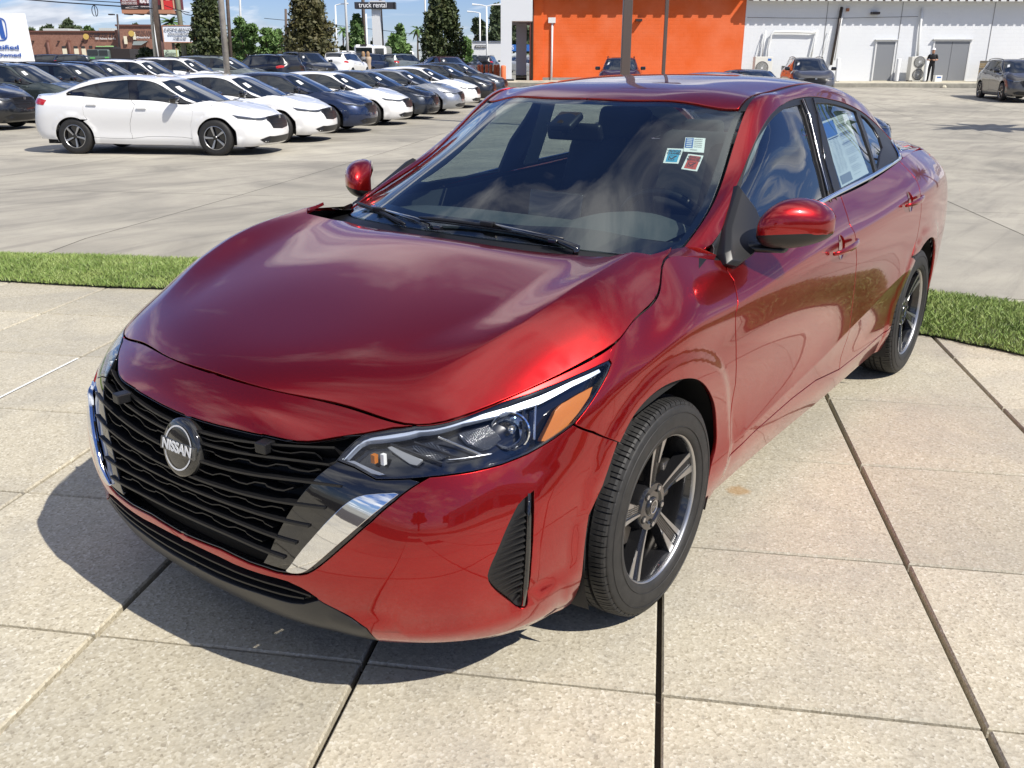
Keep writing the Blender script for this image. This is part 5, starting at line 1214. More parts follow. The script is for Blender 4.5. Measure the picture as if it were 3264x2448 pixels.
def blades(N_,seed):
    r=np.random.default_rng(seed); I=np.array([(p.x,p.y) for p in IN]);O=np.array([(p.x,p.y) for p in OU])
    seg=np.linalg.norm(np.diff((I+O)/2,axis=0),axis=1)*np.linalg.norm((I-O)[:-1],axis=1)
    mid=((I+O)/2)[:-1]; dist=np.linalg.norm(mid-np.array([CAMP.x,CAMP.y]),axis=1)
    rel=(mid-np.array([CAMP.x,CAMP.y])); fwd=rel@np.array([FD.x,FD.y]); wgt=seg*np.where(fwd>0,1,.22)*np.where(np.abs(rel@np.array([RD.x,RD.y]))<fwd*.9+1,1,.25)
    k=r.choice(len(seg),N_,p=wgt/wgt.sum()); s=r.random(N_); t=r.random(N_)*1.03-.012
    a=I[k]+(I[k+1]-I[k])*s[:,None]; b=O[k]+(O[k+1]-O[k])*s[:,None]; P=a+(b-a)*t[:,None]
    tt=np.clip(t,0,1); z=.018+.02*np.sin(np.pi*tt)-.10*tt*tt
    h=r.uniform(.018,.048,N_); an=r.uniform(0,2*np.pi,N_); w=r.uniform(.0016,.0032,N_); lean=r.normal(0,.5,(N_,2))*h[:,None]
    cx=np.cos(an)*w;cy=np.sin(an)*w
    A=np.stack([P[:,0]-cx,P[:,1]-cy,z-.003],1);B=np.stack([P[:,0]+cx,P[:,1]+cy,z-.003],1)
    Cc=np.stack([P[:,0]+lean[:,0]*.5+cx*.8,P[:,1]+lean[:,1]*.5+cy*.8,z+h*.6],1); Dd=np.stack([P[:,0]+lean[:,0],P[:,1]+lean[:,1],z+h],1)
    V=np.stack([A,B,Cc,Dd],1).reshape(-1,3).astype(np.float32)
    F=(np.arange(N_)[:,None]*4+np.array([[0,1,2,0,2,3]])).ravel().astype(np.int32)
    me=bpy.data.meshes.new('grass'); me.vertices.add(len(V)); me.vertices.foreach_set('co',V.ravel()); me.loops.add(len(F)); me.loops.foreach_set('vertex_index',F)
    nf=len(F)//3; me.polygons.add(nf); me.polygons.foreach_set('loop_start',np.arange(nf,dtype=np.int32)*3); me.update(); return me
GM=m_grass(); go=link('grass',blades(230000,1),None,GM); tag(go,kind='stuff'); 
# ------------------------------------------------------------------ parking lot panels
LOT=MB(); Ds=[6,9,12,16,19,24,28,33,37.5,42,46,50.2]; Rs=[-40,-20,-8,0,8,20,40]
V=[W(R,D,hgt(D)-.03) for D in Ds for R in Rs]; nR=len(Rs); LOT.add(V,[(i*nR+j,i*nR+j+1,(i+1)*nR+j+1,(i+1)*nR+j) for i in range(len(Ds)-1) for j in range(nR-1)])
LOT=LOT.build('parking_lot',M_JOINT); tag(LOT,kind='structure')
S_=4.59; nn=LI; jj=LJ; off_n=-5.42; 
outp=np.array([(p.x,p.y) for p in OU]+[(30,9),(30,-16)])
for a in range(-9,10):
    for c in range(-7,14):
        cen=nn*(off_n+(a+.5)*S_)+jj*(2.9+(c+.5)*S_)
        R,Dd=RDof(cen.x,cen.y)
        if Dd>49 or Dd<-22 or abs(R)>44 or (Dd<2 and R<-10): continue
        K=4; V=[];g_=.006
        for y in range(K+1):
            for x in range(K+1):
                p=cen+nn*((x/K-.5)*(S_-2*g_))+jj*((y/K-.5)*(S_-2*g_)); V.append(p)
        inside=[pip(np.array([p.x]),np.array([p.y]),outp)[0] for p in V]
        if all(inside): continue
        Z=[hgt(max(7,RDof(p.x,p.y)[1])) for p in V]; V=[(p.x,p.y,z-(.06 if ins else 0)) for p,z,ins in zip(V,Z,inside)]
        if max(RDof(v[0],v[1])[1] for v in V)>50.3:
            V=[v for v in V]; 
        m_=MB(); m_.add(V,[(y*(K+1)+x,y*(K+1)+x+1,(y+1)*(K+1)+x+1,(y+1)*(K+1)+x) for y in range(K) for x in range(K)])
        me=m_.mesh('concrete_panel'); 
        if me.polygons[0].normal.z<0: me.flip_normals()
        o=link('concrete_panel',me,LOT,M_LOT)
# ------------------------------------------------------------------ sidewalk with kerb at the far buildings
def slabprism(name,mat,R0,R1,D0,D1,z0,z1,parent=None,bev=0):
    mb=MB(); P=[W(R0,D0,0),W(R1,D0,0),W(R1,D1,0),W(R0,D1,0)]; mb.add([(p.x,p.y,z0) for p in P]+[(p.x,p.y,z1) for p in P],[(3,2,1,0),(4,5,6,7),(0,1,5,4),(1,2,6,5),(2,3,7,6),(3,0,4,7)])
    me=mb.mesh(name); 
    if bev: bevel(me,bev,1)
    return link(name,me,parent,mat)
SW=slabprism('sidewalk',M_SIDEW,-.5,44,50.3,54.5,.2,.525,bev=.02); tag(SW,kind='structure')
KB=slabprism('kerb',m_plain('kerb_concrete',(.20,.19,.16),(.34,.32,.26),3),-.5,44,50.0,50.28,.1,.50,bev=.02); tag(KB,kind='structure')
r=5
for k in range(11): slabprism('walk_panel',M_SIDEW,1.5+k*3.7,1.5+k*3.7+3.66,50.32,52.2,.51,.531,SW); slabprism('walk_panel',M_SIDEW,1.5+k*3.7,1.5+k*3.7+3.66,52.24,54.4,.51,.531,SW)
rk=MB().cyl((0,0,0),(0,0,.12),.16,.08,7); rk=rk.mesh('kerb_stone',False); o=link('stone_chunk',rk,None,M_SIDEW); o.location=W(Rpx(3005,50.1),49.9,.30); tag(o,'pale lump of broken concrete lying against the kerb below the man','stone')

# ------------------------------------------------------------------ vegetation
def m_leaf(name,c0,c1,c2):
    b=NB(name); p=b.pos(); n=b.noise(p,1.4,4); n2=b.noise(p,9,2); c=b.ramp(n,(.3,c0),(.55,c1),(.75,c2)); c=b.mix(b.ramp(n2,(.4,0),(.7,.55)),c,c2); b.lk(c,b.b.inputs['Base Color']); b.set(Roughness=.6); return b.m
LF_DARK=m_leaf('cypress_foliage',(.022,.040,.012),(.045,.070,.020),(.085,.085,.028))
LF_BRN=m_leaf('browning_cypress_foliage',(.035,.045,.014),(.075,.075,.025),(.12,.095,.035))
LF_MID=m_leaf('broadleaf_foliage',(.035,.075,.018),(.075,.145,.035),(.13,.21,.06))
LF_LT=m_leaf('light_broadleaf_foliage',(.06,.12,.03),(.11,.20,.05),(.17,.27,.08))
LF_FAR=m_leaf('far_tree_foliage',(.04,.06,.03),(.07,.10,.045),(.10,.13,.06))
M_BARK=m_plain('bark',(.05,.035,.025),(.11,.085,.06),8)
def leafmesh(name,P,size,rng):
    n=len(P); a=rng.normal(size=(n,3)); a/=np.linalg.norm(a,axis=1,keepdims=True); b=np.cross(a,rng.normal(size=(n,3))); b/=np.linalg.norm(b,axis=1,keepdims=True)
    s=size*rng.uniform(.6,1.4,(n,1)); V=np.stack([P-a*s,P+b*s*.55,P+a*s,P-b*s*.55],1).reshape(-1,3).astype(np.float32)
    F=(np.arange(n)[:,None]*4+np.arange(4)[None]).ravel().astype(np.int32)
    me=bpy.data.meshes.new(name); me.vertices.add(n*4); me.vertices.foreach_set('co',V.ravel()); me.loops.add(n*4); me.loops.foreach_set('vertex_index',F); me.polygons.add(n); me.polygons.foreach_set('loop_start',np.arange(n,dtype=np.int32)*4); me.update(); return me
def tree(name,label,R,D,w,h,mat,kind='cone',z0=None,n=5000,seed=1,group=None,leaf=.16,cat='tree'):
    rng=np.random.default_rng(seed); z0=hgt(D) if z0 is None else z0
    t=thing(name,label,cat,W(R,D,z0),rng.uniform(0,6),group)
    if kind=='cone':
        nc=int(60+n/60); zz=rng.random(nc)**.8; cz=h*(.06+.94*zz); rad=w/2*(1-zz)**.75*1.0+.12
        an=rng.uniform(0,2*np.pi,nc); rr_=rad*np.sqrt(rng.uniform(.25,1,nc)); cc=np.stack([rr_*np.cos(an),rr_*np.sin(an),cz],1); cs=.13*w+.10*rng.random(nc)
        k=rng.integers(0,nc,n); d=rng.normal(size=(n,3)); d/=np.linalg.norm(d,axis=1,keepdims=True); P=cc[k]+d*(cs[k]*rng.uniform(.5,1.05,n))[:,None]*np.array([1,1,1.25]); P[:,2]=np.clip(P[:,2],.05,None)
    else:
        nc=int(22+w*3); d=rng.normal(size=(nc,3)); d/=np.linalg.norm(d,axis=1,keepdims=True); q=rng.uniform(.35,1,nc)[:,None]; cc=d*q*np.array([w/2*.8,w/2*.8,h*.33])+np.array([0,0,h*.62]); cs=(.16+.10*rng.random(nc))*min(w,h*.9)*.62
        k=rng.integers(0,nc,n); d=rng.normal(size=(n,3)); d/=np.linalg.norm(d,axis=1,keepdims=True); P=cc[k]+d*(cs[k]*rng.uniform(.55,1.1,n))[:,None]*np.array([1,1,.8]); P[:,2]=np.clip(P[:,2],.1,None)
    link('crown',leafmesh('crown',P,leaf,rng),t,mat)
    tr=MB(); tr.tube([(0,0,-.1),(.03*w,0,h*.3),(0,.02*w,h*.75)],[.05*w+.04,.035*w+.03,.02],7)
    if kind!='cone':
        for i in range(5): a=i*1.3+seed; tr.tube([(0,0,h*.28),(math.cos(a)*w*.18,math.sin(a)*w*.18,h*.5),(math.cos(a)*w*.33,math.sin(a)*w*.33,h*.72)],[.03*w,.02*w,.008*w],5)
    tr.build('trunk',M_BARK,t,smooth=True); return t
def pxtree(name,label,x0,x1,ytop,D,mat,kind='cone',**k):
    w=abs(Rpx(x1,D,1)-Rpx(x0,D,1)); z0=hgt(D); h=Zpx(ytop,D)-z0; return tree(name,label,(Rpx(x0,D,1)+Rpx(x1,D,1))/2,D,w,h,mat,kind,z0,**k)
pxtree('cypress_tree','tall dark green cypress behind the two leaning wooden poles on the left',618,742,-70,56,LF_DARK,n=9000,seed=11,leaf=.13)
pxtree('cypress_tree','broad browning cypress with a pointed top behind the middle of the car row',895,1085,-35,60,LF_BRN,n=13000,seed=12,leaf=.13)
pxtree('cypress_tree','tall green cypress just left of the white columns and orange wall',1338,1482,-60,60,LF_DARK,n=11000,seed=13,leaf=.13)
pxtree('shade_tree','bright green bushy tree between the two big cypresses, left one',735,840,48,66,LF_MID,'round',n=5000,seed=21,leaf=.16)
pxtree('shade_tree','bright green bushy tree touching the left side of the browning cypress',815,925,80,67,LF_LT,'round',n=4500,seed=22,leaf=.16)
pxtree('shade_tree','slender green tree standing right of the middle white light mast',1115,1168,56,95,LF_MID,'cone',n=3000,seed=23,leaf=.25)
pxtree('shade_tree','low light green tree under the truck rental sign, right of its pillar',1215,1325,100,92,LF_LT,'round',n=4500,seed=24,leaf=.25)
pxtree('shade_tree','small tree with two tufts behind the white pickup',1255,1300,82,98,LF_MID,'cone',n=1800,seed=25,leaf=.22)
pxtree('shade_tree','small light green tree beside the dark van left of the white columns',1462,1508,112,80,LF_LT,'round',n=2600,seed=26,leaf=.2)
pxtree('pine_tree','dense dark tree behind the twin headed light mast',1495,1560,42,115,LF_FAR,'round',n=3500,seed=27,leaf=.35)
pxtree('pine_tree','tall dark tree right beside the white columns, behind the truck',1555,1605,22,112,LF_FAR,'cone',n=3500,seed=28,leaf=.35)
pxtree('shade_tree','dark tree seen through the opening of the white portico',1600,1720,60,120,LF_FAR,'round',n=3500,seed=29,leaf=.35)
pxtree('shade_tree','rounded tree rising above the brick building roof, tallest there',200,275,58,120,LF_FAR,'round',n=3500,seed=30,leaf=.35)
for i,(a,b,y,l) in enumerate(((85,140,80,'scruffy tree above the left end of the brick building'),(132,200,70,'palm like tuft above the brick roof, left of the rounded tree'),(270,340,80,'low light tree above the brick roof, right of the rounded tree'),(425,470,78,'small tree peeking over the taller brick parapet'))):
    pxtree('far_tree',l,a,b,y,125,LF_FAR if i!=2 else LF_MID,'round',n=2200,seed=40+i,leaf=.4)
for i,(a,b,y,l) in enumerate(((425,520,152,'dark clipped bush below the brick restaurant awning'),(500,585,165,'dark low bush behind the plumbing sign'),(560,640,128,'dense shrub at the foot of the left cypress'),(700,790,150,'shaded shrub right of the leaning wooden poles'),(1085,1145,128,'dark shrub behind the white van'),(1180,1225,100,'dark green tree left of the pale sign pillar'))):
    pxtree('shrub',l,a,b,y,72 if i<4 else 100,LF_DARK,'round',n=2200,seed=60+i,leaf=.2,cat='bush')
def palm(name,label,R,D,h,seed,s=1,z0=None):
    rng=random.Random(seed); z0=hgt(max(D,7)) if z0 is None else z0; t=thing(name,label,'palm tree',W(R,D,z0))
    MB().tube([(0,0,-.1),(.05,0,h*.5),(0,.05,h)],[.16*s,.12*s,.11*s],8).build('trunk',M_BARK,t,smooth=True)
    for k in range(26):
        a=rng.uniform(0,6.28); e=rng.uniform(-.5,1.1); L_=s*rng.uniform(1.2,1.7); mb=MB();V=[]
        for i in range(7):
            u=i/6; r_=L_*u*math.cos(e*.7); z=h+L_*(math.sin(e)*u-.55*u*u); ww=.16*s*math.sin(math.pi*min(1,u*.95+.08))
            c=Vector((r_*math.cos(a),r_*math.sin(a),z)); n_=Vector((-math.sin(a),math.cos(a),0)); V+=[c-n_*ww-Vector((0,0,ww*.5)),c,c+n_*ww-Vector((0,0,ww*.5))]
        mb.add(V,[(i*3+j,i*3+j+1,(i+1)*3+j+1,(i+1)*3+j) for i in range(6) for j in range(2)]); mb.build('frond',LF_MID,t)
    return t
palm('palm_tree','palm tree right of the view whose shadow falls on the lot',18.3,22.5,6.6,3,1.5)
palm('palm_tree','small far palm left of the middle white light mast',Rpx(1095,120,2),120,Zpx(95,120)-.38,4,.8)
palm('palm_tree','tiny far palm right of the middle white light mast',Rpx(1114,125,2),125,Zpx(110,125)-.38,5,.75)
palm('palm_tree','far palm left of the right cypress',Rpx(1331,110,2),110,Zpx(93,110)-.38,6,.8)
palm('palm_tree','spiky dark palm above the white K-pop sign',Rpx(555,85,2),85,Zpx(72,85)-.38,8,1.0)
# ------------------------------------------------------------------ generic vehicles built on the same body surfaces
SUVTOP=TOP.copy()
CR=0.0   # the distant cars have plainer door skins
SUVTOP[6]=[(-.85,0,1.492),(-.85,.21,1.490),(-.85,.40,1.482),(-.85,.555,1.462),(-.84,.598,1.445),(-.83,.620,1.40),(-.80,.712,1.22),(-.78,.796,1.06)]
SUVTOP[7]=[(-1.3,0,1.485),(-1.3,.21,1.483),(-1.3,.40,1.475),(-1.3,.55,1.452),(-1.29,.592,1.435),(-1.28,.614,1.39),(-1.22,.70,1.22),(-1.18,.785,1.07)]
SUVTOP[8]=[(-1.7,0,1.465),(-1.7,.20,1.463),(-1.7,.385,1.455),(-1.7,.535,1.432),(-1.69,.578,1.415),(-1.68,.60,1.37),(-1.62,.68,1.21),(-1.58,.77,1.085)]
SUVTOP[9]=[(-2.0,0,1.43),(-2.0,.19,1.428),(-1.99,.36,1.42),(-1.97,.50,1.40),(-1.96,.545,1.38),(-1.95,.57,1.34),(-1.92,.64,1.20),(-1.9,.72,1.095)]
SUVTOP[10]=[(-2.13,0,1.28),(-2.13,.18,1.278),(-2.12,.34,1.272),(-2.10,.47,1.25),(-2.09,.51,1.24),(-2.08,.54,1.22),(-2.06,.60,1.15),(-2.03,.67,1.10)]
SUVTOP[11]=[(-2.26,0,1.12),(-2.26,.17,1.119),(-2.25,.32,1.118),(-2.21,.44,1.114),(-2.18,.48,1.11),(-2.15,.53,1.108),(-2.12,.58,1.102),(-2.06,.65,1.09)]
_suv=spl(tu,_symv(SUVTOP))
def suvtop(u,v): return spl_pp(TVX,np.swapaxes(_suv(np.atleast_1d(u)),0,1),np.atleast_1d(np.asarray(v,float)))
def car_template(kind):
    suv=kind=='suv'; SC=np.array([1.055,1.02,.99]) if not suv else np.array([1.0,1.03,1.125]); lift=0 if not suv else .0
    tf=suvtop if suv else top
    def warp(A): V,Nn,F=A; N2=Nn/SC; N2/=np.maximum(np.linalg.norm(N2,axis=1,keepdims=True),1e-9); return V*SC,N2,F
    root=bpy.data.objects.new('parked_car',None); COL.objects.link(root); root.empty_display_size=.3
    BODY=[]
    def add(name,fn,sg,poly,mat=None,both=True,centre=False,**k):
        k.setdefault('res',.055 if not k.get('centre') and fn is side else .08); A=warp(panel_arrays(fn,sg,poly,**k)); r_=[]
        if centre: A=merge_arr(A,mirror_arr(*A)); arrs=[A]
        else: arrs=[A]+([mirror_arr(*A)] if both else [])
        for a in arrs:
            o=link(name,to_mesh(name,*a),root,mat if mat else M_WHITE)
            if mat is None: BODY.append(o.name)
            r_.append(o)
        return r_
    vt=.84; T2=lambda a,b,n: np.stack([np.linspace(a,b,n),np.full(n,vt)],1)
    ar=D['arch'].copy(); ar[-1][1]=.09; ar=smoothpoly(ar,it=2); dc=A_([[D['door_cut'][0][0]+.012,vt]],D['door_cut']); br=D['bump_rear']
    front=A_([[0,0]],[[1.225,0]],br[::-1][1:3]*[1,1],ar,[[ar[-1][0]+.01,0]],[[2.07,0]],dc[::-1][:-1],T2(2.04,0,16))
    add('front_body',side,SGS,front,centre=True,gap=0,hem=.02,bounds=(0,6,0,.84))
    st=D['sill_top'];dm=A_([[D['door_mid'][0][0],vt]],D['door_mid']); dme=dm[-1]; si=[a for a in st if dc[-1][0]+.03<a[0]<dme[0]-.03]
    fd=add('front_door',side,SGS,A_(dc,si,dme,dm[::-1][1:-1],T2(dm[0][0],dc[0][0],6)),bounds=(0,6,0,.838),gap=.004)
    arr=D['arch_rear']; dr=A_([[D['door_rear'][0][0]+.02,vt]],D['door_rear']); lo=sorted([a for a in arr if a[0]<4.2 and .12<a[1]<.43],key=lambda a:a[1])
    si2=[a for a in st if dme[0]+.03<a[0]<lo[0][0]-.03]
    rd=add('rear_door',side,SGS,A_(dm,si2,lo,dr[::-1][:-1],T2(dr[0][0],dm[0][0],6)),bounds=(0,6,0,.838),gap=.004)
    add('sill',side,SGS,A_([[2.07,0]],[[2.07,dc[-1][1]-.004]],si,dme,si2,[[lo[0][0],lo[0][1]-.003]],[[3.935,0]]))
    hi=sorted([a for a in arr if not(a[0]<4.2 and a[1]<.43)],key=lambda a:a[0])
    add('rear_body',side,SGS,A_(dr,hi,[[6.15,0]],[[6.15,vt]],T2(6.1,dr[0][0],10)),bounds=(0,6.2,0,.84))
    us=np.linspace(0,.66,10); f=side(us,np.full(10,vt))[:,:2]; us2=np.linspace(.70,1.84,14); e=side(us2,np.full(14,vt))[:,:2]; hr=D['hood_rear'][1:].copy(); hr[-1]=[hr[-1][0],0]
    half=A_(f,e,[[1.10,.735]],hr); full=A_(half,(half[::-1]*[1,-1])[1:-1]); add('bonnet',hood,SGH,full,both=False,res=.08,gap=.004)
    fn=lambda a,b: tf(b,a); sgh=_sg(fn,.2,1.2,(0,0,1)); ue=3.0 if suv else 2.50
    ua=np.linspace(.872,ue,16)
    add('roof',fn,sgh,A_([[.872,0],[.872,.3],[.875,.575]],np.stack([ua[1:],np.full(15,.592)],1),[[ue,0]])[:,::-1],centre=True,gap=0)
    add('windscreen',fn,sgh,A_([[.0,0],[.0,.5],[.012,.575]],[[.4,.58]],[[.845,.585]],[[.866,.4]],[[.864,0]])[:,::-1],M_BGGLASS,centre=True,gap=0)
    if suv: add('rear_window',fn,sgh,[[0,3.04],[.52,3.04],[.55,3.38],[0,3.38]],M_BGGLASS,centre=True,gap=0); add('tailgate',fn,sgh,[[0,3.39],[1.03,3.39],[1.03,3.66],[0,3.66]],centre=True,gap=0); add('tailgate_side',tf,SGT,[[3.0,.594],[3.38,.56],[3.38,1.03],[3.0,1.03]],gap=0)
    else: add('rear_window',fn,sgh,[[0,2.545],[.55,2.53],[.56,3.28],[0,3.30]],M_BGGLASS,centre=True,gap=0); add('boot_deck',fn,sgh,[[0,3.31],[.57,3.29],[1.03,3.45],[1.03,3.66],[0,3.66]],centre=True,gap=0)
    pl=D['pillar']
    if suv: pl=A_(pl[:11],[[2.0,.668],[2.5,.67],[2.95,.68]])
    add('side_rail',tf,SGT,A_([[.02,.594],[.0,.70],[.03,.735]],pl,([[3.0,.70],[3.0,.594]] if suv else [[3.05,.72],[3.10,.95],[3.45,1.02],[3.36,.60],[3.28,.562],[2.54,.594]]),np.stack([np.linspace(2.45,.08,20),np.full(20,.5945)],1)),gap=0,res=.08)
    add('window_surround',tf,SGT,A_([[.03,.737]],pl,([[3.0,.70],[3.0,1.028]] if suv else [[3.0,.74],[2.98,.90],[2.86,1.0],[2.84,1.025]]),np.stack([np.linspace(2.7,.0,14),np.full(14,1.028)],1),[[.0,.9]]),M_GLOSSBLK,gap=0,hem=0,offset=-.012)
    gf=D['glass_front'];gr=D['glass_rear'];gq=D['glass_quarter']
    if suv: gr=np.array([[1.62,.72],[2.3,.715],[2.42,1.0],[1.60,1.0],[1.5,.85]]); gq=np.array([[2.42,.72],[2.86,.735],[2.92,.97],[2.52,.99]])
    for g_ in (gf,gr,gq): add('side_window',tf,SGT,g_,M_BGGLASS,gap=0,hem=0,offset=-.006)
    add('headlamp',side,SGS,[[.46,.60],[.62,.585],[1.14,.66],[1.20,.745],[.95,.74],[.50,.69]],M_BGLAMP,gap=0,hem=0,offset=.006)
    add('lamp_blade',side,SGS,[[.50,.655],[1.16,.725],[1.18,.742],[.95,.738],[.50,.685]],M_LAMPW,gap=0,hem=0,offset=.009)
    gl=add('grille',side,SGS,[[0,.38],[.40,.40],[.52,.55],[.48,.69],[0,.72]],M_MATBLK,centre=True,gap=0,hem=0,offset=.004)[0]
    mb=MB()
    for k in range(5):
        v=.46+.045*k; pts=[at_side(u,v,.012) for u in np.linspace(0,.40,6)]; 
        for s in(1,-1): mb.tube([(p.x*SC[0],p.y*s*SC[1],p.z*SC[2]) for p in pts],.006,4,False)
    mb.build('grille_bar',M_MATBLK,gl)
    p=at_side(0,.60,.018); link('badge',MB().box((p.x*SC[0],0,p.z*SC[2]),(.012,.09,.075)).mesh('badge'),gl,M_SATIN)
    add('lower_grille',side,SGS,[[0,.10],[.62,.10],[.80,.17],[.55,.25],[0,.24]],M_MATBLK,centre=True,gap=0,hem=0,offset=.004)
    add('tail_lamp',side,SGS,[[4.86,.66],[5.28,.69],[5.32,.76],[5.1,.79],[4.82,.75]],M_REDL,gap=0,hem=0,offset=.005)
    for nm,par in(('handle1',fd),('handle2',rd)):
        a,b=D[nm]
        for s,pr in((1,par[0]),(-1,par[1])):
            p0=at_side(*a,.02);p1=at_side(*b,.02); c=(p0+p1)/2; me=MB().box((c.x*SC[0],c.y*s*SC[1],c.z*SC[2]),(.2,.025,.035)).mesh('door_handle'); bevel(me,.01); o=link('door_handle',me,pr,M_WHITE); BODY.append(o.name)
    for s in(1,-1):
        me=MB().box((0,0,0),(.13,.22,.15)).mesh('mirror'); bevel(me,.05,3); me.transform(Matrix.Translation((.70*SC[0],s*.97*SC[1],1.06*SC[2]))); me.polygons.foreach_set('use_smooth',[True]*len(me.polygons)); link('mirror',me,root,M_GLOSSBLK)
    wr=.34 if not suv else .365
    for sx in(1,-1):
        for s in(1,-1):
            w=link('tyre',BGT,root); w.scale=(wr/.34,1,wr/.34); w.location=(sx*1.354*SC[0],s*.80*SC[1],wr); w.rotation_euler=(0,.4*sx,math.pi if s<0 else 0)
            r_=link('rim',BGR,w); 
    # dark underside and wheel arches
    mb=MB(); mb.box((0,0,.30),(4.2,1.45,.22)); mb.box((1.354*SC[0],0,.55),(.85,1.35,.4)); mb.box((-1.354*SC[0],0,.55),(.85,1.35,.4)); mb.build('underbody',M_VOID,root)
    mb=MB(); mb.box((-.2,0,.75*SC[2]),(2.6,1.4,.3)); mb.build('cabin_floor',M_VOID,root)
    me=MB()
    for x in(-.3,-1.15):
        for y in(.36,-.36): me.box((x,y,1.0*SC[2]),(.14,.45,.5)); me.box((x-.1,y,1.27*SC[2]),(.09,.25,.16))
    me.build('seat',M_DASH,root)
    a_,b_,c_,d_=[Vector(tuple(tf(u,v)[0]*SC+nrm(tf,np.array([u]),np.array([v]),SGT)[0]*.006)) for u,v in((.64,.44),(.66,.50),(.50,.51),(.48,.45))]
    for s in (-1,): link('window_tag',MB().add([(q.x,q.y*s,q.z) for q in (a_,b_,c_,d_)],[(0,1,2,3)]).mesh('window_tag'),root,M_PAPER)
    if kind=='suv':
        for s in(1,-1):
            pts=[Vector(tuple(suvtop(u,.60)[0]*SC)) for u in np.linspace(1.1,2.8,9)]; MB().tube([(p.x,p.y*s,p.z+.05-.03*(i in(0,8))) for i,p in enumerate(pts)],.016,5).build('roof_rail',M_MATBLK,root)
    root['_b']=1
    return root,set(BODY)
M_BGGLASS=simple('tinted_car_glass',(.012,.016,.020),.02,0,1); M_BGLAMP=simple('smoked_headlamp',(.05,.055,.06),.06,0,1)
BGT=MB().lathe([(.06,.215),(.098,.225),(.103,.27),(.095,.32),(.07,.338),(-.07,.338),(-.095,.32),(-.10,.27),(-.08,.22)],'Y',36).mesh('tyre',50); BGT.materials.append(M_RUB)
def bgrim():
    mb=MB(); mb.lathe([(.085,.218),(.094,.222),(.096,.214),(.088,.208)],'Y',36)
    for k in range(5):
        a=k*2*math.pi/5; M=Matrix.Rotation(a,3,'Y')
        for (a0,a1,x0,x1,x2,x3) in ((.04,.21,-.012,.010,-.052,-.018),):
            P=[M@Vector(p) for p in((x0,.080,a0),(x1,.080,a0),(x3+.018,.088,a1*.9),(x3,.090,a1),(x2,.090,a1*.98),(x2+.012,.088,a1*.86))]
            Q=[M@Vector(p) for p in((x0,.05,a0),(x1,.05,a0),(x3+.018,.06,a1*.9),(x3,.06,a1),(x2,.06,a1*.98),(x2+.012,.06,a1*.86))]
            n=6; mb.add(P+Q,[tuple(range(n))]+[(i,(i+1)%n,n+(i+1)%n,n+i) for i in range(n)])
    nf=len(mb.f); mb.lathe([(.05,.212),(.03,.21),(.028,.05),(.07,.045),(.085,.03),(.086,.001)],'Y',30)
    me=mb.mesh('rim'); bm=bmesh.new(); bm.from_mesh(me); bmesh.ops.recalc_face_normals(bm,faces=bm.faces); bm.to_mesh(me); bm.free()
    me.materials.append(M_ALLOY); me.materials.append(M_WBLK)
    for i,p in enumerate(me.polygons):
        if i>=nf: p.material_index=1
    return me
BGR=bgrim()
TEMPL={}
def copy_tree(o,parent=None,mat=None,body=()):
    c=o.copy(); COL.objects.link(c); 
    if parent is not None: c.parent=parent; c.matrix_parent_inverse=o.matrix_parent_inverse.copy()
    if o.name in body and mat is not None: c.material_slots[0].link='OBJECT'; c.material_slots[0].material=mat
    for ch in list(o.children): copy_tree(ch,c,mat,body)
    return c
_used=set()
def car(kind,name,label,cat,R,D,heading,mat,group=None,dz=0,scale=1):
    if kind not in TEMPL: TEMPL[kind]=car_template(kind)
    root,body=TEMPL[kind]
    c=copy_tree(root,None,mat,body); c.name=name; c.location=W(R,D,hgt(max(D,7))+dz); c.rotation_euler=(0,0,yawof(*heading)); c.scale=(scale,)*3
    if '_b' in c: del c['_b']
    tag(c,label,cat,group); return c
HA=(2.92,-.34); GA='sedans parked side by side in a row facing right'
rowA=[(893,18.9,M_WHITE,'white sedan with black five spoke alloy wheels, nearest and leftmost of the angled row','sedan'),
(1057,21.9,M_WHITE,'white sedan second in the row, right behind the nearest white one','sedan'),(1190,24.8,M_NAVY,'navy blue sedan third in the row, between two white ones','sedan'),
(1306,27.7,M_WHITE,'white sedan fourth in the row, between the navy and the dark grey car','sedan'),(1393,30.6,M_GREYP,'dark blue grey sedan fifth in the row, left of the silver one','sedan'),
(1476,33.5,M_SILVER,'silver sedan in the row with its nose beside the red roof','sedan'),(1527,36.4,M_WHITE,'white sedan in the row just beyond the silver one','sedan'),
(1579,39.3,M_BLACKP,'black sedan in the row beyond the last white one','sedan'),(1616,42.2,M_GREYP,'charcoal car farthest in the row, near the orange bollards','sedan')]
for x,Dd,m_,lab,cat in rowA:
    Rn=(x-1632)/2872.8*((Dd-.3)*math.cos(PIT)+1.0*math.sin(PIT)); car('sedan','parked_car',lab,cat,Rn-2.42,Dd,HA,m_,GA)
GB='vehicles in the second row on the left, facing right'
rowB=[(-15.2,25.3,M_BLACKP,'black SUV nose at the left edge of the photo behind the nearest white sedan'),(-14.75,28.3,M_GREEN,'dark green grey SUV with a blue tag on its windshield, left'),
(-14.55,31.3,M_GREYP,'grey SUV with a bright mirror, second of the back row'),(-14.8,34.3,M_NAVY,'dark navy SUV behind the roof of the nearest white sedan'),
(-14.5,37.3,M_WHITE,'white roofed SUV with dark windows, in the back row'),(-13.9,40.3,M_WHITE,'white SUV with a dark sunroof between the white roofed and sage ones'),(-13.1,43.2,M_SAGE,'sage grey SUV with a pale mirror at the right end of the back row')]
for R,Dd,m_,lab in rowB: car('suv','parked_car',lab,'SUV',R,Dd,HA,m_,GB,dz=.0)
def mid(x0,x1,D_): return (Rpx(x0,D_,1)+Rpx(x1,D_,1))/2
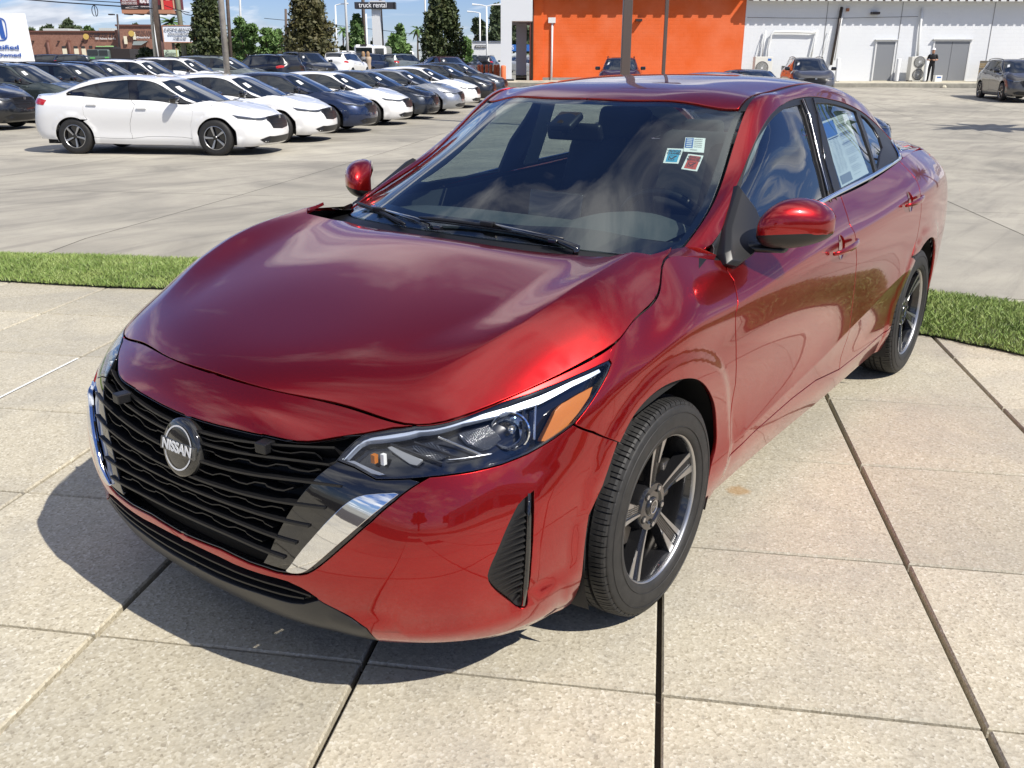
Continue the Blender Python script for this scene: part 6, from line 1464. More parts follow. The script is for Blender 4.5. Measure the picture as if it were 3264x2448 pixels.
others=[('suv',mid(737,930,46),46,(-2.2,1.4),M_BLACKP,'black SUV seen from behind with a red tail lamp, left of the browning cypress'),
('suv',mid(918,1045,52),52,(1.5,-2.0),M_BLACKP,'black pickup like SUV facing us under the browning cypress'),
('suv',mid(1052,1150,60),60,(.35,2),M_WHITE,'white SUV seen from behind below the white van'),
('suv',mid(1150,1235,70),70,(.9,1.5),M_NAVY,'dark blue hatchback behind the woman in a beige top'),
('suv',mid(1240,1345,72),72,(1.0,1.6),M_SAGE,'pale off road wagon with a spare wheel on its back'),
('sedan',mid(1370,1475,52),52,(1.2,-2.0),M_MAROON,'maroon car roof left of the orange bollards'),
('suv',mid(1512,1590,88),88,(.3,2),M_BLACKP,'black SUV seen from behind beside the parking sign'),
('suv',mid(1470,1512,84),84,(.5,-2),M_GREYP,'dark grey SUV half hidden by the right cypress'),
('suv',mid(1925,2025,43),43,(-.25,-2),M_MAROON,'maroon SUV facing us in front of the orange wall'),
('sedan',mid(2120,2345,27),27.5,(-2.9,.2),M_SILVER,'silver car whose roof shows above the red sedan'),
('sedan',mid(2335,2452,34),34,(.5,-2),M_BLACKP,'black car facing us with papers on its windshield, behind the red roof'),
('suv',mid(2505,2665,42)+.1,43,(-.25,-2),M_TAUPE,'dark SUV facing us with a bright green card on its windshield'),
('suv',21.6,41.0,(-.15,-1),M_TAUPE,'taupe grey SUV at the right edge in front of the pallets'),
('sedan',4.15,16.6,(2.9,-.1),M_NAVY,'dark navy car mostly hidden behind the rear of the red sedan'),
('suv',mid(100,158,95),95,(2,.3),M_WHITE,'white pickup by the brick building, just right of the blue lettered sign'),('suv',mid(215,268,95),95,(2,.3),M_WHITE,'white SUV in front of the brick building doors'),
('suv',mid(165,215,88),88,(2,.3),M_BLACKP,'black SUV between the two small white ones by the brick building'),('suv',mid(240,283,86),86,(2,.3),M_GREYP,'dark SUV beside the green truck at the brick building'),
('suv',mid(1645,1690,100),100,(1,-2),M_WHITE,'white vehicle seen through the white portico'),('sedan',mid(1680,1720,98),98,(1,-2),M_WHITE,'white car seen between the portico and the orange wall')]
for k,R,Dd,hd,m_,lab in others: car(k,'parked_car',lab,'SUV' if k=='suv' else 'car',R,Dd,hd,m_)
for r_,b_ in TEMPL.values():
    def rm(o):
        for c in list(o.children): rm(c)
        bpy.data.objects.remove(o)
    rm(r_)
# ------------------------------------------------------------------ box helpers in the R/D frame
ROT=math.atan2(RD.y,RD.x)
def bx(mb,R0,R1,D0,D1,z0,z1):
    P=[W(R0,D0),W(R1,D0),W(R1,D1),W(R0,D1)]; mb.add([(p.x,p.y,z0) for p in P]+[(p.x,p.y,z1) for p in P],[(3,2,1,0),(4,5,6,7),(0,1,5,4),(1,2,6,5),(2,3,7,6),(3,0,4,7)]); return mb
def localize(o,parent): pass
def bobj(name,mat,parent,*boxes,bev=0):
    mb=MB()
    for b in boxes: bx(mb,*b)
    me=mb.mesh(name)
    if bev: bevel(me,bev,1)
    if parent is not None:
        me.transform(parent.matrix_world.inverted())
    return link(name,me,parent,mat)
def TH(name,label,cat,R,D_,z,group=None):
    t=thing(name,label,cat,W(R,D_,z),ROT,group); bpy.context.view_layer.update(); return t
def ptext(txt,parent,mat,R,D_,z,h,width=None,name='lettering',bold=.0,align='CENTER'):
    me=text_mesh(txt,h*1.35,.01,align,bold=bold)
    if width: 
        xs=[v.co.x for v in me.vertices]; me.transform(Matrix.Diagonal((width/(max(xs)-min(xs)),1,1,1)))
    me.transform(frame_mat(W(R,D_-.02,z),RD,(0,0,1)))
    me.transform(parent.matrix_world.inverted()); return link(name,me,parent,mat)
def ptube(name,mat,parent,pts,r,n=8):
    mb=MB(); mb.tube([W(*p) for p in pts],r,n); me=mb.mesh(name,True); me.transform(parent.matrix_world.inverted()); return link(name,me,parent,mat)
# ------------------------------------------------------------------ buildings
def m_block(name,col,var=.04):
    b=NB(name); n=b.noise(b.pos(),.7,5); c0=tuple(max(0,c-var) for c in col); b.lk(b.ramp(n,(.3,c0),(.7,tuple(col))),b.b.inputs['Base Color']); b.set(Roughness=.75)
    tcn=b.add('ShaderNodeTexCoord'); br=b.add('ShaderNodeTexBrick'); br.inputs['Scale'].default_value=1; br.inputs['Brick Width'].default_value=.42; br.inputs['Row Height'].default_value=.21; br.inputs['Mortar Size'].default_value=.012
    mp=b.add('ShaderNodeMapping'); mp.inputs['Rotation'].default_value=(math.radians(-90),0,0); b.lk(tcn.outputs['Object'],mp.inputs[0]); b.lk(mp.outputs[0],br.inputs['Vector'])
    bp=b.add('ShaderNodeBump'); bp.inputs['Strength'].default_value=.35; bp.inputs['Distance'].default_value=.02; bp.invert=True; b.lk(br.outputs['Fac'],bp.inputs['Height']); b.lk(bp.outputs[0],b.b.inputs['Normal']); return b.m
M_ORANGE=m_block('orange_painted_block',(.66,.135,.040),.05); M_WHITEW=m_block('pale_grey_painted_block',(.66,.68,.70),.03)
M_PALE=simple('pale_grey_metal',(.62,.63,.63),.5); M_DOOR=simple('grey_steel_door',(.20,.21,.225),.5); M_DARKBR=simple('dark_bronze_metal',(.045,.035,.032),.4,.3)
M_ORBOL=simple('orange_bollard_paint',(.72,.16,.05),.5)
B=54.0; zb=.525
ob=TH('orange_building','bright orange painted block building wall with a dark downspout at its left edge','building',7,B,zb)
Rl=Rpx(1697,B,2); Rr=Rpx(2365,B,2.2)
bobj('wall',M_ORANGE,ob,(Rl,Rr,B,B+12,0.1,6.4)); bobj('pilaster',M_ORANGE,ob,(Rl,Rl+.55,B-.06,B,zb-.3,6.3)); bobj('plinth',m_plain('grey_plinth',(.2,.19,.18),(.3,.29,.27)),ob,(Rl,Rr,B-.03,B,zb-.3,zb+.16))
bobj('eave',M_DARKBR,ob,(Rl-.2,Rr,B-.70,B+.2,5.22,5.45)); 
for k in range(14): bobj('corrugation',M_DARKBR,ob,(Rl+k*.84,Rl+k*.84+.42,B-.76,B-.70,5.17,5.4))
bobj('roof',M_DARKBR,ob,(Rl,Rr,B-.4,B+12,6.4,6.6))
ptube('downspout',M_DARKBR,ob,[(Rl-.75,B-.5,5.6),(Rl-.06,B-.1,4.25),(Rl-.06,B-.1,.6)],.075)
bobj('junction_box',M_PALE,ob,(Rpx(1755,B,2)-.2,Rpx(1755,B,2)+.2,B-.2,B,Zpx(72,B)-.02,Zpx(56,B)))
ptube('conduit',M_WHITEW,ob,[(Rpx(1757,B,2.5),B-.08,Zpx(72,B)),(Rpx(1757,B,2.5),B-.08,zb)],.055)
bobj('wall_light',M_DARKBR,ob,(Rpx(2022,B,3)-.02,Rpx(2040,B,3),B-.35,B,Zpx(68,B),Zpx(60,B)))
wb=TH('white_building','pale grey block building wall with steel doors and drip edge, right','building',21,B,zb)
bobj('wall',M_WHITEW,wb,(Rr+.01,40,B+.02,B+14,.1,6.0)); bobj('eave',simple('drip_edge_white',(.6,.6,.58),.5),wb,(Rr,40,B-.66,B+.1,4.78,4.95))
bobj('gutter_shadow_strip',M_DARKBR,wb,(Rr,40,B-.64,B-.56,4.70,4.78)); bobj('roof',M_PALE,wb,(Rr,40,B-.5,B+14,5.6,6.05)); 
for k in range(60): bobj('drip_tab',M_PALE,wb,(Rr+.2+k*.45,Rr+.5+k*.45,B-.68,B-.66,4.68,4.80))
for x in(2620,2855,3145): bobj('control_joint',simple('joint_grey',(.25,.25,.25),.8),wb,(Rpx(x,B,2)-.012,Rpx(x,B,2)+.012,B-.004,B+.02,zb,4.7))
def door(x0,x1,ytop,leaves,lab):
    a,b_=Rpx(x0,B,1.5),Rpx(x1,B,1.5); zt=Zpx(ytop,B)
    bobj('door_frame',M_PALE,wb,(a-.08,a,B-.05,B+.05,zb,zt+.08),(b_,b_+.08,B-.05,B+.05,zb,zt+.08),(a,b_,B-.05,B+.05,zt,zt+.08))
    w=(b_-a)/leaves
    for i in range(leaves):
        d=bobj('door',M_DOOR,wb,(a+i*w+.012,a+(i+1)*w-.012,B-.03,B+.03,zb+.03,zt-.01)); hx=a+i*w+(w-.12 if i==0 and leaves==2 else (.12 if leaves==2 else w-.15))
        bobj('handle',M_SATIN,d,(hx-.03,hx+.03,B-.08,B-.03,zb+.95,zb+1.1))
        for zq in(.25,1.0,1.75): bobj('hinge',M_DARKBR,d,(a+i*w+(.02 if i==0 else w-.05),a+i*w+(.05 if i==0 else w-.02),B-.045,B-.03,zb+zq,zb+zq+.12))
    bobj('drip_cap',M_PALE,wb,(a-.15,b_+.15,B-.16,B,zt+.09,zt+.13)); bobj('threshold',M_SIDEW,wb,(a-.05,b_+.05,B-.12,B,zb,zb+.035))
door(2785,2842,131,1,''); door(2968,3078,129,2,'')
M_PIPE=simple('white_pipe',(.72,.73,.72),.45)
def cond(name,pts,r=.05,mat=M_PIPE): return ptube(name,mat,wb,[(Rpx(x,B,1.5),B-.12,Zpx(y,B)) for x,y in pts],r)
cond('conduit',[(2428,95),(2424,180)],.045);cond('conduit',[(2408,180),(2418,130),(2428,96)],.02);cond('line_set',[(2440,240),(2441,150),(2447,108),(2455,100),(2520,100),(2575,102),(2592,97)],.06);cond('conduit',[(2590,95),(2578,184)],.05)
cond('downspout',[(2658,20),(2645,205)],.075,M_DARKBR);cond('conduit',[(2664,24),(2655,190)],.035);cond('conduit',[(2910,22),(2912,100),(2916,176)],.07)
cond('cable',[(2366,54),(2500,56),(2650,56),(2900,50)],.012,M_MATBLK);cond('cable',[(2632,90),(2612,185)],.02)
bobj('wall_light',M_DARKBR,wb,(Rpx(2764,B,3),Rpx(2788,B,3),B-.3,B,Zpx(44,B),Zpx(36,B))); bobj('wall_sensor',simple('rusty',(.3,.12,.06),.6),wb,(Rpx(2685,B,3),Rpx(2694,B,3),B-.1,B,Zpx(34,B),Zpx(24,B)))
def ac(lab,x0,x1,y0,fans):
    a,b_=Rpx(x0,B,1),Rpx(x1,B,1); t=TH('condenser_unit',lab,'AC unit',(a+b_)/2,B-.9,zb); zt=Zpx(y0,B)
    bobj('casing',simple('condenser_beige',(.62,.61,.56),.5),t,(a,b_,B-.95,B-.45,zb+.05,zt),bev=.02); bobj('feet',M_DARKBR,t,(a+.05,a+.2,B-.95,B-.45,zb,zb+.05),(b_-.2,b_-.05,B-.95,B-.45,zb,zb+.05))
    w=(b_-a); r_=min(w*.36,(zt-zb)*.23 if fans==2 else 9)
    for f in range(fans):
        c=(a+w*.42,B-.96,zb+.05+(zt-zb)*(.25+.5*f if fans==2 else .5)); mb=MB(); P=[]
        p=W(*c); M=Matrix.Translation(p)@Matrix.Rotation(ROT,4,'Z')
        mb.lathe([(-.012,r_),(-.02,r_*.96),(-.005,r_*.92)],'Y',28); me=mb.mesh('fan_ring',True); me.transform(parent_fix(t,M)); link('fan_ring',me,t,M_DARKBR)
        mb=MB(); mb.lathe([(-.002,r_*.93),(-.004,.001)],'Y',28); me=mb.mesh('fan_well'); me.transform(parent_fix(t,M)); link('fan_well',me,t,simple('fan_grey',(.18,.18,.17),.6))
        mb=MB()
        for k in range(24):
            q=k*math.pi/12; mb.cyl((math.cos(q)*r_*.15,-.014,math.sin(q)*r_*.15),(math.cos(q)*r_*.95,-.014,math.sin(q)*r_*.95),.004,n=4,cap=False)
        for rr_ in(.35,.6,.8): mb.tube([(math.cos(q)*r_*rr_,-.016,math.sin(q)*r_*rr_) for q in np.linspace(0,2*math.pi,25)],.004,4,False)
        me=mb.mesh('fan_guard'); me.transform(parent_fix(t,M)); link('fan_guard',me,t,M_PALE)
        mb=MB(); mb.cyl((0,-.02,0),(0,0,0),r_*.15,n=12); me=mb.mesh('fan_hub'); me.transform(parent_fix(t,M)); link('fan_hub',me,t,M_PALE)
    bobj('label_plate',M_BLUE,t,(b_-.27,b_-.08,B-.956,B-.95,zt-.22,zt-.10)); return t
def parent_fix(t,M): return t.matrix_world.inverted()@M
ac('tall beige condenser unit with two round fans beside the man',2876,2936,178,2); ac('small beige condenser unit with one fan near the orange wall',2388,2443,179,1)
def cylthing(name,lab,cat,x,y0,mat,r,D_=B-1.2,z0=zb,group=None,cap=None):
    t=TH(name,lab,cat,Rpx(x,D_,1),D_,z0,group); zt=Zpx(y0,D_)-z0
    mb=MB(); mb.lathe([(0,r),(zt-r*.5,r),(zt-.1*r,r*.75),(zt,.001)],'Z',14); me=mb.mesh('post',60); link('post',me,t,mat)
    link('base_ring',MB().cyl((0,0,0),(0,0,.03),r*1.5,n=14).mesh('b'),t,M_DARKBR); return t
cylthing('bollard','white bollard left of the tall condenser unit','bollard',2858,183,M_PIPE,.11); cylthing('bollard','white bollard right between the tall condenser unit and the man','bollard',2948,184,M_PIPE,.11); cylthing('bollard','white bollard right of the dark SUV with the green card','bollard',2666,182,M_PIPE,.11)
# pallets
pt_=TH('pallet_stack','tall stack of pale wooden pallets against the white wall','pallets',Rpx(3157,B,1),B-1.2,zb); M_WOOD=m_plain('pallet_wood',(.42,.30,.16),(.62,.48,.28),6); M_WOODG=m_plain('old_pallet_wood',(.22,.19,.15),(.32,.28,.22),6)
a,b_=Rpx(3127,B-1.2,1),Rpx(3187,B-1.2,1); z=zb; top_=Zpx(190,B-1.2); np_=9; dz=(top_-zb)/np_
for k in range(np_):
    mt=M_WOODG if k in(5,8) else M_WOOD; bobj('pallet',mt,pt_,(a,b_,B-1.75,B-.8,z+dz*.72,z+dz*.95),(a,b_,B-1.75,B-.8,z,z+dz*.18)); 
    for f in(0,.45,.9): bobj('pallet_block',mt,pt_,(a+(b_-a)*f,a+(b_-a)*(f+.1),B-1.75,B-.8,z+dz*.18,z+dz*.72))
    z+=dz
t=TH('paper_box','small white printed box on the ground beside the man','box',Rpx(2985,B-1,1),B-1,zb); bobj('box',M_PAPER,t,(Rpx(2974,B-1,1),Rpx(2996,B-1,1),B-1.3,B-.9,zb,zb+.34)); bobj('print',M_BLUE,t,(Rpx(2979,B-1,1),Rpx(2992,B-1,1),B-1.305,B-1.3,zb+.2,zb+.27))
t=TH('utility_cabinet','dark low utility cabinet beside the dark SUV, against the white wall','cabinet',Rpx(2507,B-1,1),B-1,zb); bobj('cabinet',M_DARKBR,t,(Rpx(2492,B-1,1),Rpx(2522,B-1,1),B-1.3,B-.7,zb,Zpx(208,B-1))); bobj('vent_hood',M_PALE,t,(Rpx(2522,B-1,1),Rpx(2533,B-1,1),B-1.2,B-.8,zb,Zpx(180,B-1)))
# person
def person(R,D_,z0):
    t=thing('person','man in black clothes and a white cap looking down by the grey doors','person',W(R,D_,z0),yawof(-.55,-.85)); 
    J=dict(pel=(0,0,.93),ch=(.02,0,1.22),nk=(.03,0,1.46),hd=(.07,0,1.56),hdt=(.07,0,1.66),ls=(.02,.19,1.40),le=(.03,.25,1.13),lw=(.24,.10,1.12),lh=(.31,.07,1.14),rs=(.02,-.19,1.40),re=(.03,-.25,1.13),rw=(.24,-.10,1.12),rh=(.31,-.07,1.14),lhip=(0,.09,.90),lk=(.02,.10,.50),la=(-.02,.11,.09),lt=(.14,.12,.04),rhip=(0,-.09,.90),rk=(.03,-.10,.50),ra=(.0,-.12,.09),rt=(.16,-.14,.04))
    Rr_=dict(pel=.13,ch=.15,nk=.06,hd=.085,hdt=.085,ls=.075,le=.048,lw=.035,lh=.035,rs=.075,re=.048,rw=.035,rh=.035,lhip=.10,lk=.07,la=.05,lt=.04,rhip=.10,rk=.07,ra=.05,rt=.04)
    E=[('pel','ch'),('ch','nk'),('nk','hd'),('hd','hdt'),('ch','ls'),('ls','le'),('le','lw'),('lw','lh'),('ch','rs'),('rs','re'),('re','rw'),('rw','rh'),('pel','lhip'),('lhip','lk'),('lk','la'),('la','lt'),('pel','rhip'),('rhip','rk'),('rk','ra'),('ra','rt')]
    K=list(J); me=bpy.data.meshes.new('body'); me.from_pydata([J[k] for k in K],[(K.index(a),K.index(b)) for a,b in E],[]); o=link('body',me,t)
    md=o.modifiers.new('skin','SKIN'); 
    for i,k in enumerate(K): me.skin_vertices[0].data[i].radius=(Rr_[k],Rr_[k]); me.skin_vertices[0].data[i].use_root=(k=='pel')
    o.modifiers.new('sub','SUBSURF').levels=1
    bpy.context.view_layer.update(); dg=bpy.context.evaluated_depsgraph_get(); m2=bpy.data.meshes.new_from_object(o.evaluated_get(dg)); o.modifiers.clear(); o.data=m2; m2.polygons.foreach_set('use_smooth',[True]*len(m2.polygons))
    skin=simple('skin',(.42,.22,.14),.6); cl=simple('black_cloth',(.012,.012,.014),.8); m2.materials.clear(); m2.materials.append(skin); m2.materials.append(cl)
    for p in m2.polygons:
        c=p.center
        if c.z<1.47 and not (c.z>1.04 and c.z<1.20 and (c.x>.185 or (abs(c.y)>.195 and c.z<1.18))): p.material_index=1
    cap=MB(); cap.lathe([(0,.103),(.05,.098),(.085,.06),(.10,.001)],'Z',16,c=(.065,0,1.645)); me=cap.mesh('cap',True); bmx=bmesh.new(); bmx.from_mesh(me); bmesh.ops.recalc_face_normals(bmx,faces=bmx.faces); bmx.to_mesh(me); bmx.free(); c_=link('cap',me,t,M_WTXT)
    q=MB().box((.17,0,1.645),(.14,.15,.015)).mesh('peak'); bevel(q,.006); link('peak',q,c_,M_WTXT)
    f=MB().box((.158,0,1.575),(.03,.025,.04)).mesh('nose'); bevel(f,.008); link('nose',f,o,skin)
    for s in(1,-1):
        for k in range(4): h=MB(); h.tube([(.30,s*(.05+.016*k-.02),1.135),(.345,s*(.04+.012*k-.02),1.14),(.36,s*(.02+.01*k-.015),1.155)],[.009,.008,.006],5); link('finger',h.mesh('f',True),o,skin)
    ph=MB().box((.35,0,1.165),(.08,.075,.010)).mesh('p'); po=link('phone',ph,None,M_GLOSSBLK); po.matrix_world=t.matrix_world if False else Matrix.Translation(W(R,D_,z0))@Matrix.Rotation(yawof(-.55,-.85),4,'Z'); tag(po,'dark phone held in the hands of the man in the white cap','phone')
person(Rpx(2966,B-2.2,1.2),B-2.2,.531)
# two people far behind the cars, seen from behind
for x,lab,cm in((1173,'woman with long light hair and a beige top, back turned, between the parked cars',(.42,.33,.25)),(1158,'person in grey seen beside the woman in beige between the cars',(.20,.20,.21))):
    t=thing('person',lab,'person',W(Rpx(x,64,1.2),64,hgt(64)),yawof(.2,1)); m=MB(); m.lathe([(0,.12),(.5,.13),(.85,.17),(1.0,.15),(1.2,.19),(1.40,.20),(1.48,.07),(1.52,.06),(1.56,.095),(1.66,.105),(1.74,.06),(1.76,.001)],'Z',14); me=m.mesh('body',True); link('body',me,t,simple('cloth_'+str(x),cm,.8)); h=MB(); h.lathe([(1.30,.10),(1.5,.12),(1.66,.118),(1.76,.07),(1.78,.001)],'Z',12,c=(-.03,0,0)); link('hair',h.mesh('hair',True),t,simple('hair_'+str(x),(.30,.19,.10),.7))
# portico
po=TH('white_portico','white rectangular portico with two columns at the left end of the orange building','portico',0,52,.38); M_PORT=simple('portico_white_render',(.62,.64,.66),.7)
Dp=52.5; a=Rpx(1594,Dp,2);b1=Rpx(1629,Dp,2);c1=Rpx(1694,Dp,2)
bobj('column',M_PORT,po,(a,b1,Dp,Dp+1.1,.62,3.6)); bobj('column_base',M_GLOSSBLK,po,(a+.15,b1+.12,Dp-.05,Dp+1.15,.3,.62)); bobj('lintel',M_PORT,po,(a,c1,Dp,Dp+1.1,3.6,6.8)); bobj('canopy',M_PORT,po,(a,c1,Dp+1.1,Dp+9,3.7,6.8))
D2=Dp+6; a2=Rpx(1643,D2,2);b2=Rpx(1676,D2,2); bobj('column',M_PORT,po,(a2,b2,D2,D2+1.1,.75,3.7)); bobj('column_base',M_GLOSSBLK,po,(a2-.02,b2+.02,D2-.05,D2+1.1,.3,.75)); bobj('porch_floor',m_plain('porch_paving',(.08,.08,.085),(.13,.13,.13)),po,(a-.8,c1+.05,Dp-.8,Dp+9,.3,.40))
GBo='orange bollards in front of the white portico'
for i,(x,y,Dd) in enumerate(((1602,208,50.5),(1586,206,62),(1576,206,62),(1562,206,62),(1549,206,66),(1534,206,66),(1524,206,66),(1501,217,60),(1480,207,64))):
    lab=['orange bollard right in front of the white column','rightmost of the far orange bollards beside the white column','orange bollard second from the white column','orange bollard third from the white column, fully sunlit','leftmost sunlit bollard of the shaded trio','middle bollard of the shaded trio','bollard nearest the parking sign in the shaded trio','short orange bollard behind the farthest parked car','orange bollard leftmost, beside the maroon roof'][i]
    cylthing('orange_bollard',lab,'bollard',x,y,M_ORBOL,.10 if i else .14,Dd,hgt(Dd)-.05,GBo)
sg=TH('parking_sign','small grey sign on a thin post behind the dark cars, near the orange bollards','sign',Rpx(1513,60,1),60,.38); bobj('post',M_SATIN,sg,(Rpx(1513,60,1)-.03,Rpx(1513,60,1)+.03,60,60.05,.38,Zpx(175,60))); bobj('plate',simple('sign_grey_green',(.20,.26,.24),.5),sg,(Rpx(1506,60,1),Rpx(1519,60,1),59.9,59.95,Zpx(196,60),Zpx(176,60))); bobj('lower_plate',simple('sign_grey2',(.22,.27,.26),.5),sg,(Rpx(1507,60,1),Rpx(1518,60,1),59.9,59.95,Zpx(204,60),Zpx(198,60))); ptext('A',sg,M_WTXT,Rpx(1512.5,60,1),59.88,Zpx(187,60),.2)
# white box truck with the black band
tr=TH('box_trailer','long white box trailer with a black lettered band behind the dark SUV','trailer',Rpx(1555,96,1),96,.38); bobj('box',M_PALE,tr,(Rpx(1503,96,2),Rpx(1600,96,2),96,98.6,.9,Zpx(134,96))); bobj('roof_edge',M_SATIN,tr,(Rpx(1503,96,2),Rpx(1600,96,2),95.9,98.6,Zpx(134,96),Zpx(131,96))); bobj('band',M_MATBLK,tr,(Rpx(1512,95.9,2),Rpx(1549,95.9,2),95.9,95.96,Zpx(152,96),Zpx(145,96))); ptext('enterprise',tr,M_WTXT,Rpx(1530.5,95.8,2),95.88,Zpx(148.5,96),.16,1.0); bobj('wheels',M_RUB,tr,(Rpx(1515,96,1),Rpx(1530,96,1),96,98,.38,1.0),(Rpx(1575,96,1),Rpx(1590,96,1),96,98,.38,1.0))
bs=TH('blue_sign','blue sign panel with a white letter seen through the portico','sign',Rpx(1650,110,2),110,.4); bobj('panel',M_BLUE,bs,(Rpx(1625,110,2),Rpx(1690,110,2),110,110.3,Zpx(163,110),Zpx(142,110))); ptext('S',bs,M_WTXT,Rpx(1632,110,2),109.9,Zpx(152,110),.45); bobj('legs',M_PALE,bs,(Rpx(1630,110,2),Rpx(1632,110,2),110,110.2,.38,Zpx(163,110)),(Rpx(1685,110,2),Rpx(1687,110,2),110,110.2,.38,Zpx(163,110)))
# ------------------------------------------------------------------ brick restaurant
M_BRICK=m_plain('red_brown_brick',(.20,.095,.065),(.30,.155,.11),5); M_BRICKD=simple('brick_coping',(.13,.055,.04),.7)
Q=105.0; bb=TH('brick_building','long low red brick restaurant with pale doors and dark lettering, far left','building',Rpx(250,Q,2),Q,.38)
xl,xr=Rpx(-60,Q,2),Rpx(398,Q,2); zt=Zpx(106,Q); bobj('wall',M_BRICK,bb,(xl,xr,Q,Q+16,.2,zt)); bobj('coping',M_BRICKD,bb,(xl,xr,Q-.15,Q+.2,zt,zt+.16))
x2=Rpx(400,Q,2);x3=Rpx(520,Q,2);z2=Zpx(88,Q); bobj('tall_wall',M_BRICK,bb,(x2,x3,Q-1.5,Q+12,.2,z2)); bobj('coping',M_BRICKD,bb,(x2-.1,x3,Q-1.65,Q,z2,z2+.18)); bobj('pier',M_BRICK,bb,(xr-.4,x2,Q-1.0,Q+3,.2,Zpx(99,Q)))
for x,w,h0 in((142,.9,14),(168,.9,14),(198,.9,14),(330,.9,12)):
    for _ in(0,): pass
M_CREAM=simple('cream_door',(.72,.66,.50),.6)
for x0,x1,yt,yb in((205,219,158,188),(242,256,158,182),(266,279,158,182)):
    bobj('door',M_CREAM,bb,(Rpx(x0,Q,1),Rpx(x1,Q,1),Q-.06,Q,.38,Zpx(yt,Q))); bobj('transom',M_GLOSSBLK,bb,(Rpx(x0,Q,1),Rpx(x1-2,Q,1),Q-.05,Q,Zpx(yt-1,Q),Zpx(yt-8,Q)))
for x in(296,375): bobj('window',M_GLOSSBLK,bb,(Rpx(x-5,Q,1),Rpx(x+5,Q,1),Q-.05,Q,Zpx(156,Q),Zpx(149,Q)))
for x in(158,225): ptube('downspout',M_BRICKD,bb,[(Rpx(x+1,Q,2),Q-.15,Zpx(131,Q)),(Rpx(x+1,Q,2),Q-.15,.4)],.16); bobj('scupper',M_BRICKD,bb,(Rpx(x-3,Q,2),Rpx(x+5,Q,2),Q-.3,Q,Zpx(137,Q),Zpx(131,Q)))
for x in(112,193,268): bobj('wall_lamp',M_DARKBR,bb,(Rpx(x-2,Q,2),Rpx(x+3,Q,2),Q-.3,Q,Zpx(136,Q),Zpx(133,Q)))
for x0,x1,y0 in((143,223,94),(320,363,92)): bobj('roof_unit',simple('roof_unit_%d'%x0,(.50,.55,.52),.5),bb,(Rpx(x0,Q+3,3),Rpx(x1,Q+3,3),Q+3,Q+6,zt-.2,Zpx(y0,Q+3)))
def sign_text(par,Q_,x0,x1,y,h,txt,mat): ptext(txt,par,mat,(Rpx(x0,Q_,2)+Rpx(x1,Q_,2))/2,Q_,Zpx(y,Q_),h,abs(Rpx(x1,Q_,2)-Rpx(x0,Q_,2)))
sign_text(bb,Q-.1,294,389,116,.42,'DUMPLING & BAO',M_DKTXT); sign_text(bb,Q-.1,309,378,126,.24,'100% Authentic Asian Food',M_WTXT)
sign_text(bb,Q-1.7,433,495,108,.42,'DUMPLING & BAO',M_DKTXT); sign_text(bb,Q-1.7,440,482,122,.22,'100% Authentic Asian Food',M_WTXT)
def disc(par,R,D_,z,r_,mat,name='emblem'):
    mb=MB(); mb.cyl((0,-.05,0),(0,.02,0),r_,n=20); me=mb.mesh(name); me.transform(parent_fix(par,Matrix.Translation(W(R,D_,z))@Matrix.Rotation(ROT,4,'Z'))); return link(name,me,par,mat)
M_GOLD=simple('gold_emblem',(.55,.38,.10),.5); disc(bb,Rpx(281,Q-.2,2),Q-.2,Zpx(120,Q),.30,M_GOLD); disc(bb,Rpx(426,Q-1.8,2),Q-1.8,Zpx(111,Q),.30,M_GOLD)
for x0,x1,y0,y1 in((400,409,119,144),(430,438,106,130)): bobj('banner',M_CREAM,bb,(Rpx(x0,Q-1.7,2),Rpx(x1,Q-1.7,2),Q-1.75,Q-1.6,Zpx(y1,Q),Zpx(y0,Q)))
aw=MB(); A0,A1=Rpx(424,Q-2,2),Rpx(470,Q-2,2); P=[W(A0,Q-1.5,Zpx(134,Q)),W(A1,Q-1.5,Zpx(134,Q)),W(A1,Q-3.5,Zpx(148,Q)),W(A0+.6,Q-3.5,Zpx(148,Q))]; aw.add(P,[(0,1,2,3)]); me=aw.mesh('awning'); me.transform(bb.matrix_world.inverted()); link('awning',me,bb,simple('grey_awning',(.16,.19,.19),.7))
# green truck
gt=TH('lawn_truck','dark green box fronted work truck with green lettering before the brick building','truck',Rpx(320,78,1),78,.38); G1=simple('truck_green_grey',(.10,.13,.12),.4,.2,.6)
T0,T1,T2=Rpx(279,78,1),Rpx(318,78,1),Rpx(352,78,1); bobj('cab',G1,gt,(T0,T2,78,80,.7,Zpx(160,78)),bev=.12); bobj('windscreen',M_BGGLASS,gt,(T0+.12,T1-.05,77.95,78.0,Zpx(178,78),Zpx(162,78))); bobj('side_window',M_BGGLASS,gt,(T1+.08,T2-.12,77.95,78.0,Zpx(178,78),Zpx(163,78))); bobj('bed',M_DARKBR,gt,(T2,Rpx(413,78,1),78.3,80.4,.8,Zpx(158,78))); bobj('rack',M_DARKBR,gt,(Rpx(302,78,1),Rpx(360,78,1),78.4,80,Zpx(160,78),Zpx(152,78))); bobj('wheel',M_RUB,gt,(T0+.2,T0+.8,77.95,78.3,.38,1.0),(T2+.3,T2+.9,78.2,78.6,.38,1.0)); MG=simple('lime_print',(.12,.42,.12),.5)
bobj('logo',MG,gt,(Rpx(289,77.9,1),Rpx(304,77.9,1),77.92,77.95,Zpx(190,78),Zpx(185,78)),(Rpx(336,77.9,1),Rpx(349,77.9,1),77.92,77.95,Zpx(190,78),Zpx(184,78))); bobj('beacon',simple('lime_dome',(.35,.6,.25),.4),gt,(Rpx(303,78,1),Rpx(328,78,1),78.6,79.2,Zpx(152,78),Zpx(149,78)),(Rpx(333,78,1),Rpx(350,78,1),78.6,79.2,Zpx(152,78),Zpx(148,78)))
